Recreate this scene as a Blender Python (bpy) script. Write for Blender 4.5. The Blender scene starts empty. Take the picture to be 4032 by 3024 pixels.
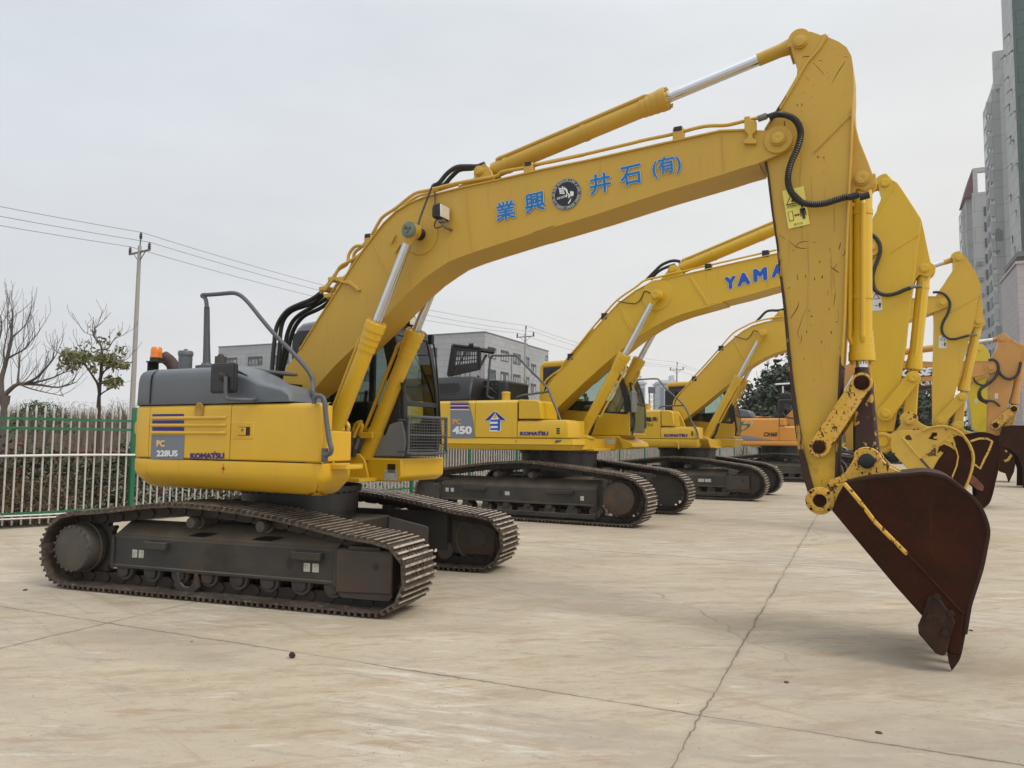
import bpy, bmesh, math, random
from mathutils import Vector, Matrix
import numpy as np
R=math.radians
# ------------------------------------------------------------------ camera, sky, sun, exposure
sc=bpy.context.scene
COL=sc.collection
CAMZ=1.5; PITCH=R(4.245); ROLL=R(0.595); FPX=3007.5; CX,CY=2016.,1512.
FW=np.array([0,math.cos(PITCH),math.sin(PITCH)]); _up=np.array([0,-math.sin(PITCH),math.cos(PITCH)]); _rt=np.array([1.,0,0])
RX=math.cos(ROLL)*_rt+math.sin(ROLL)*_up; UX=-math.sin(ROLL)*_rt+math.cos(ROLL)*_up
CAM=np.array([0,0,CAMZ])
cd=bpy.data.cameras.new("camera"); cam=bpy.data.objects.new("camera",cd); COL.objects.link(cam); sc.camera=cam
cd.sensor_width=36; cd.lens=36*FPX/4032; cd.clip_end=6000; cd.clip_start=.05
cam.matrix_world=Matrix(((RX[0],UX[0],-FW[0],0),(RX[1],UX[1],-FW[1],0),(RX[2],UX[2],-FW[2],CAMZ),(0,0,0,1)))
SUN_EL=R(48); SUN_AZ=R(128)      # azimuth measured from +Y towards +X (behind the camera, right)
w=bpy.data.worlds.new("World"); sc.world=w; w.use_nodes=True
nt=w.node_tree; N=nt.nodes; Lk=nt.links
for n in list(N): N.remove(n)
out=N.new('ShaderNodeOutputWorld'); bg=N.new('ShaderNodeBackground'); bg.inputs[1].default_value=0.1
sky=N.new('ShaderNodeTexSky'); sky.sky_type='NISHITA'; sky.sun_disc=False; sky.sun_elevation=SUN_EL; sky.sun_rotation=SUN_AZ
sky.air_density=1.0; sky.dust_density=4.0; sky.ozone_density=1.0
tc=N.new('ShaderNodeTexCoord'); sep=N.new('ShaderNodeSeparateXYZ'); Lk.new(tc.outputs['Generated'],sep.inputs[0])
rmp=N.new('ShaderNodeValToRGB'); Lk.new(sep.outputs['Z'],rmp.inputs[0])
cr=rmp.color_ramp; cr.elements[0].position=0.0; cr.elements[0].color=(9.3,9.0,8.7,1); cr.elements[1].position=1.0; cr.elements[1].color=(15.5,15.4,15.2,1)
e=cr.elements.new(.5); e.color=(7.2,7.5,7.85,1)
e=cr.elements.new(.22); e.color=(7.6,7.6,7.6,1)
# the cloud deck is warmer and brighter to the right, cooler to the left
mr=N.new('ShaderNodeMapRange'); mr.inputs[1].default_value=-.6; mr.inputs[2].default_value=.6; Lk.new(sep.outputs['X'],mr.inputs[0])
tint=N.new('ShaderNodeMix'); tint.data_type='RGBA'; tint.inputs[6].default_value=(.90,.94,.99,1); tint.inputs[7].default_value=(1.10,1.075,1.03,1); Lk.new(mr.outputs[0],tint.inputs[0])
mul=N.new('ShaderNodeMix'); mul.data_type='RGBA'; mul.blend_type='MULTIPLY'; mul.inputs[0].default_value=1; Lk.new(rmp.outputs[0],mul.inputs[6]); Lk.new(tint.outputs[2],mul.inputs[7])
mp=N.new('ShaderNodeMapping'); mp.inputs['Scale'].default_value=(1.0,1.0,3.2); Lk.new(tc.outputs['Generated'],mp.inputs[0])
nz=N.new('ShaderNodeTexNoise'); nz.inputs['Scale'].default_value=2.3; nz.inputs['Detail'].default_value=6; nz.inputs['Roughness'].default_value=.55; Lk.new(mp.outputs[0],nz.inputs[0])
mr2=N.new('ShaderNodeMapRange'); mr2.inputs[1].default_value=.3; mr2.inputs[2].default_value=.7; mr2.inputs[3].default_value=.93; mr2.inputs[4].default_value=1.07; Lk.new(nz.outputs[0],mr2.inputs[0])
mul2=N.new('ShaderNodeMix'); mul2.data_type='RGBA'; mul2.blend_type='MULTIPLY'; mul2.inputs[0].default_value=1; Lk.new(mul.outputs[2],mul2.inputs[6]); Lk.new(mr2.outputs[0],mul2.inputs[7])
mix=N.new('ShaderNodeMix'); mix.data_type='RGBA'; mix.inputs[0].default_value=.93; Lk.new(sky.outputs[0],mix.inputs[6]); Lk.new(mul2.outputs[2],mix.inputs[7])
Lk.new(mix.outputs[2],bg.inputs[0]); Lk.new(bg.outputs[0],out.inputs[0])
sd=bpy.data.lights.new("sun","SUN"); sd.energy=1.5; sd.angle=R(22); sd.color=(1,.95,.88)
so=bpy.data.objects.new("sun",sd); COL.objects.link(so)
sv=Vector((math.sin(SUN_AZ)*math.cos(SUN_EL),math.cos(SUN_AZ)*math.cos(SUN_EL),math.sin(SUN_EL)))
so.rotation_euler=sv.to_track_quat('Z','Y').to_euler()
sc.view_settings.view_transform='Standard'; sc.view_settings.look='None'; sc.view_settings.exposure=0.17; sc.view_settings.gamma=1
sc.render.engine='CYCLES'
sc.cycles.use_denoising=True; sc.cycles.max_bounces=8; sc.cycles.transparent_max_bounces=12
random.seed(7); rng=random.Random(11)
# ------------------------------------------------------------------ sight lines -> points in the place
def ray(x,y): return FW+RX*(x-CX)/FPX-UX*(y-CY)/FPX
def ground(x,y,z=0.):
    d=ray(x,y); return CAM+d*((z-CAMZ)/d[2])
def at_depth(x,y,Y):
    d=ray(x,y); return CAM+d*(Y/d[1])
def Z(x0,y0,s): return lambda x,y:(x0+x*s,y0+y*s)
class Frame:
    "machine frame: s forward, l to the machine's left, z up"
    def __init__(q,C,yaw):
        q.C=np.array([C[0],C[1],0.]); y=R(yaw); q.yaw=yaw
        q.u=np.array([math.cos(y),-math.sin(y),0]); q.n=np.array([math.sin(y),math.cos(y),0])
    def at(q,p,l):
        d=ray(*p); t=((q.C+q.n*l-CAM)@q.n)/(d@q.n); P=CAM+d*t; return ((P-q.C)@q.u,l,P[2])
    def fwd(q,p,s):
        d=ray(*p); t=((q.C+q.u*s-CAM)@q.u)/(d@q.u); P=CAM+d*t; return (s,(P-q.C)@q.n,P[2])
    def sz(q,pts,l,z=None): return [(lambda a:(a[0],a[2]))(q.at(z(*p) if z else p,l)) for p in pts]
# ------------------------------------------------------------------ materials
MATS={}
def mat(name,base,rough=.5,metal=0.,layers=(),bump=None,coat=0.,spec=.5,coords='Object',alpha=None,trans=0.,extra=None,settle=None):
    if name in MATS: return MATS[name]
    m=bpy.data.materials.new(name); m.use_nodes=True; nt=m.node_tree; N=nt.nodes; Lk=nt.links
    b=N['Principled BSDF']; b.inputs['Base Color'].default_value=(*base,1); b.inputs['Roughness'].default_value=rough; b.inputs['Metallic'].default_value=metal
    b.inputs['Specular IOR Level'].default_value=spec
    if coat: b.inputs['Coat Weight'].default_value=coat; b.inputs['Coat Roughness'].default_value=.15
    if alpha is not None: b.inputs['Alpha'].default_value=alpha
    if trans: b.inputs['Transmission Weight'].default_value=trans
    tc=N.new('ShaderNodeTexCoord'); src=tc.outputs[coords]
    cur=None; rcur=None
    for ly in layers:   # (color, scale, lo, hi, amount, detail, stretch(xyz), rough or None)
        col,scale,lo,hi,amt=ly[:5]; det=ly[5] if len(ly)>5 else 6; st=ly[6] if len(ly)>6 and ly[6] else None; rg=ly[7] if len(ly)>7 else None
        v=src
        if st:
            mp=N.new('ShaderNodeMapping'); mp.inputs['Scale'].default_value=st[:3]
            if len(st)>3: mp.inputs['Rotation'].default_value=st[3:6]
            Lk.new(src,mp.inputs[0]); v=mp.outputs[0]
        n=N.new('ShaderNodeTexNoise'); n.inputs['Scale'].default_value=scale; n.inputs['Detail'].default_value=det; n.inputs['Roughness'].default_value=.6; Lk.new(v,n.inputs['Vector'])
        r=N.new('ShaderNodeMapRange'); r.inputs[1].default_value=lo; r.inputs[2].default_value=hi; r.inputs[3].default_value=0; r.inputs[4].default_value=amt; Lk.new(n.outputs[0],r.inputs[0])
        fac=r.outputs[0]
        if len(ly)>8 and ly[8]:      # (axis, a, b): wear that only lives between two heights/positions of the thing
            ax,a_,b_=ly[8]; sp=N.new('ShaderNodeSeparateXYZ'); Lk.new(src,sp.inputs[0])
            r2=N.new('ShaderNodeMapRange'); r2.inputs[1].default_value=a_; r2.inputs[2].default_value=b_; Lk.new(sp.outputs['XYZ'.index(ax)],r2.inputs[0])
            mm=N.new('ShaderNodeMath'); mm.operation='MULTIPLY'; Lk.new(fac,mm.inputs[0]); Lk.new(r2.outputs[0],mm.inputs[1]); fac=mm.outputs[0]
        mx=N.new('ShaderNodeMix'); mx.data_type='RGBA'; Lk.new(fac,mx.inputs[0])
        if cur is None: mx.inputs[6].default_value=(*base,1)
        else: Lk.new(cur,mx.inputs[6])
        mx.inputs[7].default_value=(*col,1); cur=mx.outputs[2]
        if rg is not None:
            m2=N.new('ShaderNodeMix'); m2.data_type='FLOAT'; Lk.new(fac,m2.inputs[0])
            if rcur is None: m2.inputs[2].default_value=rough
            else: Lk.new(rcur,m2.inputs[2])
            m2.inputs[3].default_value=rg; rcur=m2.outputs[0]
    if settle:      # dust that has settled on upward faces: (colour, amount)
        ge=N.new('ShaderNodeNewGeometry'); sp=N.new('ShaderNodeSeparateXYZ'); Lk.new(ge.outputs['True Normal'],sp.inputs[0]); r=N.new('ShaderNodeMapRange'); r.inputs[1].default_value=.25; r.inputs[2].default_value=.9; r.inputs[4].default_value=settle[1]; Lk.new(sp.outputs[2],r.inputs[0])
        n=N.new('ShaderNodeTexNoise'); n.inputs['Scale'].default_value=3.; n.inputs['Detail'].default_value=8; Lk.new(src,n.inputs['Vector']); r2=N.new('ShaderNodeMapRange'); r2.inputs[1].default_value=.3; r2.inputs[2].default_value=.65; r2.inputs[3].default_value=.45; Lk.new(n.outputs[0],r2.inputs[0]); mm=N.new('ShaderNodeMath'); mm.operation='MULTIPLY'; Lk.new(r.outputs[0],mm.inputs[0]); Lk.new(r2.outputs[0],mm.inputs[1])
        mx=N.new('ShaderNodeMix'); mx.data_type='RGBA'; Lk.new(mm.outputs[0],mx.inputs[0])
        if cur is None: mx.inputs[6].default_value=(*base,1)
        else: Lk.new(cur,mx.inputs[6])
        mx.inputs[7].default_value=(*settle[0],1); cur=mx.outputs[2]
    if cur is not None: Lk.new(cur,b.inputs['Base Color'])
    if rcur is not None: Lk.new(rcur,b.inputs['Roughness'])
    if bump:
        n=N.new('ShaderNodeTexNoise'); n.inputs['Scale'].default_value=bump[0]; n.inputs['Detail'].default_value=5; Lk.new(src,n.inputs['Vector'])
        bp=N.new('ShaderNodeBump'); bp.inputs['Strength'].default_value=bump[1]; bp.inputs['Distance'].default_value=bump[2] if len(bump)>2 else .01; Lk.new(n.outputs[0],bp.inputs['Height']); Lk.new(bp.outputs[0],b.inputs['Normal'])
    if extra: extra(m,N,Lk,b,tc)
    MATS[name]=m; return m
RUST=(.036,.011,.0055); DUST=(.34,.27,.17)
def paint(name,c,rust=.0,dull=.25,rough=.36,lo=.0,coat=.15):
    d=tuple(x*.80+.02 for x in c); l=[(d,1.3,.35,.75,dull,5,None,.5),((c[0]*.78,c[1]*.74,c[2]*.9),.8,.45,.8,.5,8,(1,1,.35))]
    l.append(((.20,.13,.04),5,.60,.80,.25,8,(6,6,.5),.6))
    if rust>0: l.append((RUST,17,.735-rust*.1,.765-rust*.1,.9,3,(1.5,1.5,.75),.85))
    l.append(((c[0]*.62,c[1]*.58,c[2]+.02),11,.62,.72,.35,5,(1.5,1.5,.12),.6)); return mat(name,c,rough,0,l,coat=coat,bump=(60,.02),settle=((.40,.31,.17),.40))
Y1=paint('yellow_paint',(.66,.395,.010))
Y1B=paint('boom_yellow_faded',(.53,.325,.038),dull=.4,rough=.5,coat=0)
Y2=paint('yellow_paint_second',(.62,.385,.008))
Y3=paint('yellow_paint_third',(.60,.375,.022))
Y5=paint('lemon_paint',(.66,.50,.02))
OR=paint('orange_paint',(.60,.255,.035))
OR2=paint('orange_paint_arm',(.52,.25,.05),rust=.2)
def arm_extra(): pass
YARM=mat('arm_yellow_worn',(.52,.32,.040),.5,0,[((.62,.385,.012),1.1,.36,.60,.95,3,None,None,('Z',2.9,1.2)),((.36,.21,.035),1.2,.4,.75,.5,6,(1,1,.4)),
    (RUST,22,.705,.72,.7,3,(1.6,1.6,.7,0,.5,0),.85),((.23,.12,.02),7,.63,.72,.5,4,(3.4,3,.22),.7),(RUST,12,.655,.68,.85,5,(3.0,3,.30,0,.35,0),.85,('Z',2.0,1.0)),((.12,.07,.03),5,.52,.66,.75,8,None,.8,('Z',1.75,1.05))],bump=(50,.03))
YCHIP=mat('yellow_chipped',(.66,.395,.075),.55,0,[((.60,.34,.02),3,.45,.6,.8),(RUST,21,.565,.59,.95,9,(1.2,1.2,.75),.85),(RUST,52,.60,.63,.8,4,None,.85),((.3,.17,.05),6,.55,.8,.35)],bump=(40,.12))
YCHIP2=mat('yellow_chipped_light',(.58,.37,.05),.5,0,[(RUST,4.2,.60,.615,.97,5,(1,1,1),.85),((.42,.25,.06),6,.45,.8,.5)],bump=(40,.06))
RUSTM=mat('rust_brown',(.027,.0078,.0032),.6,0,[((.048,.013,.005),2.2,.42,.66,.9,8),((.019,.0085,.0055),5,.48,.72,.7,8),((.07,.03,.013),38,.56,.74,.38,6),((.055,.036,.024),1.7,.60,.76,.55,9,(1,1,.35)),((.10,.055,.03),7,.66,.74,.35,8,(2.5,2,.25,0,.6,0))],bump=(55,.22,.012),spec=.12)
RUSTY=mat('rust_with_yellow',(.036,.013,.008),.62,0,[((.060,.024,.013),3.5,.4,.7,.8,8),((.55,.32,.05),14,.60,.625,.95,5,(1,1,.6),.5)],bump=(55,.12))
RUSTE=mat('rusted_edge',(.040,.018,.011),.7,0,[((.48,.29,.05),12,.585,.61,.9,5,(1.4,1.4,.3)),((.02,.012,.01),20,.45,.7,.6)],bump=(60,.1))
DKB=mat('bucket_dark',(.024,.0105,.0065),.65,0,[((.045,.019,.010),5,.4,.7,.8,8),((.07,.045,.03),18,.58,.74,.5,6)],bump=(40,.25),spec=.25)
GREY=mat('hood_grey',(.095,.108,.124),.42,0,[((.12,.125,.13),2.2,.4,.75,.55,7),((.16,.15,.13),7,.6,.85,.3,7,(1,1,.4),.6)],coat=.1)
CABG=mat('cab_grey',(.205,.215,.235),.45,0,[((.26,.265,.27),2,.4,.75,.5,6)],coat=.05)
DKG=mat('cab_dark_grey',(.018,.019,.022),.45,0,[((.03,.03,.032),3,.45,.8,.6)])
BLK=mat('black_plastic',(.008,.008,.009),.5,0,[((.03,.03,.03),5,.5,.8,.5)])
BLKM=mat('engine_black',(.010,.0105,.0115),.5,0,[((.022,.021,.020),6,.5,.8,.5)])
HOSE=mat('hose_rubber',(.014,.014,.015),.42,0,[((.035,.035,.035),14,.5,.8,.5)])
RAILG=mat('handrail_grey',(.075,.082,.095),.45,0,[((.12,.12,.12),9,.5,.8,.5)])
CHROME=mat('chrome_rod',(.62,.64,.68),.13,1.0,[((.25,.24,.24),2.0,.58,.75,.6,6,(1,1,1),.35)])
STEEL=mat('bare_steel',(.22,.21,.2),.4,.8,[((.08,.07,.06),12,.45,.7,.8)])
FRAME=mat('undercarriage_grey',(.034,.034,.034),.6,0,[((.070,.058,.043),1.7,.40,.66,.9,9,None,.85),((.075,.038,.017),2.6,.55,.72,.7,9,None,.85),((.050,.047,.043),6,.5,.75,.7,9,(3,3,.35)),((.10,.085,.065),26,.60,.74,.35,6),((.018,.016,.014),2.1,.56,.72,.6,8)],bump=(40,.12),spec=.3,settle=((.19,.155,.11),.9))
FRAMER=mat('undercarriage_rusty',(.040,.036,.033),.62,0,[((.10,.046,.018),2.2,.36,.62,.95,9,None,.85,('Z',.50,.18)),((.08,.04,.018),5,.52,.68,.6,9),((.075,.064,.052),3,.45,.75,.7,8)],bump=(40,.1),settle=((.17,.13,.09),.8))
def shoe_extra(m,N,Lk,b,tc): pass
SHOE=mat('track_shoe_steel',(.055,.040,.029),.6,.15,[((.12,.092,.068),5,.4,.7,.8,8),((.030,.022,.017),9,.5,.75,.8,8),((.30,.26,.21),26,.56,.72,.6,4,None,.35)],bump=(50,.15))
SHOET=mat('grouser_worn_steel',(.55,.48,.41),.36,.55,[((.13,.095,.068),9,.46,.66,.9,5,None,.55)])
LINK=mat('track_link_steel',(.022,.016,.013),.6,.2,[((.06,.035,.02),6,.5,.75,.8,8)],bump=(50,.1))
GREASE=mat('black_grease',(.012,.012,.013),.35,0,[((.035,.03,.026),6,.5,.75,.8)])
HUBR=mat('hub_rusty',(.050,.034,.027),.55,0,[((.12,.055,.028),3.0,.48,.7,.8,8),((.05,.06,.07),4,.55,.75,.7,8)],bump=(40,.08))
HUB=mat('hub_grey',(.055,.050,.045),.6,0,[((.10,.075,.05),4,.45,.75,.8,8)],bump=(40,.08))
GLASS=mat('cab_glass',(.82,.92,.88),.03,0,trans=1.0,spec=.5)
_g=GLASS.node_tree; _N=_g.nodes; _L=_g.links; _N.remove(_N['Principled BSDF']); _a=_N.new('ShaderNodeBsdfTransparent'); _a.inputs[0].default_value=(.58,.68,.64,1); _b=_N.new('ShaderNodeBsdfGlossy'); _b.inputs['Roughness'].default_value=.03; _f=_N.new('ShaderNodeFresnel'); _f.inputs[0].default_value=1.6; _m=_N.new('ShaderNodeMixShader'); _L.new(_f.outputs[0],_m.inputs[0]); _L.new(_a.outputs[0],_m.inputs[1]); _L.new(_b.outputs[0],_m.inputs[2]); _L.new(_m.outputs[0],_N['Material Output'].inputs[0])
LAMPG=mat('lamp_glass',(.75,.73,.68),.12,.3,[((.5,.48,.45),40,.45,.7,.6,2)],coat=.6)
AMBER=mat('amber_lens',(.95,.27,.01),.18,0,[((.7,.13,.005),8,.4,.7,.6)],coat=.5,trans=.25)
WHT=mat('decal_white',(.70,.72,.74),.5)
LIDB=mat('lid_black',(.0045,.0045,.005),.6)
STK=mat('old_sticker',(.50,.50,.46),.7,0,[((.22,.26,.22),30,.5,.62,.8,4),((.3,.27,.22),8,.5,.8,.5)])
YSTK=mat('warning_yellow',(.76,.66,.13),.5,0,[((.80,.76,.45),5,.5,.8,.5)])
WSTK=mat('warning_white',(.62,.62,.60),.5)
INK=mat('decal_black',(.012,.012,.014),.5)
BLU=mat('decal_blue',(.008,.17,.47),.5,spec=.2)
BLU2=mat('decal_blue_strong',(.008,.075,.42),.45)
NAVY=mat('decal_navy',(.020,.018,.20),.45)
SLATE=mat('decal_slate',(.155,.185,.225),.45)
PCO=mat('decal_pale_orange',(.78,.49,.23),.5)
PCO2=mat('decal_orange',(.62,.30,.035),.5)
WOUT=mat('decal_outline',(.58,.60,.60),.5)
TEAL=mat('decal_teal',(.010,.14,.11),.45)
RED=mat('decal_red',(.45,.03,.02),.5)
SILV=mat('decal_silver',(.20,.22,.22),.5)
SEAT=mat('seat_fabric',(.03,.03,.032),.8)
YCAP=mat('yellow_grimy',(.42,.24,.02),.5,0,[((.28,.16,.03),14,.45,.7,.7)])
# ------------------------------------------------------------------ mesh helpers
class MB:
    def __init__(q): q.v=[]; q.f=[]; q.mi=[]; q.cur=0
    def add(q,vs,fs):
        o=len(q.v); q.v+= [tuple(float(c) for c in p) for p in vs]; q.f+=[tuple(i+o for i in f) for f in fs]; q.mi+=[q.cur]*len(fs); return q
    def box(q,a,b,tf=None):
        (x0,y0,z0),(x1,y1,z1)=a,b; vs=[(x,y,z) for z in (z0,z1) for y in (y0,y1) for x in (x0,x1)]
        if tf: vs=[tf(*p) for p in vs]
        return q.add(vs,[(0,2,3,1),(4,5,7,6),(0,1,5,4),(2,6,7,3),(0,4,6,2),(1,3,7,5)])
    def prism(q,o,l0,l1):
        "outline in (s,z) given a thickness along l"
        n=len(o); A=sum(o[i][0]*o[(i+1)%n][1]-o[(i+1)%n][0]*o[i][1] for i in range(n))
        if A<0: o=o[::-1]
        if l0>l1: l0,l1=l1,l0
        vs=[(s,l0,z) for s,z in o]+[(s,l1,z) for s,z in o]
        return q.add(vs,[tuple(range(n)),tuple(range(2*n-1,n-1,-1))]+[(i,i+n,(i+1)%n+n,(i+1)%n) for i in range(n)])
    def vprism(q,o,z0,z1):
        n=len(o); A=sum(o[i][0]*o[(i+1)%n][1]-o[(i+1)%n][0]*o[i][1] for i in range(n))
        if A<0: o=o[::-1]
        vs=[(x,y,z0) for x,y in o]+[(x,y,z1) for x,y in o]
        return q.add(vs,[tuple(range(n-1,-1,-1)),tuple(range(n,2*n))]+[(i,(i+1)%n,(i+1)%n+n,i+n) for i in range(n)])
    def cyl(q,a,b,r,r2=None,n=20,caps=True):
        a=Vector(a); b=Vector(b); r2=r if r2 is None else r2; d=(b-a).normalized()
        x=d.orthogonal().normalized(); y=d.cross(x)
        vs=[a+(x*math.cos(2*math.pi*i/n)+y*math.sin(2*math.pi*i/n))*r for i in range(n)]+[b+(x*math.cos(2*math.pi*i/n)+y*math.sin(2*math.pi*i/n))*r2 for i in range(n)]
        fs=[(i,(i+1)%n,(i+1)%n+n,i+n) for i in range(n)]
        if caps: fs+=[tuple(range(n-1,-1,-1)),tuple(range(n,2*n))]
        return q.add(vs,fs)
    def lathe(q,a,d,prof,n=24):
        "prof: (distance along d, radius)"
        a=Vector(a); d=Vector(d).normalized(); x=d.orthogonal().normalized(); y=d.cross(x); vs=[];fs=[]
        for t,r in prof:
            for i in range(n):
                c=2*math.pi*i/n; vs.append(a+d*t+(x*math.cos(c)+y*math.sin(c))*max(r,1e-4))
        for k in range(len(prof)-1):
            for i in range(n): fs.append((k*n+i,k*n+(i+1)%n,(k+1)*n+(i+1)%n,(k+1)*n+i))
        fs.append(tuple(range(n-1,-1,-1))); m=(len(prof)-1)*n; fs.append(tuple(range(m,m+n)))
        return q.add(vs,fs)
    def tube(q,pts,r,n=10,sub=0,closed=False):
        P=[Vector(p) for p in pts]
        if sub: P=smooth(P,sub)
        m=len(P); up=None; vs=[];fs=[]
        for i in range(m):
            t=(P[min(i+1,m-1)]-P[max(i-1,0)]).normalized()
            if up is None: x=t.orthogonal().normalized()
            else:
                x=(up-t*up.dot(t)); x=x.normalized() if x.length>1e-6 else t.orthogonal().normalized()
            up=x; y=t.cross(x); rr=r[min(i,len(r)-1)] if isinstance(r,(list,tuple)) else r
            for k in range(n):
                c=2*math.pi*k/n; vs.append(P[i]+(x*math.cos(c)+y*math.sin(c))*rr)
        for i in range(m-1):
            for k in range(n): fs.append((i*n+k,i*n+(k+1)%n,(i+1)*n+(k+1)%n,(i+1)*n+k))
        fs+= [tuple(range(n-1,-1,-1)),tuple(range((m-1)*n,m*n))]
        return q.add(vs,fs)
    def ribbon(q,pts,t,l0,l1):
        "plate of thickness t laid along a polyline in (s,z)"
        P=[Vector(p) for p in pts]; m=len(P); top=[];bot=[]
        for i in range(m):
            d=(P[min(i+1,m-1)]-P[max(i-1,0)]).normalized(); nn=Vector((-d.y,d.x)); top.append(P[i]+nn*t/2); bot.append(P[i]-nn*t/2)
        vs=[];fs=[]
        for i in range(m): vs+=[(bot[i].x,l0,bot[i].y),(top[i].x,l0,top[i].y),(top[i].x,l1,top[i].y),(bot[i].x,l1,bot[i].y)]
        for i in range(m-1):
            for k in range(4): fs.append((i*4+k,i*4+(k+1)%4,(i+1)*4+(k+1)%4,(i+1)*4+k))
        fs+=[(3,2,1,0),tuple((m-1)*4+k for k in range(4))]
        return q.add(vs,fs)
    def rings(q,rs,capb=True,capt=True):
        "stack of equal-length closed rings"
        n=len(rs[0]); vs=[p for r in rs for p in r]; fs=[]
        for k in range(len(rs)-1):
            for i in range(n): fs.append((k*n+i,k*n+(i+1)%n,(k+1)*n+(i+1)%n,(k+1)*n+i))
        if capb: fs.append(tuple(range(n-1,-1,-1)))
        if capt: fs.append(tuple(range((len(rs)-1)*n,len(rs)*n)))
        return q.add(vs,fs)
    def shell(q,pl,prof,thick):
        "curved panel: plan polyline pl (s,l), prof [(z,outward offset)]; outward is to the right of travel"
        P=[Vector(p) for p in pl]; m=len(P); nr=[]
        for i in range(m):
            d=(P[min(i+1,m-1)]-P[max(i-1,0)]).normalized(); nr.append(Vector((d.y,-d.x)))
        k=len(prof); vs=[]
        for i in range(m):
            vs+=[(P[i].x+nr[i].x*o,P[i].y+nr[i].y*o,z) for z,o in prof]
            vs+=[(P[i].x+nr[i].x*(o-thick),P[i].y+nr[i].y*(o-thick),z) for z,o in prof[::-1]]
        fs=[]; n=2*k
        for i in range(m-1):
            for j in range(n): fs.append((i*n+j,(i+1)*n+j,(i+1)*n+(j+1)%n,i*n+(j+1)%n))
        fs+=[tuple(range(n)),tuple((m-1)*n+j for j in range(n-1,-1,-1))]
        return q.add(vs,fs)
    def build_each(q,name,mats,parent=None,**k):
        "every loose piece becomes an object of its own"
        p=list(range(len(q.v)))
        def find(a):
            while p[a]!=a: p[a]=p[p[a]]; a=p[a]
            return a
        for f in q.f:
            for i in f[1:]: p[find(i)]=find(f[0])
        gr={}
        for f in q.f: gr.setdefault(find(f[0]),[]).append(f)
        out=[]
        for fs in gr.values():
            ids=sorted({i for f in fs for i in f}); mp={a:b for b,a in enumerate(ids)}; r=MB(); r.add([q.v[i] for i in ids],[tuple(mp[i] for i in f) for f in fs]); out.append(r.build(name,mats,parent,**k))
        return out
    def build(q,name,mats,parent=None,bevel=0,seg=2,smooth=True,angle=35,fix=True,tf=None):
        me=bpy.data.meshes.new(name); vs=[tf(*p) for p in q.v] if tf else q.v
        me.from_pydata(vs,[],q.f)
        if not isinstance(mats,(list,tuple)): mats=[mats]
        for m in mats: me.materials.append(m)
        if len(mats)>1: me.polygons.foreach_set('material_index',q.mi)
        if fix:
            bm=bmesh.new(); bm.from_mesh(me); bmesh.ops.recalc_face_normals(bm,faces=bm.faces); bm.to_mesh(me); bm.free()
        if smooth:
            me.polygons.foreach_set('use_smooth',[True]*len(me.polygons)); me.set_sharp_from_angle(angle=R(angle))
        me.update()
        o=bpy.data.objects.new(name,me); COL.objects.link(o)
        if parent: o.parent=parent
        if bevel:
            b=o.modifiers.new('bevel','BEVEL'); b.width=bevel; b.segments=seg; b.limit_method='ANGLE'; b.angle_limit=R(38); b.harden_normals=False
        return o
def smooth(P,sub):
    P=[Vector(p) for p in P]; m=len(P); out=[]
    for i in range(m-1):
        p0,p1,p2,p3=P[max(i-1,0)],P[i],P[i+1],P[min(i+2,m-1)]
        for k in range(sub):
            t=k/sub; out.append(.5*((2*p1)+(p2-p0)*t+(2*p0-5*p1+4*p2-p3)*t*t+(3*p1-p0-3*p2+p3)*t**3))
    out.append(P[-1]); return out
def sm2(pts,sub=4): return [(p.x,p.y) for p in smooth([Vector((a,b,0)) for a,b in pts],sub)]
def circ(c,r,a0,a1,n=10): return [(c[0]+r*math.cos(R(a0+(a1-a0)*i/n)),c[1]+r*math.sin(R(a0+(a1-a0)*i/n))) for i in range(n+1)]
def empty(name,loc,rz=0):
    o=bpy.data.objects.new(name,None); COL.objects.link(o); o.location=loc; o.rotation_euler=(0,0,rz); o.empty_display_size=.3; return o
def tag(o,label=None,cat=None,group=None,kind=None):
    if label: o['label']=label
    if cat: o['category']=cat
    if group: o['group']=group
    if kind: o['kind']=kind
    return o
# ------------------------------------------------------------------ lettering
def text_mesh(s,off=0.,ext=.0,shear=0.):
    c=bpy.data.curves.new('lettering','FONT'); c.body=s; c.size=1; c.offset=off; c.extrude=ext; c.resolution_u=3; c.shear=shear
    o=bpy.data.objects.new('lettering',c); COL.objects.link(o)
    dg=bpy.context.evaluated_depsgraph_get(); dg.update(); me=bpy.data.meshes.new_from_object(o.evaluated_get(dg)); 
    bpy.data.objects.remove(o); bpy.data.curves.remove(c); return me
def bounds(me):
    xs=[v.co.x for v in me.vertices]; ys=[v.co.y for v in me.vertices]; return min(xs),min(ys),max(xs),max(ys)
def letter(s,bl,br,tl,m,parent,nrm,bold=0.,lift=.003,box=None,name='lettering',shear=0.,n=8):
    "set the words s into the parallelogram bl/br/tl (points on the surface), lifted along nrm; bold thickens the strokes (em)"
    me=text_mesh(s,0,0,shear); x0,y0,x1,y1=box or bounds(me); bl,br,tl,nrm=Vector(bl),Vector(br),Vector(tl),Vector(nrm)
    k=bold if box is None else 0; x0-=k; x1+=k; y0-=k; y1+=k
    co=[v.co.copy() for v in me.vertices]; fs=[tuple(p.vertices) for p in me.polygons]; bpy.data.meshes.remove(me); q=MB()
    sh=[(0,0)] if not bold else [(0,0)]+[(bold*math.cos(2*math.pi*i/n),bold*math.sin(2*math.pi*i/n)) for i in range(n)]
    for i,(dx,dy) in enumerate(sh):
        q.add([bl+(br-bl)*((c.x+dx-x0)/(x1-x0))+(tl-bl)*((c.y+dy-y0)/(y1-y0))+nrm*(lift+.00012*i) for c in co],fs)
    return q.build(name,m,parent,smooth=False,fix=False)
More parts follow.
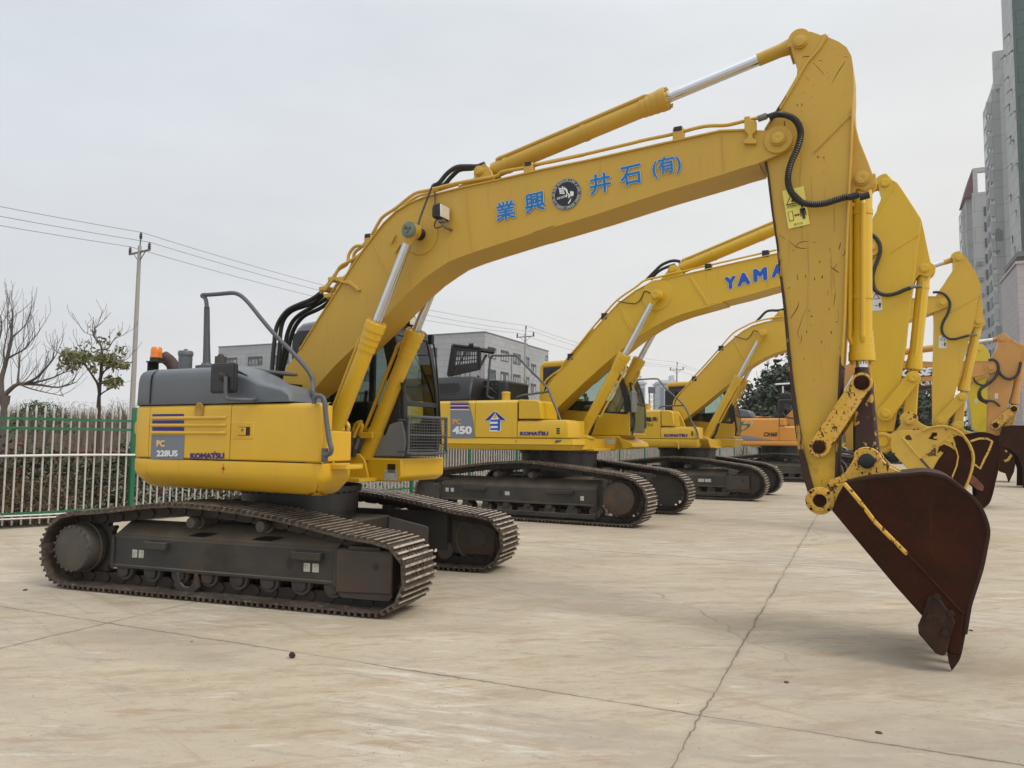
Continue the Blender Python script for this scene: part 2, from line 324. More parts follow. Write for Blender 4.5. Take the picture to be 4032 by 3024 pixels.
def decal(name,pts,m,parent,nrm,lift=.002):
    nrm=Vector(nrm)*lift; q=MB(); q.add([Vector(p)+nrm for p in pts],[tuple(range(len(pts)))]); return q.build(name,m,parent,smooth=False)
# ------------------------------------------------------------------ excavator parts shared by the machines
class Machine:
    def __init__(q,label,C,yu,yt,name='crawler_excavator'):
        q.F=Frame(C,yu); q.T=Frame(C,yt); q.root=empty(name,(C[0],C[1],0),-R(yu))
        tag(q.root,label,'excavator','excavators parked in a row'); a=R(yu-yt); q.ca,q.sa=math.cos(a),math.sin(a)
    def tf(q,s,l,z): return (q.ca*s-q.sa*l, q.sa*s+q.ca*l, z)      # track frame -> root frame
    def at(q,p,l): return q.F.at(p,l)
    def sz(q,pts,l,z=None): return q.F.sz(pts,l,z)
def resample(P,n):
    P=[Vector(p) for p in P]; P.append(P[0]); L=[0]
    for i in range(len(P)-1): L.append(L[-1]+(P[i+1]-P[i]).length)
    out=[];j=0
    for k in range(n):
        t=L[-1]*k/n
        while L[j+1]<t: j+=1
        out.append(P[j]+(P[j+1]-P[j])*((t-L[j])/(L[j+1]-L[j])))
    return out,L[-1]/n
def undercarriage(M,side,lc,W,loop,nshoe,gh=.030,sprk='rear',sc=(-1.63,.38),idl=(1.65,.36),fr=None,detail=True,hubm=None,hubr=.245):
    "one crawler: lc = lateral centre (signed), W = shoe width, loop = outer line of the track in (s,z)"
    root=M.root; tf=M.tf; P,p=resample(loop,nshoe)
    sh=MB(); lk=MB(); l0,l1=lc-W/2,lc+W/2; n=len(P)
    for i in range(n):
        a,b=P[i],P[(i+1)%n]; d=(b-a).normalized(); nr=Vector((d.y,-d.x)) # outward (loop runs clockwise seen from -l)
        if (a+nr*.1-Vector((0,.42))).length < (a-nr*.1-Vector((0,.42))).length: nr=-nr
        c=(a+b)/2
        def q_(t,h): v=c+d*t*p+nr*h; return (v.x,v.y)
        g=gh
        prof=[(-.52,-g-.012),(-.47,-g-.004),(-.47,-g+.004),(-.385,-g),(-.365,-g*.05),(-.265,-g*.05),(-.245,-g),(-.075,-g),(-.055,-g*.05),(.045,-g*.05),(.065,-g),(.235,-g),(.255,0),(.365,0),(.395,-g),(.47,-g),(.53,-g+.004),(.53,-g-.010),(.36,-g-.014),(-.36,-g-.014)]
        pr=[q_(t,h) for t,h in prof]; m=len(pr); vs=[]
        for l in (l0,l1): vs+=[(x,l,z) for x,z in pr]
        fs=[(j,(j+1)%m,(j+1)%m+m,j+m) for j in range(m)]+[tuple(range(m-1,-1,-1)),tuple(range(m,2*m))]
        o=len(sh.v); sh.add(vs,fs)
        for j in (4,8,12): sh.mi[len(sh.f)-len(fs)+j]=1
        sgn=-1 if side=='near' else 1
        if detail:
            for t in (-.16,.14):   # pairs of shoe bolts
                for dl in (-.10,-.045,.045,.10):
                    v=c+d*t*p+nr*(-g); v2=v+nr*.012; sh.cyl((v.x,lc+dl,v.y),(v2.x,lc+dl,v2.y),.013,n=6)
        for dl in (-.085,.085):
            o_=[q_(-.42,-g-.014),q_(.5,-g-.014),q_(.56,-g-.04),q_(.52,-g-.10),q_(.3,-g-.115),q_(-.3,-g-.115),q_(-.5,-g-.10),q_(-.5,-g-.05)]
            lk.prism(o_,lc+dl-.018,lc+dl+.018)
            v=c+d*.5*p-nr*(g+.065); lk.cyl((v.x,lc+dl-.032,v.y),(v.x,lc+dl+.032,v.y),.036,n=10)
        v=c+d*.5*p-nr*(g+.065); lk.cyl((v.x,lc-.085,v.y),(v.x,lc+.085,v.y),.028,n=8)
    tr=sh.build('crawler_track',[SHOE,SHOET],root,smooth=False,tf=tf)
    lk.build('track_links',LINK,tr,smooth=True,tf=tf)
    sg=-1 if side=='near' else 1
    out=lc+sg*(W/2)                       # outer edge of the shoes
    def L(d): return out-sg*d             # distance d inwards from the outer edge
    f=fr; fb=MB()
    # side frame: outer face, sloping top, ends
    x0,x1=f['x0'],f['x1']; zb,zm,zt=f['zb'],f['zm'],f['zt']; di,dm,dn=f.get('di',.13),f.get('dm',.34),f.get('dn',.46)
    ring=lambda x,k=0.:[(x,L(di),zb),(x,L(di),zb+.03),(x,L(di+.012),zb+.03),(x,L(di+.012),zm),(x,L(di+.03),zm+.03),(x,L(dm),zt),(x,L(dn),zt+.005),(x,L(dn),zb)]
    fb.rings([ring(x) for x in (x0,x1)])
    pf=fb.build('track_frame',FRAME,root,bevel=.012,tf=tf)
    # ribs at both ends and the far inner wall
    r=MB(); r.box((x0-.015,L(di-.012),zb-.005),(x0+.02,L(dm),zm+.01)); r.box((x1-.02,L(di-.012),zb-.02),(x1+.015,L(dm),zm+.02))
    r.build_each('end_rib',FRAME,pf,bevel=.006,tf=tf)
    for hx,hl,hz,a_,b_,sl in f.get('holes',()):
        if sl: 
            t=lambda u,v:(hx+u+v*.35, L(di+.03+(dm-di-.03)*(hl+v)), zm+.03+(zt-zm-.03)*(hl+v)+.004)
            q=MB(); q.add([t(-a_,-b_),t(a_,-b_),t(a_*1.1,0),t(a_,b_),t(-a_,b_),t(-a_*1.1,0)],[(0,1,2,3,4,5)]); q.build('lightening_hole',INK,pf,smooth=False,tf=tf)
        else:
            q=MB(); q.cyl((hx,L(di+.0105),hz),(hx,L(di+.02),hz),1,n=24); q.v=[(hx+(v[0]-hx)*a_,v[1],hz+(v[2]-hz)*b_) for v in q.v]; q.build('lightening_hole',INK,pf,smooth=False,tf=tf)
    for bx,bw in f.get('brackets',()):
        q=MB(); q.box((bx-bw/2,L(di-.055),zm-.085),(bx+bw/2,L(di-.04),zm-.015)); q.box((bx-bw/2,L(di-.05),zm-.085),(bx-bw/2+.03,L(di+.02),zm-.015)); q.box((bx+bw/2-.03,L(di-.05),zm-.085),(bx+bw/2,L(di+.02),zm-.015)); q.build('step_bracket',FRAME,pf,bevel=.008,tf=tf)
    for sx,sz_,w_,h_ in f.get('stickers',()):
        q=MB(); q.add([(sx-w_/2,L(di+.0095),sz_-h_/2),(sx+w_/2,L(di+.0095),sz_-h_/2),(sx+w_/2,L(di+.0095),sz_+h_/2),(sx-w_/2,L(di+.0095),sz_+h_/2)],[(0,1,2,3)]); q.build('sticker',STK,pf,smooth=False,tf=tf)
    # idler with its yoke
    sgn=1 if idl[0]>0 else -1; ir=f.get('ir',.29)
    q=MB(); q.lathe((idl[0],lc-.07,idl[1]),(0,1,0),[(0,.05),(0,.10),(.03,.11),(.035,ir-.06),(.02,ir-.05),(.0,ir-.02),(.02,ir),(.12,ir),(.14,ir-.02),(.12,ir-.05),(.105,ir-.06),(.11,.11),(.14,.10),(.14,.05)],n=36); q.build('idler_wheel',HUB,root,tf=tf)
    yk=MB(); ya,yb=f['yoke']; xs=sorted((ya,yb))
    yk.rings([[(x,L(di-.015),zb-.06+.02*k),(x,L(di-.02),zb+.06),(x,L(di-.02),zm+.01),(x,L(di),zm+.03),(x,L(dm+.02),zm+.05),(x,L(dm+.02),zb-.06)] for k,x in enumerate(xs)])
    yo=yk.build('idler_yoke',FRAMER,root,bevel=.015,tf=tf)
    q=MB(); hx=xs[0]+(xs[1]-xs[0])*(.72 if sgn>0 else .28); q.cyl((hx,L(di-.0215),zm-.10),(hx,L(di-.005),zm-.10),.032,n=16); q.build('tow_hole',INK,yo,smooth=False,tf=tf)
    q=MB(); q.box((xs[0]+.12,L(di-.02),zm+.031),(xs[1]-.12,L(di+.13),zm+.06)); q.build('top_plate',FRAME,yo,bevel=.006,tf=tf)
    q=MB(); q.prism([(xs[0]+.06,zb-.10),(xs[1]-.03,zb-.10),(xs[1],zb-.06),(xs[1],zb-.02),(xs[0],zb-.05)],L(di-.005),L(di+.012)); q.build('guard_lip',FRAME,yo,bevel=.004,tf=tf)
    # sprocket and final drive
    q=MB(); sr=f.get('sr',.31); nt=21
    teeth=[(sc[0]+(sr+(.03 if k%4 in(0,1) else -.02))*math.cos(2*math.pi*k/(nt*4)),sc[1]+(sr+(.03 if k%4 in(0,1) else -.02))*math.sin(2*math.pi*k/(nt*4))) for k in range(nt*4)]
    q.prism(teeth,lc-.03,lc+.03); sp=q.build('sprocket',HUB,root,smooth=False,tf=tf)
    hr=hubr; hm=hubm or HUB; o0=L(.03); oi=lc
    q=MB(); dirn=(0,sg,0); dep=abs(o0-oi); q.lathe((sc[0],oi,sc[1]),dirn,[(0,hr*.9),(dep*.3,hr*.9),(dep*.32,hr*1.02),(dep*.5,hr*1.02),(dep*.52,hr*.97),(dep*.9,hr*.95),(dep*.985,hr*.90),(dep,hr*.86),(dep*1.003,hr*.2),(dep*1.003,0)],n=40); fd=q.build('final_drive',hm,root,tf=tf)
    q=MB()
    for k in range(20):
        a=2*math.pi*k/20+.1; x,z=sc[0]+hr*.875*math.cos(a),sc[1]+hr*.875*math.sin(a); q.cyl((x,L(.036),z),(x,L(.018),z),hr*.052,n=6)
    q.build('hub_bolts',hm,fd,smooth=False,tf=tf)
    # rollers
    nr_=f.get('nroll',7)
    for k in range(nr_):
        x=x0+.12+(x1-x0-.16)*k/(nr_-1); z=f.get('rz',.205)
        rr0=f.get('rr',.105); q=MB(); q.lathe((x,lc-.13,z),(0,1,0),[(0,.05),(0,rr0*.95),(.03,rr0),(.035,rr0*.8),(.10,rr0*.72),(.16,rr0*.72),(.225,rr0*.8),(.23,rr0),(.26,rr0*.95),(.26,.05)],n=22); ro=q.build('track_roller',HUB,root,tf=tf)
        q=MB(); q.prism([(x-.065,zb-.0),(x+.065,zb-.0),(x+.06,zb-.06),(x+.035,zb-.085),(x-.035,zb-.085),(x-.06,zb-.06)],L(di+.01),L(di+.07)); q.build('roller_bracket',FRAME,ro,bevel=.006,tf=tf)
    for gx in f.get('guards',()):
        q=MB(); q.prism([(gx-.12,zb),(gx-.09,zb),(gx-.075,zb-.09),(gx-.03,zb-.125),(gx+.03,zb-.125),(gx+.075,zb-.09),(gx+.09,zb),(gx+.12,zb),(gx+.15,zb-.12),(gx+.09,zb-.175),(gx-.09,zb-.175),(gx-.15,zb-.12)],L(di-.01),L(di+.02)); q.build('roller_guard',FRAME,root,bevel=.005,tf=tf)
    if f.get('skid'):
        xa,xb,zl=f['skid']; q=MB(); q.box((xa,L(di+.0),zl),(xb,L(di+.03),zl+.09)); q.build('roller_guard',FRAME,root,bevel=.008,tf=tf)
    for cx_ in f.get('carriers',()):
        z=f['cz']; q=MB(); q.lathe((cx_,lc+sg*.20,z),(0,-sg,0),[(0,.02),(.0,.048),(.03,.062),(.05,.062),(.055,.05),(.10,.05),(.105,.07),(.30,.07),(.30,.03)],n=22); cr_=q.build('carrier_roller',HUB,root,tf=tf)
        q=MB(); q.box((cx_-.05,L(dn-.02),zt-.03),(cx_+.05,L(dn+.06),z+.01)); q.build('roller_bracket',FRAME,cr_,bevel=.006,tf=tf)
def car_body(M,hg,zt,rr,zring,wid=.62,long=1.0):
    "centre frame with X legs and the slewing ring"
    tf=M.tf; root=M.root; q=MB()
    q.rings([[(-.75*long,-.55,.42),(.75*long,-.55,.42),(.75*long,.55,.42),(-.75*long,.55,.42)],[(-.78*long,-.62,zt),(.78*long,-.62,zt),(.78*long,.62,zt),(-.78*long,.62,zt)]])
    for s in (-1,1):
        for e in (-1,1):
            a=[(e*.15*long,s*.55),(e*.80*long,s*.55),(e*1.18*long,s*hg*.82),(e*.50*long,s*hg*.82)]
            q.rings([[(x,y,.30 if k>1 else .36) for k,(x,y) in enumerate(a)],[(x,y,zt-.13 if k>1 else zt) for k,(x,y) in enumerate(a)]])
    q.build('car_body',FRAMER,root,bevel=.02,tf=tf)
    q=MB(); q.lathe((0,0,zt),(0,0,1),[(0,rr*.96),(.10,rr*.96),(.10,rr*1.0),(zring-zt-.055,rr*1.0),(zring-zt-.055,rr*1.05),(zring-zt,rr*1.05)],n=48); ri=q.build('slew_ring',GREASE,root,tf=tf)
    q=MB()
    for k in range(40):
        a=2*math.pi*k/40; q.cyl((rr*1.02*math.cos(a),rr*1.02*math.sin(a),zring-.075),(rr*1.02*math.cos(a),rr*1.02*math.sin(a),zring-.05),.016,n=6)
    q.build('ring_bolts',GREASE,ri,smooth=False,tf=tf)
def gland(q,a,d,r,m=None,bolts=10,L=.26):
    "stepped cylinder head at point a facing d"
    q.lathe(a,d,[(-L,r*1.0),(-L,r*1.09),(-L*.78,r*1.09),(-L*.77,r*1.15),(-L*.55,r*1.15),(-L*.54,r*1.22),(-L*.30,r*1.22),(-L*.29,r*1.30),(-.005,r*1.30),(0,r*1.26),(0,r*.5)],n=28)
    d=Vector(d).normalized(); x=d.orthogonal().normalized(); y=d.cross(x); a=Vector(a)
    for k in range(bolts):
        t=2*math.pi*k/bolts; c=a+(x*math.cos(t)+y*math.sin(t))*r*1.05; q.cyl(c,c+d*.022,r*.13,n=6)
def hydraulic(M,name,p0,pg,p1,r,rr,l,paintm,rodm=CHROME,eye=.085,eyew=.09,collar=.10,pipe=None,pipe_r=.017,clamps=(.35,.75),L=.26,pin=True,eyem=None,foot=True):
    "ram between pins p0 (barrel eye) and p1 (rod eye); pg is the barrel's mouth; points (s,z) at lateral l"
    P0=Vector((p0[0],l,p0[1])); PG=Vector((pg[0],l,pg[1])); P1=Vector((p1[0],l,p1[1])); d=(P1-P0).normalized(); PG=P0+d*((PG-P0).dot(d))
    q=MB(); b0=P0+d*(eye*1.02); q.lathe(b0,d,[(0,r*.55),(.02,r*.95),(.05,r),((PG-b0).length-L*.9,r),((PG-b0).length-L*.9,r*.7)],n=28)
    if foot: q.cyl(P0-Vector((0,eyew,0)),P0+Vector((0,eyew,0)),eye,n=24)
    gland(q,PG,d,r,L=L)
    up=Vector((0,0,1))
    o=q.build(name,paintm,M.root,bevel=0,angle=30)
    q=MB(); q.cyl(PG-d*.05,P1-d*(eye+collar*.9),rr,n=24); q.build('piston_rod',rodm,o)
    q=MB(); q.lathe(P1-d*(eye+collar),d,[(0,rr*1.02),(.0,rr*1.12),(collar*.7,rr*1.15),(collar+eye*.5,rr*1.5)],n=24); q.cyl(P1-Vector((0,eyew,0)),P1+Vector((0,eyew,0)),eye,n=28); q.build('rod_eye',eyem or paintm,o,bevel=.005)
    for t in clamps:
        c=b0+(PG-b0)*t; q=MB(); q.lathe(c-d*.02,d,[(0,r*1.0),(0,r*1.07),(.04,r*1.07),(.04,r*1.0)],n=28); q.build('clamp_band',paintm,o)
    if pipe is not None:
        for (ol,oz,t0,t1) in pipe:     # offsets sideways and across the barrel
            n2=Vector((-d.z,0,d.x)); off=Vector((0,ol,0))+n2*oz
            a=b0+(PG-b0)*t0+off; b=PG-d*L*.75+off if t1 is None else b0+(PG-b0)*t1+off
            e=PG-d*L*.45+off*.62 if t1 is None else b-off*.35
            q=MB(); q.tube([a-off*.3,a,a+(b-a)*.1,a+(b-a)*.5,a+(b-a)*.93,b,e],pipe_r,n=10,sub=5); q.build('oil_pipe',paintm,o)
    return o
def pinhead(M,parent,p,l,r,m,m2=None,h=.035,sg=-1,bolts=0,name='pin'):
    q=MB(); c=Vector((p[0],l,p[1])); d=(0,sg,0); q.lathe(c,d,[(0,r*1.25),(h*.45,r*1.25),(h*.5,r*1.2),(h*.5,r),(h*.95,r),(h,r*.9),(h,r*.12),(h-.003,0)],n=26)
    o=q.build(name,m,parent,angle=30)
    if bolts:
        q=MB()
        for k in range(bolts):
            a=2*math.pi*k/bolts+.4; rr=r*(.95 if bolts>4 else .4); hh=h*.5 if bolts>4 else h; x=p[0]+rr*math.cos(a); z=p[1]+rr*math.sin(a); q.cyl((x,l+sg*hh,z),(x,l+sg*(hh+.016),z),.014,n=6)
        q.build_each('bolt',m2 or m,o,smooth=False)
    return o
def beam(M,name,outline,l0,l1,m,top=None,bot=None,lip=.016,thick=.014,bevel=.006):
    "welded box: side plates with top and bottom plates standing a little proud"
    q=MB(); q.prism(outline,l0+.004,l1-.004)
    for r in (top,bot):
        if r: q.ribbon(r,thick,l0-lip,l1+lip)
    return q.build(name,m,M.root,bevel=bevel)
# ------------------------------------------------------------------ ground: cast slabs with worn joints
GY=R(24.36); EA=np.array([math.sin(GY),math.cos(GY),0]); EB=np.array([math.cos(GY),-math.sin(GY),0])
def concrete():
    m=bpy.data.materials.new('concrete_slabs'); m.use_nodes=True; nt=m.node_tree; N=nt.nodes; Lk=nt.links; b=N['Principled BSDF']
    tc=N.new('ShaderNodeTexCoord'); rot=N.new('ShaderNodeMapping'); rot.vector_type='TEXTURE'; rot.inputs['Rotation'].default_value=(0,0,-GY); Lk.new(tc.outputs['Object'],rot.inputs[0])   # x = across, y = along the joints
    sp=N.new('ShaderNodeSeparateXYZ'); Lk.new(rot.outputs[0],sp.inputs[0])
    def math_(op,a,b_=None,c=None):
        n=N.new('ShaderNodeMath'); n.operation=op
        for i,v in enumerate((a,b_,c)):
            if v is None: continue
            if isinstance(v,(int,float)): n.inputs[i].default_value=v
            else: Lk.new(v,n.inputs[i])
        return n.outputs[0]
    def noise(scale,det=6,st=None,rough=.6,w=None,src=None,dist=0):
        v=src or rot.outputs[0]
        if st and len(st)>5:
            m0=N.new('ShaderNodeMapping'); m0.inputs['Rotation'].default_value=(0,0,-st[5]); Lk.new(v,m0.inputs[0]); v=m0.outputs[0]
        if st:
            mp=N.new('ShaderNodeMapping'); mp.inputs['Scale'].default_value=st[:3]
            if len(st)>3: mp.inputs['Location'].default_value=(st[3],st[4],0)
            Lk.new(v,mp.inputs[0]); v=mp.outputs[0]
        n=N.new('ShaderNodeTexNoise'); n.inputs['Scale'].default_value=scale; n.inputs['Detail'].default_value=det; n.inputs['Roughness'].default_value=rough; n.inputs['Distortion'].default_value=dist; Lk.new(v,n.inputs[0]); return n.outputs[0]
    def ramp(v,lo,hi,a=0.,b_=1.):
        r=N.new('ShaderNodeMapRange'); r.inputs[1].default_value=lo; r.inputs[2].default_value=hi; r.inputs[3].default_value=a; r.inputs[4].default_value=b_; Lk.new(v,r.inputs[0]); return r.outputs[0]
    def mixc(f,a,c):
        n=N.new('ShaderNodeMix'); n.data_type='RGBA'
        if isinstance(f,(int,float)): n.inputs[0].default_value=f
        else: Lk.new(f,n.inputs[0])
        for i,v in ((6,a),(7,c)):
            if isinstance(v,tuple): n.inputs[i].default_value=(*v,1)
            else: Lk.new(v,n.inputs[i])
        return n.outputs[2]
    # slab-by-slab tone
    fx=math_('FLOOR',math_('DIVIDE',math_('ADD',sp.outputs[0],.82),4.73)); fy=math_('FLOOR',math_('DIVIDE',math_('SUBTRACT',sp.outputs[1],4.39),5.83))
    cb=N.new('ShaderNodeCombineXYZ'); Lk.new(fx,cb.inputs[0]); Lk.new(fy,cb.inputs[1]); wn=N.new('ShaderNodeTexWhiteNoise'); wn.noise_dimensions='2D'; Lk.new(cb.outputs[0],wn.inputs[0])
    c=mixc(ramp(noise(.35,5),.35,.68),(.440,.370,.268),(.425,.374,.297))
    c=mixc(ramp(wn.outputs[0],0,1,0,.5),c,(.385,.335,.258))
    c=mixc(ramp(noise(1.1,10,(.35,1.2,1,0,0,.6),.68),.44,.66,0,.75),c,(.53,.455,.34))
    c=mixc(ramp(noise(1.5,12,(.42,1.2,1,3,1,.62),.74),.50,.59,0,.60),c,(.335,.262,.178))        # brown scuffs
    c=mixc(ramp(noise(3.2,13,(.36,1.4,1,9,4,.72),.76),.53,.60,0,.72),c,(.315,.240,.165))
    c=mixc(ramp(noise(3.0,13,(.34,1.4,1,2,8,.52),.76),.565,.63,0,.75),c,(.325,.198,.118))     # rust coloured drags
    c=mixc(ramp(noise(3.4,13,(.34,1.4,1,31,17,.15),.76),.56,.625,0,.75),c,(.265,.235,.200))    # grey drags
    c=mixc(ramp(noise(1.7,10,(.12,2.4,1,11,3,-.35),.66),.59,.65,0,.6),c,(.30,.238,.172))      # long tyre and blade marks
    c=mixc(ramp(noise(4.2,12,(.25,1.7,1,5,12,.45),.72),.59,.66,0,.85),c,(.63,.585,.49))        # pale scrapes
    pw=ramp(noise(.40,4,(1,1,1,14,3)),.50,.66)
    c=mixc(math_('MULTIPLY',pw,ramp(noise(5,12,(.30,2.2,1,0,0,.1),.72),.50,.62,0,.9)),c,(.65,.63,.57))
    c=mixc(ramp(noise(.55,8,(.5,1.1,1,21,7),.66),.53,.68,0,.60),c,(.295,.260,.216))            # damp oily patches
    c=mixc(ramp(noise(.8,9,(.4,1.6,1,41,9,.3),.68),.57,.68,0,.62),c,(.275,.240,.200))
    c=mixc(ramp(noise(24,6),.62,.70,0,.45),c,(.22,.18,.13)); c=mixc(ramp(noise(38,4,(1,1,1,4,4)),.64,.72,0,.4),c,(.62,.57,.48))
    c=mixc(ramp(noise(12,10,(.6,1.3,1,0,0,.5),.76),.53,.62,0,.55),c,(.315,.255,.185))
    c=mixc(ramp(noise(120,4),.40,.64,0,.50),c,(.33,.28,.21))
    # joints
    wob=ramp(noise(2.2,7),.3,.7,-.013,.013); wob2=ramp(noise(14,5),.3,.7,-.008,.008); ww=math_('ADD',wob,wob2)
    def jline(co,off,per):
        t=math_('DIVIDE',math_('ADD',math_('ADD',co,off),ww),per); fr=math_('FRACT',math_('ADD',t,.5)); return math_('MULTIPLY',math_('ABSOLUTE',math_('SUBTRACT',fr,.5)),per)
    dj=math_('MINIMUM',jline(sp.outputs[0],.82,4.73),jline(sp.outputs[1],-4.39,5.83))
    wid=ramp(noise(1.1,6,(1,1,1,2,2)),.40,.72,.0035,.017)
    jm=math_('LESS_THAN',dj,wid); soft=ramp(dj,.0,.05,.35,0)
    c=mixc(soft,c,(.30,.255,.19)); c=mixc(math_('MULTIPLY',jm,.85),c,(.150,.125,.095))
    # a few finer cracks
    vo=N.new('ShaderNodeTexVoronoi'); vo.feature='DISTANCE_TO_EDGE'; vo.inputs['Scale'].default_value=.16; mp=N.new('ShaderNodeMapping'); Lk.new(rot.outputs[0],mp.inputs[0]); 
    nd=N.new('ShaderNodeTexNoise'); nd.inputs['Scale'].default_value=1.3; nd.inputs['Detail'].default_value=6; Lk.new(rot.outputs[0],nd.inputs[0]); va=N.new('ShaderNodeVectorMath'); va.operation='MULTIPLY_ADD'; Lk.new(nd.outputs['Color'],va.inputs[0]); va.inputs[1].default_value=(.6,.6,0); Lk.new(mp.outputs[0],va.inputs[2]); Lk.new(va.outputs[0],vo.inputs[0])
    cm=math_('MULTIPLY',math_('LESS_THAN',vo.outputs['Distance'],.0016),ramp(noise(.5,3,(1,1,1,8,8)),.5,.6,0,.55)); c=mixc(cm,c,(.16,.14,.11))
    Lk.new(c,b.inputs['Base Color'])
    Lk.new(ramp(noise(1.3,6),.35,.7,.62,.88),b.inputs['Roughness']); b.inputs['Specular IOR Level'].default_value=.35
    h=math_('ADD',math_('ADD',math_('MULTIPLY',noise(60,5),.25),math_('MULTIPLY',noise(6,6),.5)),math_('MULTIPLY',jm,-1.4))
    bp=N.new('ShaderNodeBump'); bp.inputs['Strength'].default_value=.45; bp.inputs['Distance'].default_value=.012; Lk.new(h,bp.inputs['Height']); Lk.new(bp.outputs[0],b.inputs['Normal'])
    return m
def build_ground():
    q=MB(); q.add([(-4000,-80,-.006),(4000,-80,-.006),(4000,5500,-.006),(-4000,5500,-.006)],[(0,1,2,3)])
    g=q.build('ground',mat('soil',(.13,.105,.075),.9,0,[((.08,.065,.045),.8,.4,.7,.8,8),((.20,.17,.11),3,.5,.75,.7,8),((.06,.07,.03),.25,.45,.65,.8,6)],bump=(12,.5,.05)),None,smooth=False); tag(g,kind='structure')
    # yard slab, its far-left side follows the fence
    e0=np.array([-13.0,7.45]); p0=np.array([-6.55,14.0]); d=np.array([math.sin(R(33)),math.cos(R(33))]); p1=p0+d*75
    q=MB(); q.add([(e0[0]-8,e0[1]-8.2,0),(-40,-60,0),(160,-60,0),(160,110,0),(p1[0],p1[1],0),(p0[0],p0[1],0),(e0[0],e0[1],0)],[tuple(range(7))]); y=q.build('yard',concrete(),None,smooth=False); tag(y,kind='structure')
build_ground()
# ------------------------------------------------------------------ MACHINE 1: the nearest excavator
zA=Z(100,1850,.5877); z1=Z(0,1100,.5877); zS=Z(1200,1500,600/1991); zC=Z(1000,1100,1200/2212); zD=Z(2100,50,1400/2212); zE=Z(2900,600,1132/2212); zF=Z(2900,1400,1132/1445); zG=Z(1100,400,1200/2212)
zH=Z(840,1200,400/2212)
def build_m1():
    M=Machine('nearest yellow excavator with a grey hood and rusty brown bucket, blue characters on its boom',(-2.31,8.485),27.6,19.0)
    root=M.root; A=M.at
    # ---- crawlers
    loop=sm2([(-1.72,0.013),(-.9,.013),(0,.013),(.9,.013),(1.72,.013),(1.90,.06),(2.01,.16),(2.055,.30),(2.055,.43),(2.0,.55),(1.88,.635),(1.72,.665),(1.45,.69),(1.07,.761),(.7,.817),(.36,.855),(0,.880),(-.36,.888),(-.62,.873),(-.89,.843),(-1.3,.79),(-1.63,.762),(-1.84,.70),(-1.97,.58),(-2.03,.44),(-2.025,.30),(-1.97,.16),(-1.86,.05),(-1.72,.013)],4)[:-1]
    fr=dict(x0=-1.21,x1=1.30,zb=.225,zm=.515,zt=.655,yoke=(1.31,1.86),ir=.30,carriers=(-.26,.52),cz=.70,nroll=8,guards=(-.30,),
        brackets=((-.66,.27),(1.02,.30)),holes=((-.20,.28,0,.10,.16,True),(.53,.28,0,.11,.16,True),(.82,0,.385,.035,.055,False)),stickers=((-.945,.37,.062,.075),(-.865,.37,.062,.075),(1.0,.36,.066,.075),(1.09,.36,.066,.075)))
    for side,lc in (('near',-1.19),('far',1.20)): undercarriage(M,side,lc,.60,loop,46,fr=fr,sc=(-1.63,.395),idl=(1.65,.355))
    car_body(M,1.0,.64,.62,1.0)
    # ---- boom
    nb=-.21; fb_=.17
    top=M.sz([(205,735),(232,642),(330,512),(480,272),(560,150)],nb,zC)+M.sz([(500,1240),(600,1090),(680,985),(760,882),(850,795),(950,735),(1060,690),(1200,655),(1340,620),(1600,565),(1900,495),(2212,432)],nb,zG)+M.sz([(400,905),(800,815),(1165,735),(1330,729),(1480,731)],nb,zD)
    pin=M.sz([(1525,790)],nb,zD)[0]
    nose=circ(pin,.115,100,-60,8)
    bot=M.sz([(1480,900),(1400,935),(1300,963),(1190,1000),(800,1118),(400,1250),(0,1372)],nb,zD)+M.sz([(2000,905),(1750,982),(1500,1062),(1350,1112),(1230,1160),(1150,1212),(1050,1283),(950,1372),(850,1478)],nb,zG)+M.sz([(960,265),(870,355),(720,500),(600,613),(450,782),(312,888)],nb,zC)
    foot=M.sz([(268,850)],nb,zC)
    # the foot runs on down to the pin inside the deck
    tail=[(bot[-1][0]-.05,bot[-1][1]-.10),(bot[-1][0]-.22,bot[-1][1]-.12),(top[0][0]-.10,top[0][1]-.15)]
    ol=top+nose+bot+tail
    beam(M,'boom',ol,nb,fb_,Y1B,top=top[2:-1],bot=bot[1:-1],lip=.012)
    boom=[o for o in root.children if o.name.startswith('boom')][0]
    bsel=M.sz([(440,795),(560,830)],nb,zC)
    # seams where plates are welded, round reinforcing disc
    q=MB(); c=M.sz([(1030,970)],nb,zG)[0]; q.cyl((c[0],nb+.003,c[1]),(c[0],nb-.006,c[1]),.20,n=40); q.build('pin_boss_plate',Y1B,boom,bevel=.004)
    for a_,b_ in (((690,1045),(810,1310)),((1355,650),(1405,1080))):
        a,b=M.sz([a_,b_],nb,zG); q=MB(); q.tube([(a[0],nb,a[1]),(b[0],nb,b[1])],.004,n=6); q.build('weld_seam',Y1B,boom)
    a,b=M.sz([(1170,745),(1190,995)],nb,zD); q=MB(); q.tube([(a[0],nb,a[1]),(b[0],nb,b[1])],.004,n=6); q.build('weld_seam',Y1B,boom)
    q=MB(); q.prism(circ(pin,.113,0,354,30),nb-.012,nb+.02); o=q.build('nose_boss',Y1B,boom,bevel=.006)
    pinhead(M,boom,pin,nb-.012,.046,Y1B)
    # small lugs on the side
    for p in (((845,970),(815,1030)),((880,1040),(845,1098))):
        a,b=M.sz(p,nb,zG); q=MB(); q.tube([(a[0],nb-.012,a[1]),(b[0],nb-.012,b[1])],.014,n=4); q.build('lug',Y1B,boom)
    # ---- arm ram on top of the boom
    ab=M.sz([(1490,530)],0,zG)[0]; am=M.sz([(845,575)],0,zD)[0]; ae=M.sz([(1660,185)],0,zD)[0]
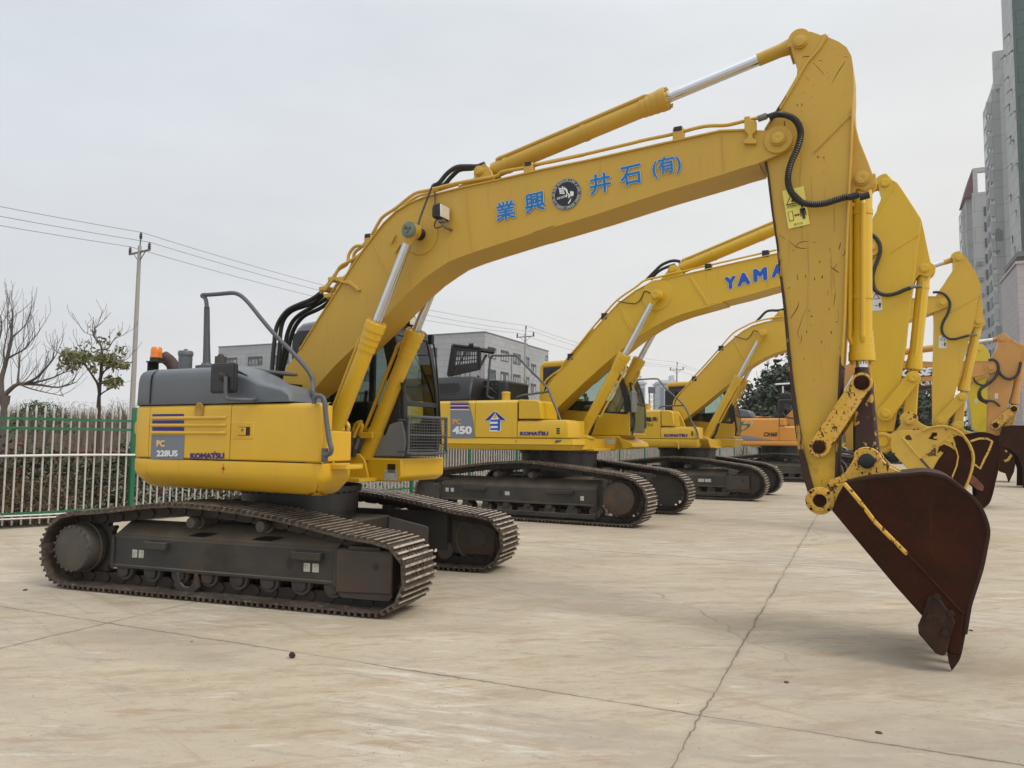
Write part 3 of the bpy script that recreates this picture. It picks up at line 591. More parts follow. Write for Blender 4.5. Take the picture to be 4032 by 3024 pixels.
    pw=hydraulic(M,'arm_cylinder',ab,am,ae,.079,.047,0,Y1B,eye=.085,eyew=.07,collar=.26,pipe=[(-.055,.072,.06,None),(.055,.072,.06,None)],pipe_r=.018,clamps=(.10,.56),L=.24)
    q=MB()
    hump=M.sz([(1290,615),(1400,560),(1455,505),(1480,478),(1520,480),(1540,505),(1548,545),(1560,570),(1400,615)],-.11,zG)
    for l in (-.11,.08): q.prism(hump,l,l+.03)
    q.build('cylinder_bracket',Y1B,boom,bevel=.006)
    pinhead(M,boom,ab,-.11,.040,Y1B)
    # ---- boom rams
    bp=M.sz([(965,940)],-.36,zG)[0]; g0=M.sz([(890,316)],-.36,zC)[0]; b0=M.sz([(520,1330)],-.36,zC)[0]
    dv=Vector((bp[0]-g0[0],bp[1]-g0[1])).normalized(); kk=(bp[1]-1.21)/dv.y; base=(bp[0]-dv.x*kk,bp[1]-dv.y*kk)
    for l in (-.36,.32):
        hydraulic(M,'boom_cylinder',base,g0,bp,.083,.047,l,Y1,eye=.075,eyew=.055,collar=.06,pipe=[(.02 if l<0 else -.02,.135,.20,None)],pipe_r=.021,clamps=(.22,),L=.30,eyem=Y1B)
    q=MB(); q.cyl((bp[0],-.41,bp[1]),(bp[0],.37,bp[1]),.06,n=24); q.build('pin_shaft',BLKM,boom)
    pinhead(M,boom,bp,-.412,.066,mat('pin_cap_green',(.16,.19,.14),.5,0,[((.10,.12,.09),20,.45,.7,.7)]),STEEL,h=.03,bolts=3,name='pin_cap')
    # ---- arm
    na=-.165; fa=.165
    left=M.sz([(1600,205),(1610,250),(1632,290),(1643,335),(1637,400),(1610,470),(1575,520),(1520,605),(1445,725),(1440,900),(1460,1000),(1490,1250),(1520,1450),(1540,1655)],na,zD)
    left+=M.sz([(330,850),(370,1200),(395,1500)],na,zE)+M.sz([(275,150),(295,330),(318,500),(335,590),(365,690)],na,zF)
    right=M.sz([(490,740),(500,600),(505,450),(515,200),(525,0)],na,zF)+M.sz([(808,1640),(832,1250),(842,850),(852,560),(866,280),(880,0)],na,zE)+M.sz([(1985,590),(1993,480),(1990,340),(1978,265),(1948,212),(1900,178),(1830,148)],na,zD)
    headc=M.sz([(1660,185)],na,zD)[0]
    head=M.sz([(1818,128),(1790,138),(1735,118),(1705,113)],na,zD)+circ(headc,.098,80,190,8)
    aol=left+right+head
    q=MB(); q.prism(aol,na+.006,fa-.006)
    # edge plates (rear and front) a little wider than the box
    arm=q.build('arm',YARM,root,bevel=.008)
    q=MB(); q.ribbon(left[6:],.016,na-.012,fa+.012); q.build('rear_plate',RUSTE,arm,bevel=.004)
    q=MB(); q.ribbon(right[5:-6],.016,na-.010,fa+.010); q.build('front_plate',Y1B,arm,bevel=.004)
    q=MB(); q.ribbon(right[:6],.016,na-.010,fa+.010); q.build('wear_edge',RUSTE,arm,bevel=.004)
    # rusty wear band down the rear edge of the near side
    ee=[(330,850),(370,1200),(395,1500)]; l1_=M.sz([(290,560),(330,850),(370,1200),(395,1500)],na,zE)+M.sz([(275,150),(295,330),(318,500),(335,590),(365,690)],na,zF)
    r1_=M.sz([(294,560),(338,850),(384,1200),(412,1500)],na,zE)+M.sz([(290,150),(316,330),(345,500),(368,590),(400,700)],na,zF)
    q=MB(); q.prism(l1_+r1_[::-1],na-.013,na+.005); q.build('wear_edge',RUSTE,arm)
    # stiffener plates of the arm head
    st=M.sz([(1640,290),(1632,292),(1603,235),(1600,190),(1612,150),(1640,122),(1690,112),(1735,120),(1800,140),(1815,132),(1770,215),(1700,300),(1590,480),(1585,520),(1640,400),(1645,330)],na,zD)
    q=MB(); q.ribbon(M.sz([(1825,140),(1775,225),(1700,310),(1590,500),(1530,600)],na,zD),.028,na-.012,na+.01); q.build('stiffener',Y1B,arm,bevel=.005)
    pinhead(M,arm,headc,na,.043,Y1B)
    # bucket ram bracket on the arm front
    ear=M.sz([(1996,560),(2005,700),(2030,800),(2062,880),(2090,950),(2112,1010)],-.06,zD); ec=M.sz([(2045,1042)],-.06,zD)[0]
    eo=ear+circ(ec,.10,20,-80,6)+M.sz([(2015,1100),(1990,1140),(1975,1230),(1940,1240),(1950,600)],-.06,zD)
    q=MB(); q.prism(eo,-.095,-.06); q.prism(eo,.06,.095); q.build('ram_bracket',Y1B,arm,bevel=.006)
    pinhead(M,arm,ec,-.095,.046,Y1B)
    a,b=M.sz([(1972,640),(1745,870)],na,zD); q=MB(); q.tube([(a[0],na-.002,a[1]),(b[0],na-.002,b[1])],.005,n=6); q.build('weld_seam',Y1B,arm)
    # ---- bucket ram, links
    be=M.sz([(2045,1042)],0,zD)[0]; lk=M.sz([(630,138)],0,zF)[0]; gm=M.sz([(978,1608)],0,zE)[0]
    hydraulic(M,'bucket_cylinder',be,gm,lk,.074,.044,0,Y2,eye=.07,eyew=.05,collar=.05,pipe=[(-.088,.012,.10,None),(-.055,-.082,.10,None)],pipe_r=.020,clamps=(.14,.63),L=.24,eyem=RUSTY)
    la=M.sz([(418,460)],-.20,zF)[0]; lt=M.sz([(630,138)],-.20,zF)[0]; lb=M.sz([(655,530)],-.11,zF)[0]; lt2=M.sz([(632,140)],-.11,zF)[0]
    def dog(p,c,r0,r1,w):
        d=Vector((c[0]-p[0],c[1]-p[1])); a=math.degrees(math.atan2(d.y,d.x)); 
        return circ(p,r0,a+65,a+295,14)+circ(c,r1,a-115,a+115,14)
    q=MB(); o_=dog(la,lt,.078,.075,.08); q.prism(o_,-.235,-.19); q.prism(o_,.19,.235); q.build('bucket_link',YCHIP,root,bevel=.006)
    li=[o for o in root.children if o.name.startswith('bucket_link')][0]
    pinhead(M,li,la,-.235,.036,RUSTM,h=.02); pinhead(M,li,lt,-.235,.042,RUSTM,h=.02)
    q=MB(); q.cyl((la[0],-.235,la[1]),(la[0],.235,la[1]),.055,n=22); q.cyl((lt[0],-.235,lt[1]),(lt[0],.235,lt[1]),.058,n=22); q.build('link_pins',RUSTM,li)
    q=MB(); o_=dog(lt2,lb,.075,.10,.08); q.prism(o_,-.13,.13); q.build('push_link',RUSTY,root,bevel=.02)
    # ---- bucket
    nbk=-.53; fbk=.47
    hp=M.sz([(422,728)],nbk+.28,zF)[0]
    side=M.sz([(545,640),(640,618),(760,604),(850,600),(950,592),(1050,612),(1130,667),(1205,733),(1245,803),(1266,880),(1255,960),(1230,1080),(1180,1235),(1168,1290),(1150,1400),(1120,1500),(1068,1490),(1000,1400),(935,1310),(800,1160),(640,970),(480,778),(510,700)],nbk,zF)
    q=MB()
    for l in (nbk,fbk-.025): q.prism(side,l,l+.025)
    b=q.build('bucket',RUSTM,root,bevel=.005)
    wrap=[(s,z) for s,z in side[0:15]]
    q=MB(); q.ribbon(sm2(wrap,3),.024,nbk-.004,fbk+.004); q.build('bucket_shell',DKB,b,bevel=.004)
    # fold line with paint left on it, reinforcing plate in front of the fold
    plate=M.sz([(545,640),(610,720),(750,895),(870,1010),(1000,1150),(1140,1300),(1120,1500),(1068,1490),(935,1310),(800,1160),(640,970),(480,778),(510,700)],nbk,zF)
    q=MB(); q.prism(plate,nbk-.012,nbk+.005); q.build('side_plate',RUSTM,b,bevel=.006)
    l_=M.sz([(540,640),(610,722),(700,840),(790,930),(860,1000)],nbk,zF); q=MB(); q.ribbon(l_,.030,nbk-.018,nbk-.002); q.build('fold_edge',YCHIP,b,bevel=.008)
    l_=M.sz([(860,1000),(1000,1150),(1140,1300)],nbk,zF); q=MB(); q.ribbon(l_,.020,nbk-.018,nbk-.002); q.build('fold_edge',RUSTM,b,bevel=.006)
    # side cutter
    cut=M.sz([(985,1195),(960,1215),(938,1290),(912,1350),(915,1392),(1000,1490),(1035,1503),(1052,1494),(1062,1460),(1075,1400),(1100,1330),(1020,1215)],nbk,zF)
    q=MB(); q.prism(cut,nbk-.045,nbk-.012); c=q.build('side_cutter',DKB,b,bevel=.008)
    q=MB()
    for p in ((1005,1207),(965,1310),(1045,1385),(1075,1290)):
        s,z=M.sz([p],nbk,zF)[0]; q.cyl((s,nbk-.045,z),(s,nbk-.065,z),.024,.02,n=10)
    q.build_each('bolt',DKB,c)
    # teeth: five along the lip
    tooth=M.sz([(1058,1488),(1066,1540),(1082,1615),(1100,1560),(1118,1530),(1130,1500)],nbk+.05,zF); tooth=[(s,max(z,.004)) for s,z in tooth]
    adap=M.sz([(1058,1488),(1130,1500),(1150,1400),(1165,1330),(1100,1330)],nbk+.05,zF)
    for k in range(5):
        l=nbk+.02+k*(fbk-nbk-.13)/4; q=MB(); n=len(tooth); cs=sum(s for s,z in tooth)/n
        vs=[(s,l+.045+( -.045+.03*(0 if j not in(1,2,3) else .7)),z) for j,(s,z) in enumerate(tooth)]+[(s,l+.045+(.045-.03*(0 if j not in(1,2,3) else .7)),z) for j,(s,z) in enumerate(tooth)]
        q.add(vs,[tuple(range(n)),tuple(range(2*n-1,n-1,-1))]+[(i,i+n,(i+1)%n+n,(i+1)%n) for i in range(n)])
        t=q.build('tooth',DKB,b,bevel=.004); q=MB(); q.prism(adap,l-.005,l+.095); q.build('tooth_adapter',DKB,t,bevel=.008)
    # ears and hinge
    ear=M.sz([(540,640),(500,645),(450,662),(470,625),(510,610),(545,590),(575,545),(595,505)],-.22,zF)+circ(M.sz([(655,530)],-.22,zF)[0],.105,150,20,8)+M.sz([(735,520),(775,558),(840,592),(950,600),(1000,608),(830,625),(640,650)],-.22,zF)
    for l in (-.235,.195):
        q=MB(); q.prism(ear,l,l+.04); e_=q.build('bucket_ear',YCHIP,b,bevel=.008)
        hc=M.sz([(422,728)],-.22,zF)[0]; arm_=M.sz([(500,640),(560,640),(500,800),(470,800),(440,805),(430,800)],-.22,zF)
    e2=circ(hc,.102,60,260,14)+M.sz([(500,772),(545,700),(560,640),(500,645),(455,660)],-.22,zF)
    for l in (-.245,.205):
        q=MB(); q.prism(e2,l,l+.04); q.build('hinge_plate',YCHIP,b,bevel=.008)
    pl=M.sz([(655,530)],-.235,zF)[0]; pinhead(M,b,pl,-.235,.044,BLKM)
    q=MB(); q.lathe((hc[0],-.245,hc[1]),(0,-1,0),[(0,.102),(.022,.102),(.025,.097),(.025,.08),(.032,.078),(.032,.052),(.012,.048),(.012,0)],n=32); h=q.build('hinge_cap',YCHIP,b)
    q=MB(); q.cyl((hc[0],-.262,hc[1]),(hc[0],-.25,hc[1]),.046,n=24)
    q.build('hinge_pin',RUSTM,b); q=MB()
    for k in range(4):
        a=R(45+90*k); q.cyl((hc[0]+.088*math.cos(a),-.27,hc[1]+.088*math.sin(a)),(hc[0]+.088*math.cos(a),-.285,hc[1]+.088*math.sin(a)),.011,n=6)
    q.build_each('bolt',RUSTM,h)
    # ---- upper structure: tail ring and side panels
    Rr=1.66; side_l=-1.40; a0=math.degrees(math.atan2(-1.40,-.89))
    tailp=[(Rr*math.cos(R(a)),Rr*math.sin(R(a))) for a in np.linspace(180-(180+a0)*-1-0,180+(180+a0),2)] if False else None
    ang=180+a0+180   # angle of the right-hand corner, measured on through the back
    arc=[(Rr*math.cos(R(t)),Rr*math.sin(R(t))) for t in np.linspace(360-ang,ang-0.0,31)]  # left corner -> back -> right corner
    s_end=M.sz([(2140,1000)],side_l,z1)[0][0]; s_mid=M.sz([(1545,1000)],side_l,z1)[0][0]; s_t=M.sz([(1000,1000)],side_l,z1)[0][0]
    def sidepl(sa,sb,n=6): return [(sa+(sb-sa)*k/n,side_l) for k in range(n+1)]
    z0,z1_=1.297,1.812; rp=[(z0,-.012),(z0+.012,0),(z1_-.05,0),(z1_-.02,-.006),(z1_-.004,-.022),(z1_,-.05)]
    # outward is on the right of travel: run the side from the tail forward
    up=M.root
    core=MB(); core.vprism([(x*.97,y*.97) for x,y in arc]+[(.95,-1.34),(.95,-1.0),(.10,-1.0),(.10,1.1)],1.16,1.79); core.build('deck',BLKM,root)
    q=MB(); q.shell(arc+[(s_t-.004,side_l)],rp,.05); rear=q.build('counterweight',Y1,root,bevel=.004)
    def onside(sa,sb): return sidepl(sa,sb)
    q=MB(); q.shell(sidepl(s_t+.004,s_mid-.005),rp,.05); p2=q.build('side_door',Y1,root,bevel=.004)
    s_end=1.487; fc=[(s_end-.04,side_l+.0),(s_end-.012,side_l+.012),(s_end,side_l+.04),(s_end,-1.375+.01)]
    q=MB(); q.shell(sidepl(s_mid+.005,1.40)+fc,rp,.05); p3=q.build('side_door',Y1,root,bevel=.004)
    # lower skirt
    zb=1.03; sk=[(zb-.03,-.20),(zb,-.13),(zb+.09,-.03),(zb+.13,-.005),(zb+.16,0),(1.265,0),(1.283,-.004),(1.287,-.012)]
    ske=1.487; skl=arc+[(-.70,side_l),(-.2,side_l),(.4,side_l),(1.0,side_l)]; skf=[(1.0,side_l),(ske-.10,side_l),(ske-.03,side_l+.03),(ske,side_l+.10),(ske,-1.1),(ske,-.99)]
    q=MB(); q.shell(arc+[(s_t-.026,side_l)],sk,.06); q.build('counterweight_base',Y1,rear,bevel=.004)
    q=MB(); q.shell([(s_t-.022,side_l),(-.1,side_l),(.4,side_l),(1.0,side_l)]+skf[1:],[(z if z>1.2 else z,o) for z,o in sk],.06); q.build('lower_skirt',Y1,root,bevel=.004)
    q=MB(); q.vprism([(x*.86,y*.86) for x,y in arc]+[(1.30,-1.12),(1.30,-.9),(.5,-.3),(.5,.9),(.2,1.1)],1.035,1.06); q.build('belly_plate',BLKM,root)
    # bulges pressed into the second panel
    def onp(px,z=z1): return M.sz([px],side_l,z)[0]
    for a,b in (((1018,928),(1515,928)),((1018,977),(1515,977)),((1018,1027),(1512,1027))):
        a,b=onp(a),onp(b); zz=(a[1]+b[1])/2; q=MB(); q.tube([(a[0],side_l+.004,zz),(a[0]+.02,side_l-.004,zz),(b[0]-.02,side_l-.004,zz),(b[0],side_l+.004,zz)],.016,n=10); q.build('pressed_rib',Y1,p2)
    nrm=(0,-1,0)
    def rectd(name,pa,pb,m,par,lift=.003):
        a,b=onp(pa),onp(pb); return decal(name,[(a[0],side_l,b[1]),(b[0],side_l,b[1]),(b[0],side_l,a[1]),(a[0],side_l,a[1])],m,par,nrm,lift)
    rectd('navy_stripe',(1022,903),(1233,921),NAVY,p2); rectd('navy_stripe',(1022,945),(1233,969),NAVY,p2); rectd('navy_stripe',(1022,990),(1233,1018),NAVY,p2)
    rectd('model_plate',(1017,1041),(1231,1207),SLATE,p2)
    def L(s,bl,br,tl,m,par,l,zz,off=0.02,lift=.006,**k):
        P=lambda p:A(zz(*p),l); return letter(s,P(bl),P(br),P(tl),m,par,nrm,off,lift,**k)
    L('PC',(1052,1122),(1108,1122),(1052,1077),PCO,p2,side_l,z1,.055); L('228US',(1052,1187),(1195,1187),(1052,1145),WHT,p2,side_l,z1,.05)
    L('KOMATSU',(1277,1203),(1505,1203),(1277,1163),NAVY,p2,side_l,z1,.065); rectd('lettering',(1437,1152),(1447,1160),NAVY,p2,.006)
    c=onp((1337,880)); q=MB(); q.lathe((c[0],side_l+.004,c[1]),(0,-1,0),[(0,.070),(.006,.070),(.009,.064),(.005,.058),(.005,0)],n=30); q.v=[(c[0]+(v[0]-c[0])*.88,v[1],c[1]+(v[2]-c[1])*1.15) for v in q.v]; q.v=[(v[0],v[1]-.006,v[2]) for v in q.v]; q.build('filler_cap',YCAP,p2)
    # latches
    for (pa,pb,par,m_) in (((1603,988),(1676,1047),p3,1),):
        a,b=onp(pa),onp(pb); q=MB(); q.box((a[0]-.10,side_l-.004,b[1]-.035),(b[0]+.04,side_l+.01,a[1]+.045)); q.build('latch_recess',Y1,par,bevel=.012)
        q=MB(); q.box((a[0],side_l-.006,b[1]),(b[0],side_l+.01,a[1])); o=q.build('latch_pocket',INK,par)
        q=MB(); q.box((a[0]+.006,side_l-.016,b[1]+.004),(a[0]+(b[0]-a[0])*.66,side_l-.004,a[1]-.006)); q.build('latch_handle',Y1,o,bevel=.005)
        q=MB(); q.cyl(((a[0]+b[0])/2-.01,side_l-.016,(a[1]+b[1])/2+.012),((a[0]+b[0])/2-.01,side_l-.022,(a[1]+b[1])/2+.012),.013,n=14); q.build('key_lock',STEEL,o)
    aa=R(ang-6); ex=(Rr*math.cos(aa),Rr*math.sin(aa)); od=Vector((math.cos(aa),math.sin(aa),0)); tdv=Vector((-od.y,od.x,0))
    q=MB(); q.box((-.06,-.010,-.065),(.06,.02,.065)); q.build('latch_recess',Y1,rear,bevel=.01,tf=lambda x,y,z:tuple(Vector((ex[0],ex[1],1.59))+tdv*x-od*y+Vector((0,0,z))))
    q=MB(); q.box((-.042,-.016,-.05),(.042,.02,.05)); q.build('latch_handle',Y1,rear,bevel=.006,tf=lambda x,y,z:tuple(Vector((ex[0],ex[1],1.59))+tdv*x-od*y+Vector((0,0,z))))
    # red balance mark
    c=M.sz([(1497,1267)],side_l,z1)[0]; q=MB(); q.box((c[0]-.002,side_l-.004,c[1]-.04),(c[0]+.002,side_l-.002,c[1]+.04)); q.box((c[0]-.03,side_l-.0045,c[1]-.002),(c[0]+.03,side_l-.0025,c[1]+.002)); q.lathe((c[0],side_l-.002,c[1]),(0,-1,0),[(0,.014),(.002,.014),(.002,.012),(0,.012)],n=20); q.build('balance_mark',RED,root.children[0] if False else p2,smooth=False)
    # front boxes and step
    s_end=1.487
    q=MB(); q.box((1.0,-1.375,1.303),(s_end+.004,-.985,1.568)); b1=q.build('tool_box',Y1,root,bevel=.010)
    q=MB(); q.box((1.0,-1.37,1.571),(s_end+.002,-1.243,1.790)); q.build('tool_box',Y1,root,bevel=.010)
    q=MB(); q.box((.30,-1.34,1.30),(s_end-.02,-1.0,1.56)); q.build('deck_rail',Y1,root,bevel=.01)
    q=MB(); q.cyl((s_end+.004,-1.33,1.535),(s_end+.012,-1.33,1.535),.013,n=10); q.build('box_latch',STEEL,b1)
    st=MB(); st.box((s_end-.01,-1.251,1.236),(1.663,-1.025,1.274)); 
    sp=st.build('step',Y1,root,bevel=.008); q=MB()
    for k in range(10): x=-1.245+.214*k/9; q.prism([(x-.009,1.272),(x,1.288),(x+.009,1.272)],0,.006); 
    q.build('step_teeth',Y1,sp,smooth=False,tf=lambda s,l,z:(1.655+l,s,z)); q=MB()
    for k in range(8): x=s_end+.005+.165*k/7; q.prism([(x-.009,1.272),(x,1.288),(x+.009,1.272)],-1.25,-1.244)
    q.build('step_teeth',Y1,sp,smooth=False)
    # front frame between the step and the cab: ram foot plates
    q=MB(); q.box((-.2,-.95,1.045),(.62,.30,1.085)); q.box((.62,.0,1.045),(.80,.30,1.085))
    for l in (-.46,-.29,.22,.38): q.prism([(base[0]-.16,1.08),(base[0]+.16,1.08),(base[0]+.10,base[1]+.06),(base[0]+.03,base[1]+.13),(base[0]-.03,base[1]+.13),(base[0]-.10,base[1]+.06)],l,l+.03)
    q.build('ram_foot',Y1,root,bevel=.006)
    # ---- hood
    hz0=1.818; inner=[(x,y) for x,y in arc]
    def hring(dz,off,cut=None):
        rr_=Rr-off; pts=[(rr_*math.cos(R(t)),rr_*math.sin(R(t))) for t in np.linspace(360-ang,ang,31)]
        pts+=[(-.60,side_l+off),(-.2,side_l+off),(.10,side_l+off),(.22,side_l+off+.01),(.25,-1.2+off),(.20,-.98),(-.40,-.6),(-.9,1.2)]
        return [(x,y,dz) for x,y in pts]
    q=MB(); q.rings([hring(hz0,.0),hring(hz0+.02,-.004),hring(2.05,.002),hring(2.11,.012),hring(2.145,.035),hring(2.168,.075),hring(2.182,.15),hring(2.19,.40)]); hood=q.build('hood',GREY,root,angle=50)
    q=MB(); q.shell([(s_t-.006,side_l-.006),(s_t+.006,side_l-.006)],[(hz0+.01,.006),(2.05,.004),(2.11,-.006),(2.145,-.03),(2.168,-.07)],.04); q.build('panel_gap',INK,hood)
    # front fairing sloping down to the boom
    fa_=M.sz([(1600,598),(1700,640),(1780,690),(1870,712),(1940,730),(1985,765),(1997,820)],-1.30,z1)
    prof=[(.20,hz0)]+[(.20,2.19)]+[(s,z) for s,z in fa_]
    def frg(k): 
        l=[-1.395,-1.385,-1.35,-1.28,-.99][k]; dz=[0,.0,.0,.0,.0][k]; kk=[.80,.90,.97,1.0,1.02][k]
        return [(s if k>1 else s-.01,l,hz0+(z-hz0)*kk) for s,z in prof]
    q=MB(); q.rings([frg(k) for k in range(5)]); q.build('hood_fairing',GREY,root,angle=40)
    # dark triangle of the grille behind the mirror
    tri=M.sz([(1580,605),(1650,640),(1697,688),(1600,660),(1575,640)],-1.37,z1); q=MB(); q.prism(tri,-1.372,-1.34); q.build('grille',BLKM,hood)
    q=MB(); p_=M.sz([(1600,590),(1810,640)],-.6,z1); q.box((.2,-1.0,2.15),(p_[1][0]+.2,-.4,2.185)); q.build('rear_cover',GREY,hood,bevel=.012)
    q=MB(); q.box((-.75,-1.0,1.75),(.16,.25,2.08)); q.build('hose_bay',BLK,root,bevel=.01)
    # rear tank cap, beacon, exhaust, breather
    def post(name,px0,px1,l,r,m,z=z1,**k):
        a,b=A(z(*px0),l),A(z(*px1),l); q=MB(); q.cyl((a[0],l,a[2]-.12),(a[0],l,b[2]),r,n=24); return q.build(name,m,root,bevel=.008,**k)
    a=A(z1(1245,480),-.75); q=MB(); q.lathe((a[0],-.75,2.12),(0,0,1),[(0,.072),(a[2]-2.12-.05,.072),(a[2]-2.12-.05,.080),(a[2]-2.12-.015,.080),(a[2]-2.12,.07),(a[2]-2.12,.02),(a[2]-2.10,.02),(a[2]-2.10,0)],n=28); q.build('air_intake',GREY,root)
    a=A(z1(1165,580),-.55); q=MB(); t0=Vector((a[0],-.55,2.15)); q.tube([t0,t0+Vector((0,0,.12)),t0+Vector((-.05,0,.20)),t0+Vector((-.15,-.02,.27))],[.066,.066,.068,.07],n=18,sub=4); q.build('exhaust_pipe',mat('exhaust_rust',(.045,.022,.018),.7,0,[((.09,.045,.03),9,.45,.7,.8)]),root)
    a=A(z1(1040,585),-.75); b=A(z1(1040,455),-.75); q=MB(); s0=a[0]; zb_=a[2]
    q.box((s0-.045,-.82,zb_-.10),(s0-.03,-.68,zb_+.06)); q.box((s0-.07,-.82,zb_+.045),(s0+.09,-.68,zb_+.06)); be_=q.build('beacon_bracket',BLKM,root,bevel=.004)
    hb=b[2]-zb_-.06; q=MB(); q.lathe((s0+.01,-.75,zb_+.06),(0,0,1),[(0,.066),(.035,.066),(.04,.060)],n=24); q.build('beacon_base',BLKM,be_)
    q=MB(); q.lathe((s0+.01,-.75,zb_+.10),(0,0,1),[(0,.064),(.02,.064),(.02,.060),(.05,.060),(.05,.062),(hb-.055,.059),(hb-.04,.05),(hb-.038,0)],n=28); q.build('beacon_lens',AMBER,be_)
    a=A(z1(1478,545),-1.15); q=MB(); q.lathe((a[0],-1.15,a[2]-.06),(0,0,1),[(0,.04),(.03,.04),(.03,.055),(.10,.055),(.10,.03),(.115,.03),(.13,.015)],n=18); q.build('filler_neck',HUB,root)
    # handrail over the hood
    P=lambda pts,l,z=z1:[A(z(*p),l) for p in pts]
    post=P([(1385,575),(1385,440),(1386,185)],-.95)
    q=MB(); q.tube(post[:2]+[post[2]],[.040,.034,.028],n=12); q.lathe((post[0][0],-.95,post[0][2]-.04),(0,0,1),[(0,.11),(.03,.11),(.04,.06),(.06,.05)],n=20); hr=q.build('handrail_post',RAILG,root)
    rail=P([(1386,190),(1382,150),(1372,122),(1355,112),(1362,104),(1400,103),(1480,97),(1550,91),(1590,97),(1630,122),(1680,175),(1760,275),(1850,380),(1950,480),(2040,580),(2085,645),(2096,690)],-1.02)+P([(2096,740),(2095,790),(2085,812),(2060,825),(2010,828)],-1.10)
    q=MB(); q.tube(rail,.021,n=12,sub=3); q.build('handrail',RAILG,root)
    rail=P([(120,300),(125,240),(150,205),(190,195),(235,215),(258,270),(272,420),(300,640),(325,800),(345,870),(345,915),(325,950),(280,965),(255,965),(250,1000),(252,1035)],-1.42,zS)
    q=MB(); q.tube(rail,.021,n=12,sub=3); e=rail[-1]; q.box((e[0]-.022,-1.43,e[2]-.02),(e[0]+.022,-1.395,e[2]+.10)); q.build('handrail',RAILG,root)
    # mirror on its arm
    mq=P([(1420,562),(1588,562),(1588,762),(1420,762)],-1.50); ct=[sum(p[i] for p in mq)/4 for i in range(3)]; w_=mq[1][0]-mq[0][0]; h_=mq[0][2]-mq[3][2]
    ol=[]; 
    for cx_,cz_,a_ in ((w_/2-.03,h_/2-.03,0),(-w_/2+.03,h_/2-.03,90),(-w_/2+.03,-h_/2+.03,180),(w_/2-.03,-h_/2+.03,270)): ol+=circ((ct[0]+cx_,ct[2]+cz_),.03,a_,a_+90,5)
    q=MB(); q.prism(ol,-1.52,-1.485); mi=q.build('mirror',BLK,root,bevel=.012)
    q=MB(); q.prism([(ct[0]+(s-ct[0])*.84,ct[2]+(z-ct[2])*.86) for s,z in ol],-1.527,-1.515); q.build('mirror_back',DKG,mi,bevel=.01)
    q=MB(); q.lathe((ct[0]+.01,-1.525,ct[2]+.01),(0,-1,0),[(0,.045),(.02,.04),(.035,.02)],n=18); q.build('mirror_pivot',BLKM,mi)
    rail=P([(1512,650),(1512,770),(1518,790),(1535,802),(1600,806)],-1.55)+P([(1690,808)],-1.45)+P([(1715,795)],-1.38); q=MB(); q.tube(rail,.017,n=10,sub=4); q.build('mirror_arm',RAILG,mi)
    # ---- cab
    cr_,cl_=.36,1.06; zf=1.312; zt=2.86
    fs0=1.10
    # side outline in (s,z)
    so_=[(-.55,zf),(-.55,2.0),(-.53,2.70),(-.50,2.80),(-.40,2.86),(-.1,2.89),(.45,2.885),(.72,2.86),(.84,2.80),(.92,2.70),(1.02,2.35),(1.085,1.95),(1.10,1.6),(1.10,1.36),(1.085,zf)]
    # solid lower body and roof, posts between
    def slab(pts,l0,l1,name,m,bev=.02,par=None): q=MB(); q.prism(pts,l0,l1); return q.build(name,m,par or root,bevel=bev)
    cab=slab([(-.55,zf),(-.55,2.02),(-.50,2.02),(-.50,zf+.06),(1.05,zf+.06),(1.085,1.40),(1.10,1.38),(1.085,zf)],cr_,cl_,'cab',CABG)
    roof=slab([(-.53,2.70),(-.50,2.80),(-.40,2.865),(-.1,2.895),(.45,2.89),(.72,2.865),(.86,2.79),(.90,2.72),(.80,2.70)],cr_-.005,cl_+.005,'cab_roof',CABG,.04,cab)
    # right side (towards the boom): grey lower half, dark upper frame with its window
    lower=M.sz([(740,985),(1290,985),(1320,800),(1300,600),(1285,530),(1240,530),(1170,545),(1110,570),(1085,640),(1060,700),(1045,712),(880,660),(700,640),(640,985)],cr_,zS)
    slab([(-.5,zf)]+[(-.5,1.62)]+[(s,z) for s,z in lower[:-1]][::-1],cr_-.012,cr_+.02,'side_panel',CABG,.012,cab)
    ring_o=[(-.53,1.55),(-.53,2.72),(-.45,2.78),(.80,2.76),(.885,2.70),(.985,2.35),(1.045,1.95),(1.06,1.60),(1.06,1.50),(1.0,1.50)]
    ring_i=[(-.42,1.68),(-.42,2.60),(-.36,2.66),(.72,2.65),(.78,2.60),(.85,2.35),(.895,1.95),(.90,1.78),(.86,1.70),(.70,1.68)]
    def frame_ring(o,i,l0,l1,name,m):
        q=MB(); n=len(o); vs=[(s,l0,z) for s,z in o]+[(s,l0,z) for s,z in i]+[(s,l1,z) for s,z in o]+[(s,l1,z) for s,z in i]; fs=[]
        for k in range(n):
            k2=(k+1)%n; fs+=[(k,k2,n+k2,n+k),(2*n+k,3*n+k,3*n+k2,2*n+k2),(k,2*n+k,2*n+k2,k2),(n+k,n+k2,3*n+k2,3*n+k)]
        return q.add(vs,fs).build(name,m,cab,bevel=.008)
    frame_ring(ring_o,ring_i,cr_-.006,cr_+.05,'window_frame',DKG); frame_ring(ring_o,ring_i,cl_-.05,cl_+.006,'window_frame',DKG)
    q=MB(); q.add([(s,cr_+.02,z) for s,z in ring_i],[tuple(range(len(ring_i)))]); q.build('side_window',GLASS,cab,smooth=False)
    q=MB(); q.add([(s,cl_-.02,z) for s,z in ring_i],[tuple(range(len(ring_i)))]); q.build('side_window',GLASS,cab,smooth=False)
    # door bar across the far side
    slab([(.10,1.40),(.10,2.66),(.17,2.66),(.17,1.40)],cl_-.05,cl_+.004,'door_post',DKG,.008,cab)
    slab([(-.5,1.32),(1.05,1.32),(1.05,1.66),(-.5,1.66)],cl_-.02,cl_+.008,'side_panel',CABG,.01,cab)
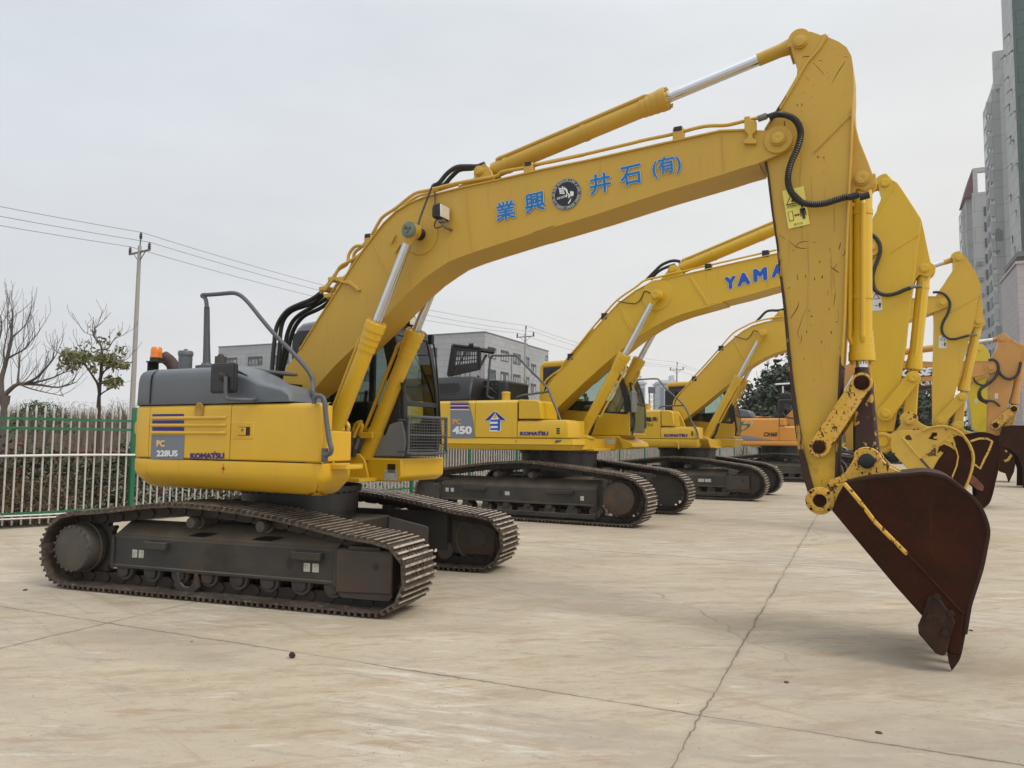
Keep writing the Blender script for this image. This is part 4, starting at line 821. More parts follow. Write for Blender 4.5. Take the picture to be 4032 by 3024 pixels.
    # rear wall frame
    q=MB(); q.box((-.55,cr_,2.0),(-.50,cr_+.10,2.75)); q.box((-.55,cl_-.10,2.0),(-.50,cl_,2.75)); q.box((-.55,cr_,2.62),(-.50,cl_,2.75)); q.build('rear_frame',DKG,cab,bevel=.01)
    q=MB(); q.add([(-.52,cr_+.1,2.0),(-.52,cl_-.1,2.0),(-.52,cl_-.1,2.62),(-.52,cr_+.1,2.62)],[(0,1,2,3)]); q.build('rear_window',GLASS,cab,smooth=False)
    # front: curved windscreen between two dark posts
    fr_=[(1.10,1.36),(1.107,1.6),(1.092,1.95),(1.03,2.35),(.93,2.70),(.86,2.79)]
    def fpost(l0,l1,name): 
        q=MB(); q.rings([[(s-.05,l0,z),(s+.005,l0,z),(s+.005,l1,z),(s-.05,l1,z)] for s,z in sm2(fr_,4)]); return q.build(name,DKG,cab,bevel=.01)
    fpost(cr_-.005,cr_+.055,'front_post'); fpost(cl_-.055,cl_+.005,'front_post')
    q=MB(); q.rings([[(s-.02,cr_+.05,z),(s,cr_+.05,z),(s,cl_-.05,z),(s-.02,cl_-.05,z)] for s,z in ((1.100,1.87),(1.094,1.925))]); q.rings([[(s-.05,cr_+.05,z),(s+.004,cr_+.05,z),(s+.004,cl_-.05,z),(s-.05,cl_-.05,z)] for s,z in ((.945,2.66),(.86,2.80))]); q.rings([[(1.04,cr_,zf+.005),(1.104,cr_,zf+.005),(1.104,cl_,zf+.005),(1.04,cl_,zf+.005)],[(1.05,cr_,1.38),(1.108,cr_,1.38),(1.108,cl_,1.38),(1.05,cl_,1.38)]]); q.build_each('front_rail',DKG,cab,bevel=.008)
    gs=sm2(fr_,4); q=MB(); q.add([(s-.012,l,z) for s,z in gs for l in (cr_+.05,cl_-.05)],[(2*k,2*k+1,2*k+3,2*k+2) for k in range(len(gs)-1)]); q.build('windscreen',GLASS,cab)
    # wiper
    wp=[M.F.fwd(zS(*p),1.12) for p in ((1272,20),(1285,120),(1290,180))]; q=MB(); q.tube([(1.02,cr_+.03,2.5),(1.09,cr_+.05,2.25),wp[1],wp[2]],.011,n=6); q.tube([(wp[0][0],wp[0][1],wp[0][2]),wp[2]],.018,n=6); q.build('wiper',BLK,cab)
    # seat, lever boxes and screen inside
    q=MB(); q.box((-.10,.52,1.75),(.42,.92,1.88)); q.rings([[(-.18,.54,1.85),(-.04,.54,1.85),(-.04,.90,1.85),(-.18,.90,1.85)],[(-.32,.56,2.45),(-.22,.56,2.45),(-.22,.88,2.45),(-.32,.88,2.45)]]); q.box((-.34,.60,2.46),(-.24,.84,2.62)); seat=q.build('operator_seat',SEAT,cab,bevel=.03)
    q=MB(); q.box((-.05,.38,1.50),(.60,.50,1.92)); q.box((-.05,.93,1.50),(.60,1.03,1.92)); q.box((-.45,.40,1.40),(-.18,1.02,1.85)); q.build('console',DKG,cab,bevel=.02)
    q=MB(); q.tube([(.5,.44,1.9),(.52,.44,2.05)],.02); q.tube([(.5,.98,1.9),(.52,.98,2.05)],.02); q.tube([(.92,.62,1.42),(.80,.62,1.80)],.014); q.tube([(.92,.78,1.42),(.80,.78,1.80)],.014); q.build('control_levers',BLK,cab)
    # lamps on the cab roof
    for l in (.50,.74):
        c=(.90,l,2.86); q=MB(); q.box((c[0]-.07,l-.07,c[2]-.055),(c[0]+.02,l+.07,c[2]+.06)); la_=q.build('cab_lamp',BLK,cab,bevel=.018); q=MB(); q.box((c[0]+.018,l-.055,c[2]-.045),(c[0]+.028,l+.055,c[2]+.048)); q.build('lamp_lens',LAMPG,la_,bevel=.006)
        q=MB(); q.box((c[0]-.03,l-.02,c[2]-.11),(c[0]+.0,l+.02,c[2]-.05)); q.build('lamp_stem',BLK,la_)
    q=MB(); q.box((.55,.42,2.88),(.92,.82,2.93)); q.build('lamp_visor',BLK,cab,bevel=.02)
    # mesh guard in front of the glass
    fc=[M.F.fwd(zS(*p),1.20) for p in ((1360,465),(1862,490),(1842,935),(1378,955))]
    l0,l1=fc[0][1],(fc[1][1]+fc[2][1])/2; zt_,zb_=(fc[0][2]+fc[1][2])/2,(fc[2][2]+fc[3][2])/2
    q=MB(); q.tube([(1.2,l0+.03,zt_),(1.2,l1,zt_)],.017); q.tube([(1.2,l0,zt_-.03),(1.2,l0,zb_+.05),(1.2,l0+.05,zb_),(1.2,l1-.05,zb_),(1.2,l1-.01,zb_+.05),(1.2,l1-.01,zt_)],.017,sub=2); q.tube([(1.2,l0,zt_-.03),(1.2,l0+.01,zt_-.005),(1.2,l0+.04,zt_)],.017); zm_=(zt_+zb_)/2; q.tube([(1.2,l0,zm_),(1.2,l1,zm_)],.012)
    for l in (l0+.0,): q.tube([(1.2,l,zt_-.04),(1.08,l-.02,zt_-.04)],.012); q.tube([(1.2,l,zb_+.02),(1.08,l-.02,zb_+.02)],.012)
    g=q.build('front_guard',RAILG,cab)
    q=MB()
    for k in range(1,15): l=l0+(l1-l0)*k/15; q.tube([(1.2,l,zt_),(1.2,l,zb_)],.0042,n=5)
    for k in range(1,12): z=zb_+(zt_-zb_)*k/12; q.tube([(1.2,l0,z),(1.2,l1,z)],.0042,n=5)
    q.build('guard_mesh',RAILG,g,smooth=False)
    # mirror rod of the cab's far corner
    rod=[M.F.fwd(zC(*p),1.12) for p in ((1290,455),(1310,500),(1330,700),(1345,900),(1355,1200))]; q=MB(); q.tube(rod,.011,n=8,sub=3); q.build('grab_rod',BLK,cab)
    t=M.F.fwd(zC(1283,440),1.10); q=MB(); q.box((t[0]-.03,t[1]-.02,t[2]-.05),(t[0]+.03,t[1]+.03,t[2]+.06)); q.build('rod_bracket',BLK,cab,bevel=.006)
    # ---- deck under the cab
    dk=M.sz([(720,1000),(1270,1012),(1230,1310),(560,1320)],cr_-.03,zS)
    q=MB(); q.rings([[(-.2,.30,1.045),(1.06,.30,1.045),(1.06,1.10,1.045),(-.2,1.10,1.045)],[(-.2,.30,1.10),(1.12,.30,1.10),(1.12,1.14,1.10),(-.2,1.14,1.10)],[(-.2,.30,1.297),(1.12,.30,1.297),(1.12,1.15,1.297),(-.2,1.15,1.297)]]); pf=q.build('cab_deck',Y1,root,bevel=.018)
    a=A(zS(1130,1140),.30); decal('sticker',[(a[0]-.05,.30,a[2]-.05),(a[0]+.055,.30,a[2]-.05),(a[0]+.055,.30,a[2]+.045),(a[0]-.05,.30,a[2]+.045)],INK,pf,nrm)
    a=A(zS(1128,1233),.30); decal('sticker',[(a[0]-.09,.30,a[2]-.055),(a[0]+.085,.30,a[2]-.055),(a[0]+.085,.30,a[2]+.06),(a[0]-.09,.30,a[2]+.06)],STK,pf,nrm)
    # ---- hoses behind the boom foot, oil pipes along the boom
    def hose(pts,r,l0,l1,z,name='hydraulic_hose',m=HOSE,par=None,sub=4):
        n=len(pts); Q=[A(z(*p),l0+(l1-l0)*k/(n-1)) for k,p in enumerate(pts)]; q=MB(); q.tube(Q,r,n=10,sub=sub); return q.build(name,m,par or root)
    H=[((1270,1560),(1290,1250),(1320,950),(1340,700),(1400,430),(1560,180),(1800,20)),((1380,1560),(1420,1300),(1450,900),(1470,560),(1560,330),(1760,130),(2180,-20))]
    hose([(1268,1600),(1290,1200),(1325,850),(1360,560),(1450,330),(1620,120),(1850,0),(2080,-90),(2250,-190),(2367,-287)],.024,-.12,-.10,zH)
    hose([(1372,1600),(1405,1330),(1450,900),(1460,620),(1530,330),(1700,140),(1950,40),(2160,-30),(2300,-130),(2400,-225)],.024,-.05,-.04,zH)
    hose([(1395,1600),(1470,1250),(1560,900),(1610,640),(1720,380),(1900,200),(2212,20),(2370,-70),(2489,-166)],.024,.03,.02,zH)
    hose([(1468,1600),(1560,1220),(1640,900),(1720,620),(1830,400),(2000,230),(2260,110),(2430,10),(2550,-105)],.024,.10,.08,zH)
    q=MB(); a=A(zH(1350,1600),-.02); q.box((a[0]-.12,-.20,a[2]-.14),(a[0]+.10,.16,a[2]+.0)); q.build('hose_manifold',BLKM,root,bevel=.01)
    pl=[[(330,1370),(360,1330),(395,1280),(440,1200),(500,1165),(560,1130),(610,1090)],[(300,1330+60),(380,1290),(430,1220),(490,1180),(505,1110),(540,1060),(580,1045),(630,1055)],[(370,1400),(440,1300),(490,1260),(530,1180),(545,1100),(590,1060),(640,1010),(660,990),(720,880),(760,830),(850,770),(980,670),(1100,640),(1300,590),(1560,545),(1620,510),(1820,475),(1900,450),(2212,385)],[(385,1420),(450,1380),(520,1250),(560,1150),(600,1110)]]
    for k,p in enumerate(pl): hose(p,.017,-.20+.03*k,-.17+.02*k,zG,'oil_pipe',Y1B,boom)
    hose([(0,945),(150,920),(600,815),(680,795),(870,755),(1060,708),(1200,700),(1310,675),(1400,655)],.015,-.165,-.165,zD,'oil_pipe',Y1B,boom)
    hose([(700,950),(900,760),(1000,690),(1100,660),(1300,600)],.015,.06,.06,zG,'oil_pipe',Y1B,boom)
    for p,zz in (((655,992),zG),((1815,475),zG),((905,745),zD)):
        c=M.sz([p],-.165,zz)[0]; q=MB(); q.box((c[0]-.045,-.20,c[1]-.09),(c[0]+.045,-.13,c[1]+.03)); k=q.build('pipe_clamp',Y1B,boom,bevel=.005); q=MB(); q.box((c[0]-.035,-.205,c[1]+.0),(c[0]+.035,-.125,c[1]+.04)); q.build('clamp_cap',BLKM,k,bevel=.004)
    br=M.sz([(430,1290),(460,1300),(500,1295),(580,1365),(565,1375),(500,1325),(430,1310)],-.24,zG); q=MB(); q.prism(br,-.235,-.205); q.build('pipe_bracket',Y1B,boom,bevel=.004)
    for p in ((395,1290),(450,1292),(330,1360),(365,1412)):
        c=M.sz([p],-.16,zG)[0]; q=MB(); q.lathe((c[0]-.02,-.17,c[1]-.02),(.7,0,.7),[(0,.03),(.05,.03)],n=6); q.box((c[0]-.05,-.2,c[1]-.02),(c[0]+.05,-.02,c[1]+.02)); q.build('pipe_clamp',Y1B,boom,bevel=.004)
    hose([(1120,610),(1160,590),(1220,520),(1290,475),(1380,470),(1440,470),(1490,450)],.023,-.06,-.05,zG); hose([(1150,625),(1200,600),(1250,545),(1310,495),(1400,485),(1480,455)],.023,.03,.04,zG)
    # plate bracket that carries the pipe near the nose
    bk=M.sz([(1315,655),(1350,650),(1355,675),(1390,680),(1392,740),(1365,765),(1368,790),(1392,800),(1390,822),(1312,822),(1312,800),(1335,790),(1338,765),(1318,740)],nb,zD); q=MB(); q.prism(bk,nb-.03,nb+.0); q.build('pipe_bracket',Y1B,boom,bevel=.005)
    # corrugated hose on the arm
    Q=[(1400,655),(1440,645),(1500,635),(1560,635),(1620,660),(1655,710),(1662,770),(1640,850),(1605,930),(1585,1010),(1590,1080),(1620,1140),(1670,1180),(1740,1193),(1820,1185),(1900,1160),(1970,1142),(2040,1133)]
    PP=[A(zD(*p),-.24) for p in Q]; S_=smooth(PP,12); rad=[]; n=len(S_)
    for k in range(n): 
        t=k/n; rad.append((.027 if k%2 else .022) if .12<t<.93 else .016)
    q=MB(); q.tube(S_,rad,n=12); ch=q.build('corrugated_hose',HOSE,root,smooth=False)
    for p in ((1425,650),(1495,637),(1990,1140),(2060,1140)):
        c=A(zD(*p),-.24); q=MB(); q.cyl((c[0]-.035,-.24,c[2]-.008),(c[0]+.035,-.24,c[2]+.004),.026,n=10); q.build('hose_fitting',STEEL if p[0]<1450 else BLKM,ch)
    # scratches and gouges on the arm
    SC=mat('scratch_rust',(.040,.016,.008),.8,0,[((.09,.045,.018),30,.45,.65,.7)])
    q=MB()
    for zz,pts,w_ in ((zE,[(478,1150),(470,1190),(440,1240),(412,1280)],.006),(zE,[(550,1180),(515,1250),(495,1310),(470,1380),(475,1410),(490,1440)],.003),(zE,[(320,630),(380,670)],.003),(zE,[(400,680),(450,720),(465,740)],.004),(zE,[(455,722),(475,700),(510,686),(555,683)],.005),(zE,[(458,722),(490,735),(540,738)],.005),(zE,[(585,692),(612,688)],.004),(zE,[(800,690),(795,720),(785,750)],.006),(zE,[(835,740),(830,780),(810,800)],.005),(zE,[(725,880),(760,905),(790,925)],.006),(zE,[(745,895),(778,855)],.004),(zE,[(720,730),(712,760)],.003),(zE,[(660,945),(658,970)],.008),(zE,[(640,832),(641,850)],.007),(zE,[(760,1070),(755,1120),(745,1180)],.004),(zE,[(530,940),(533,965)],.006),(zE,[(465,935),(470,975)],.004),(zE,[(570,1262),(585,1257)],.009),(zE,[(558,1215),(562,1222)],.009),(zE,[(395,1045),(410,1038)],.006),(zE,[(780,1300),(765,1305)],.006),(zE,[(540,1370),(538,1390)],.006),(zE,[(727,1375),(730,1395)],.008),(zE,[(655,1445),(650,1470)],.005),(zE,[(600,960),(598,985)],.006),(zE,[(440,745),(430,760)],.004),(zE,[(620,40),(640,30)],.004),(zE,[(700,1060),(706,1100)],.003),(zE,[(480,1480),(500,1440),(495,1400)],.003),
        (zD,[(1940,300),(1920,330),(1900,360),(1855,440)],.005),(zD,[(1740,310),(1780,350),(1810,385)],.003),(zD,[(1670,275),(1700,270),(1735,270)],.006),(zD,[(1560,670),(1565,710)],.007),(zD,[(1690,390),(1720,425)],.002),(zD,[(1775,295),(1800,297)],.004),(zD,[(1640,565),(1643,580)],.006),(zD,[(1668,562),(1672,580)],.006),(zD,[(1765,890),(1772,905)],.006),(zD,[(1805,895),(1809,908)],.006),(zD,[(1930,270),(1960,275)],.003)):
        P_=[A(zz(*p),na) for p in pts]; P_=[(x,na+.0055,z) for x,_,z in P_]; n_=len(smooth(P_,4)); q.tube(P_,[.62*w_*(.35+.65*math.sin(math.pi*min(.97,max(.03,k/(n_-1))))) for k in range(n_)],n=5,sub=4)
    q.v=[(s,na+.006-(na+.006-l)*.35,z) for s,l,z in q.v]
    q.build_each('scratch',SC,arm,smooth=False)
    # short oil pipes and fittings at the feet of the rams
    for pts,l_ in ((((425,640),(440,570),(465,555),(490,590),(500,650)),-.33),(((455,560),(480,515),(530,530),(570,590),(560,650)),-.26)): q=MB(); q.tube([A(zS(*p),l_) for p in pts],.022,n=8,sub=4); q.build('oil_pipe',Y1,root)
    for pts,l_ in ((((740,520),(700,600),(660,680),(645,740)),.20),(((690,545),(725,545),(752,590),(735,660),(715,720)),.22),(((640,660),(650,600),(685,550)),.24)): q=MB(); q.tube([A(zS(*p),l_) for p in pts],.020,n=8,sub=4); q.build('oil_pipe',Y1,root)
    for p0_,p1_ in (((640,735),(620,860)),((705,740),(655,880))): q=MB(); q.tube([A(zS(*p0_),.21),A(zS((p0_[0]+p1_[0])/2,(p0_[1]+p1_[1])/2),.21),A(zS(*p1_),.21)],[.03,.026,.028],n=8); q.build('hose_fitting',STEEL,root); q=MB(); q.tube([A(zS(*p1_),.21),A(zS(p1_[0]-20,p1_[1]+110),.18)],.024,n=8); q.build('hydraulic_hose',HOSE,root)
    q=MB(); a_=A(zS(750,690),.21); b_=A(zS(895,715),.21); q.box((a_[0]-.02,.19,b_[2]-.03),(b_[0],.22,a_[2]+.02)); q.build('pipe_bracket',Y1,root,bevel=.006)
    # ---- work lamp with its wire
    c=A(zG(1180,805),-.32); q=MB(); q.rings([[(c[0]+x,-.32+y,c[2]+z) for y,z in ((-.09*k,-.075*k),(.09*k,-.075*k),(.09*k,.075*k),(-.09*k,.075*k))] for x,k in ((-.085,.55),(-.05,.9),(.03,1.0))]); wl=q.build('work_lamp',BLK,boom,bevel=.015)
    q=MB(); q.box((c[0]+.028,-.40,c[2]-.062),(c[0]+.038,-.24,c[2]+.062)); q.build('lamp_lens',LAMPG,wl,bevel=.008)
    q=MB(); q.tube([(c[0],-.32,c[2]-.07),(c[0]+.01,-.30,c[2]-.13),(c[0]+.04,-.24,c[2]-.15),(c[0]+.04,nb,c[2]-.15)],.014,n=8,sub=3); q.box((c[0]-.03,-.35,c[2]-.10),(c[0]+.03,-.29,c[2]-.07)); q.build('lamp_bracket',STEEL,wl)
    q=MB(); q.tube([(c[0]-.05,-.32,c[2]-.05),(c[0]-.09,-.31,c[2]-.10),(c[0]-.08,-.30,c[2]-.14),(c[0]-.02,-.29,c[2]-.13)],.006,n=6,sub=4); q.tube([A(zG(1128,650),-.23),A(zG(1131,700),-.23),A(zG(1130,770),-.26)],.007,n=6); q.build('lamp_wire',BLK,wl)
    q=MB(); q.tube([A(zG(1112,605),-.25),A(zG(1060,740),-.30),A(zG(1020,850),-.36),A(zG(1010,890),-.38)],.010,n=6); q.build('grease_line',BLK,boom)
    # ---- writing on the boom
    def ch_(s,bl,br,tl,zz,off=.016,l=nb-.004,m=BLU,mo=WOUT,par=boom):
        Pq=lambda p:A(zz(*p),l); me=text_mesh(s,0); x0,y0,x1,y1=bounds(me); bpy.data.meshes.remove(me); k=off+.012; bx=(x0-k,y0-k,x1+k,y1+k)
        letter(s,Pq(bl),Pq(br),Pq(tl),mo,par,nrm,off+.026,.002,box=bx); letter(s,Pq(bl),Pq(br),Pq(tl),m,par,nrm,off,.005,box=bx)
    ch_('業',(1575,877),(1720,845),(1568,740),zG); ch_('興',(1785,820),(1935,785),(1775,675),zG)
    ch_('井',(352,1140),(490,1110),(345,1015),zD); ch_('石',(545,1088),(680,1058),(535,965),zD); ch_('(有)',(745,1040),(925,1000),(735,912),zD)
    # round emblem
    c=A(zD(206,1130),nb); cv=Vector(c); rx=Vector(A(zD(298,1112),nb))-cv; ez=Vector((0,0,1)); r0=.5*(rx.length+(Vector(A(zD(206,1032),nb))-cv).length)
    ux=rx.normalized(); uz=Vector((-ux.z,0,ux.x)); 
    def disc(r,m,lift,n=48,r_in=None):
        q=MB(); ring=[cv+(ux*math.cos(2*math.pi*k/n)+uz*math.sin(2*math.pi*k/n))*r for k in range(n)]
        if r_in is None: q.add([p+Vector((0,-lift,0)) for p in ring],[tuple(range(n))])
        else:
            r2=[cv+(ux*math.cos(2*math.pi*k/n)+uz*math.sin(2*math.pi*k/n))*r_in for k in range(n)]; q.add([p+Vector((0,-lift,0)) for p in ring+r2],[(k,(k+1)%n,n+(k+1)%n,n+k) for k in range(n)])
        return q.build('emblem',m,boom,smooth=False)
    disc(r0,WHT,.0045); disc(r0*.985,INK,.006); disc(r0*.80,WHT,.0075,r_in=r0*.785)
    txt="ICONOCLASM I BUSY AT EVERY WEEKEND MIDNIGHT WORKER'S CLASH AND CLASH "; n=len(txt)
    q_=[]
    for k,chx in enumerate(txt):
        if chx==' ': continue
        a=R(128-360*k/n); d=ux*math.cos(a)+uz*math.sin(a); t=ux*math.sin(a)-uz*math.cos(a); b=cv+d*r0*.825; wd=r0*.064*(.55 if chx in "I'" else 1)
        letter(chx,b-t*wd/2,b+t*wd/2,b-t*wd/2+d*r0*.125,WHT,boom,nrm,.012,.008,name='emblem_lettering',n=4)
    def epoly(pts,m=WHT): 
        q=MB(); q.add([cv+ux*(x*r0)+uz*(y*r0)+Vector((0,-.0085,0)) for x,y in pts],[tuple(range(len(pts)))]); q.build('emblem_figure',m,boom,smooth=False)
    for k in range(4): epoly([(-.48+.02*k,.50-.11*k),(-.18+.03*k,.40-.10*k),(-.17+.03*k,.33-.10*k),(-.50+.02*k,.42-.11*k)])
    epoly([(-.28,.55),(-.20,.53),(-.10,.12),(-.19,.12)]); epoly([(-.14,.50),(.08,.30),(.14,.05),(.05,-.02),(.0,.18),(-.16,.36)])
    epoly([(.10,.05),(.22,-.02),(.30,-.20),(.12,-.32),(.16,-.15)]); epoly([(.30,.15),(.52,.05),(.50,-.18),(.36,-.22),(.26,-.05)]); epoly([(.22,-.45),(.34,-.28),(.30,-.50),(.15,-.66),(.10,-.60)]); epoly([(.02,.0),(.10,-.10),(.02,-.22),(-.04,-.12)])
    p=lambda x,y:cv+ux*(x*r0)+uz*(y*r0); letter('ISHII KOGYO',p(-.62,-.27),p(.04,-.20),p(-.62,-.11),WHT,boom,nrm,.03,.009,name='emblem_lettering')
    # ---- warning plate on the arm
    W=lambda p:Vector(A(zE(*p),na)); tl,tr,br,bl=W((352,298)),W((517,260)),W((566,552)),W((400,590))
    wp=decal('warning_plate',[bl,br,tr,tl],YSTK,arm,nrm,.004)
    def uvp(u,v): return bl+(br-bl)*u+(tl-bl)*v
    def wpoly(pts,m=INK,lift=.0065): 
        q=MB(); q.add([uvp(u,v)+Vector((0,-lift,0)) for u,v in pts],[tuple(range(len(pts)))]); q.build('pictogram',m,arm,smooth=False)
    wpoly([(.06,.60),(.94,.60),(.50,.96)]); wpoly([(.14,.625),(.86,.625),(.50,.92)],YSTK,.008)
    wpoly([(.34,.66),(.50,.64),(.60,.72),(.52,.80),(.44,.74),(.36,.72)],INK,.0095); wpoly([(.0,.525),(1,.525),(1,.53),(0,.53)])
    wpoly([(.10,.18),(.32,.18),(.32,.43),(.10,.43)]); wpoly([(.125,.195),(.295,.195),(.295,.415),(.125,.415)],YSTK,.008)
    wpoly([(.36,.30),(.44,.26),(.44,.285),(.54,.285),(.54,.26),(.62,.30),(.54,.34),(.54,.315),(.44,.315),(.44,.34)])
    wpoly([(.66,.44),(.90,.44),(.92,.24),(.88,.24),(.86,.38),(.84,.16),(.79,.16),(.78,.28),(.77,.16),(.72,.16),(.70,.38),(.68,.24),(.64,.24)]); wpoly([(.78+.055*math.cos(a),.485+.033*math.sin(a)) for a in np.linspace(0,6.2,14)])
    letter('近づくな',uvp(.28,.04),uvp(.68,.04),uvp(.28,.10),INK,arm,nrm,.012,.0065); letter('はね飛ばされる',uvp(.12,.54),uvp(.90,.54),uvp(.12,.585),INK,arm,nrm,.012,.0065)
    return M
M1=build_m1()
# ------------------------------------------------------------------ the machines behind: same build, their own outlines
z3=Z(1600,1400,1300/2212); z4=Z(2300,1100,900/1659); z4a=Z(2400,850,750/2212); z6=Z(2100,1600,850/2212); zN=Z(2050,1050,800/2212); zP=Z(3350,650,500/1382); zQ=Z(3350,1150,600/1810); zR=Z(3300,1650,732/2212); zT=Z(2600,1150,600/1531); zU=Z(3700,1300,332/847); zV=Z(2850,1500,400/1475); zW=Z(1650,1250,600/2212); zh=Z(3300,1300,732/1735)
NR=(0,-1,0)
def mix(M,l,*groups):
    out=[]
    for z,pts in groups: out+=M.sz(pts,l,z)
    return out
def std_boom(M,top,bot,pin,pr,foot,hb,m,name='boom',seams=(),pinr=.05):
    nose=circ(pin,pr,100,-60,8); fr=circ(foot,.24,200,300,5)
    ol=top+nose+bot+fr[::-1]
    beam(M,name,ol,-hb,hb,m,top=top[1:],bot=bot[:-1],lip=.014,thick=.018)
    b=[o for o in M.root.children if o.name.startswith(name)][-1]
    q=MB(); q.prism(circ(pin,pr-.003,0,354,26),-hb-.015,-hb+.02); q.build('nose_boss',m,b,bevel=.006); pinhead(M,b,pin,-hb-.015,pinr,m)
    for s in seams: q=MB(); q.ribbon(s,.05,-hb-.008,-hb+.004); q.build('stiffener',m,b,bevel=.004)
    return b
def std_arm(M,ol,head,hr,ear,er,ha,m,rear=None,seam=None,pinr=.05):
    q=MB(); q.prism(ol,-ha,ha); a=q.build('arm',m,M.root,bevel=.010)
    pinhead(M,a,head,-ha,pinr,m)
    if rear: q=MB(); q.ribbon(rear,.02,-ha-.014,ha+.014); q.build('rear_plate',m,a,bevel=.004)
    if ear: q=MB(); q.prism(ear[0],-.13,-.09); q.prism(ear[0],.09,.13); q.build('ram_bracket',m,a,bevel=.006); pinhead(M,a,ear[1],-.13,pinr,m)
    for s in seam or (): q=MB(); q.ribbon(s,.028,-ha-.010,-ha+.01); q.build('stiffener',m,a,bevel=.004)
    return a
def dogbone(p,c,r0,r1):
    a=math.degrees(math.atan2(c[1]-p[1],c[0]-p[0])); return circ(p,r0,a+65,a+295,14)+circ(c,r1,a-115,a+115,14)
def links(M,la,lt,lb,m,r=.10,w=.30,pm=None):
    q=MB(); o=dogbone(la,lt,r*1.1,r); q.prism(o,-w,-w+.05); q.prism(o,w-.05,w); k=q.build('bucket_link',m,M.root,bevel=.008); pinhead(M,k,la,-w,r*.55,pm or m); pinhead(M,k,lt,-w,r*.55,pm or m)
    q=MB(); q.cyl((la[0],-w,la[1]),(la[0],w,la[1]),r*.6,n=18); q.cyl((lt[0],-w,lt[1]),(lt[0],w,lt[1]),r*.6,n=18); q.build('link_pins',m,k)
    q=MB(); o=dogbone(lt,lb,r*.9,r*1.05); q.prism(o,-.16,.16); q.build('push_link',m,M.root,bevel=.02)
def std_bucket(M,side,wrapn,l0,l1,m,shell,hinge,hr,ear,lb,earm,teeth=True,wear=None,pm=None):
    q=MB()
    for l in (l0,l1-.03): q.prism(side,l,l+.03)
    b=q.build('bucket',m,M.root,bevel=.006)
    q=MB(); q.ribbon(sm2(side[wrapn[0]:wrapn[1]],3),.03,l0-.03,l1+.03); q.build('bucket_shell',shell,b,bevel=.005)
    if wear:
        for w in wear: q=MB(); q.prism(w[0],l0-.006,l0+.004); q.build('worn_patch',w[1],b)
    for l in (-.34,.28):
        if ear: q=MB(); q.prism(ear,l,l+.06); q.build('bucket_ear',earm,b,bevel=.008)
    if hinge:
        q=MB(); q.lathe((hinge[0],-.36,hinge[1]),(0,-1,0),[(0,hr),(.03,hr),(.035,hr*.93),(.035,hr*.7),(.02,hr*.66),(.02,hr*.45),(.05,hr*.42),(.05,0)],n=30); h=q.build('hinge_cap',pm or earm,b)
        q=MB()
        for k in range(5): a=R(30+72*k); q.cyl((hinge[0]+hr*.8*math.cos(a),-.39,hinge[1]+hr*.8*math.sin(a)),(hinge[0]+hr*.8*math.cos(a),-.41,hinge[1]+hr*.8*math.sin(a)),hr*.13,n=6)
        q.build_each('bolt',pm or earm,h); q=MB(); q.cyl((hinge[0],-.35,hinge[1]),(hinge[0],.35,hinge[1]),hr*.9,n=24); q.build('hinge_tube',earm,b)
    if lb: pinhead(M,b,lb,-.34,.058,earm)
    return b
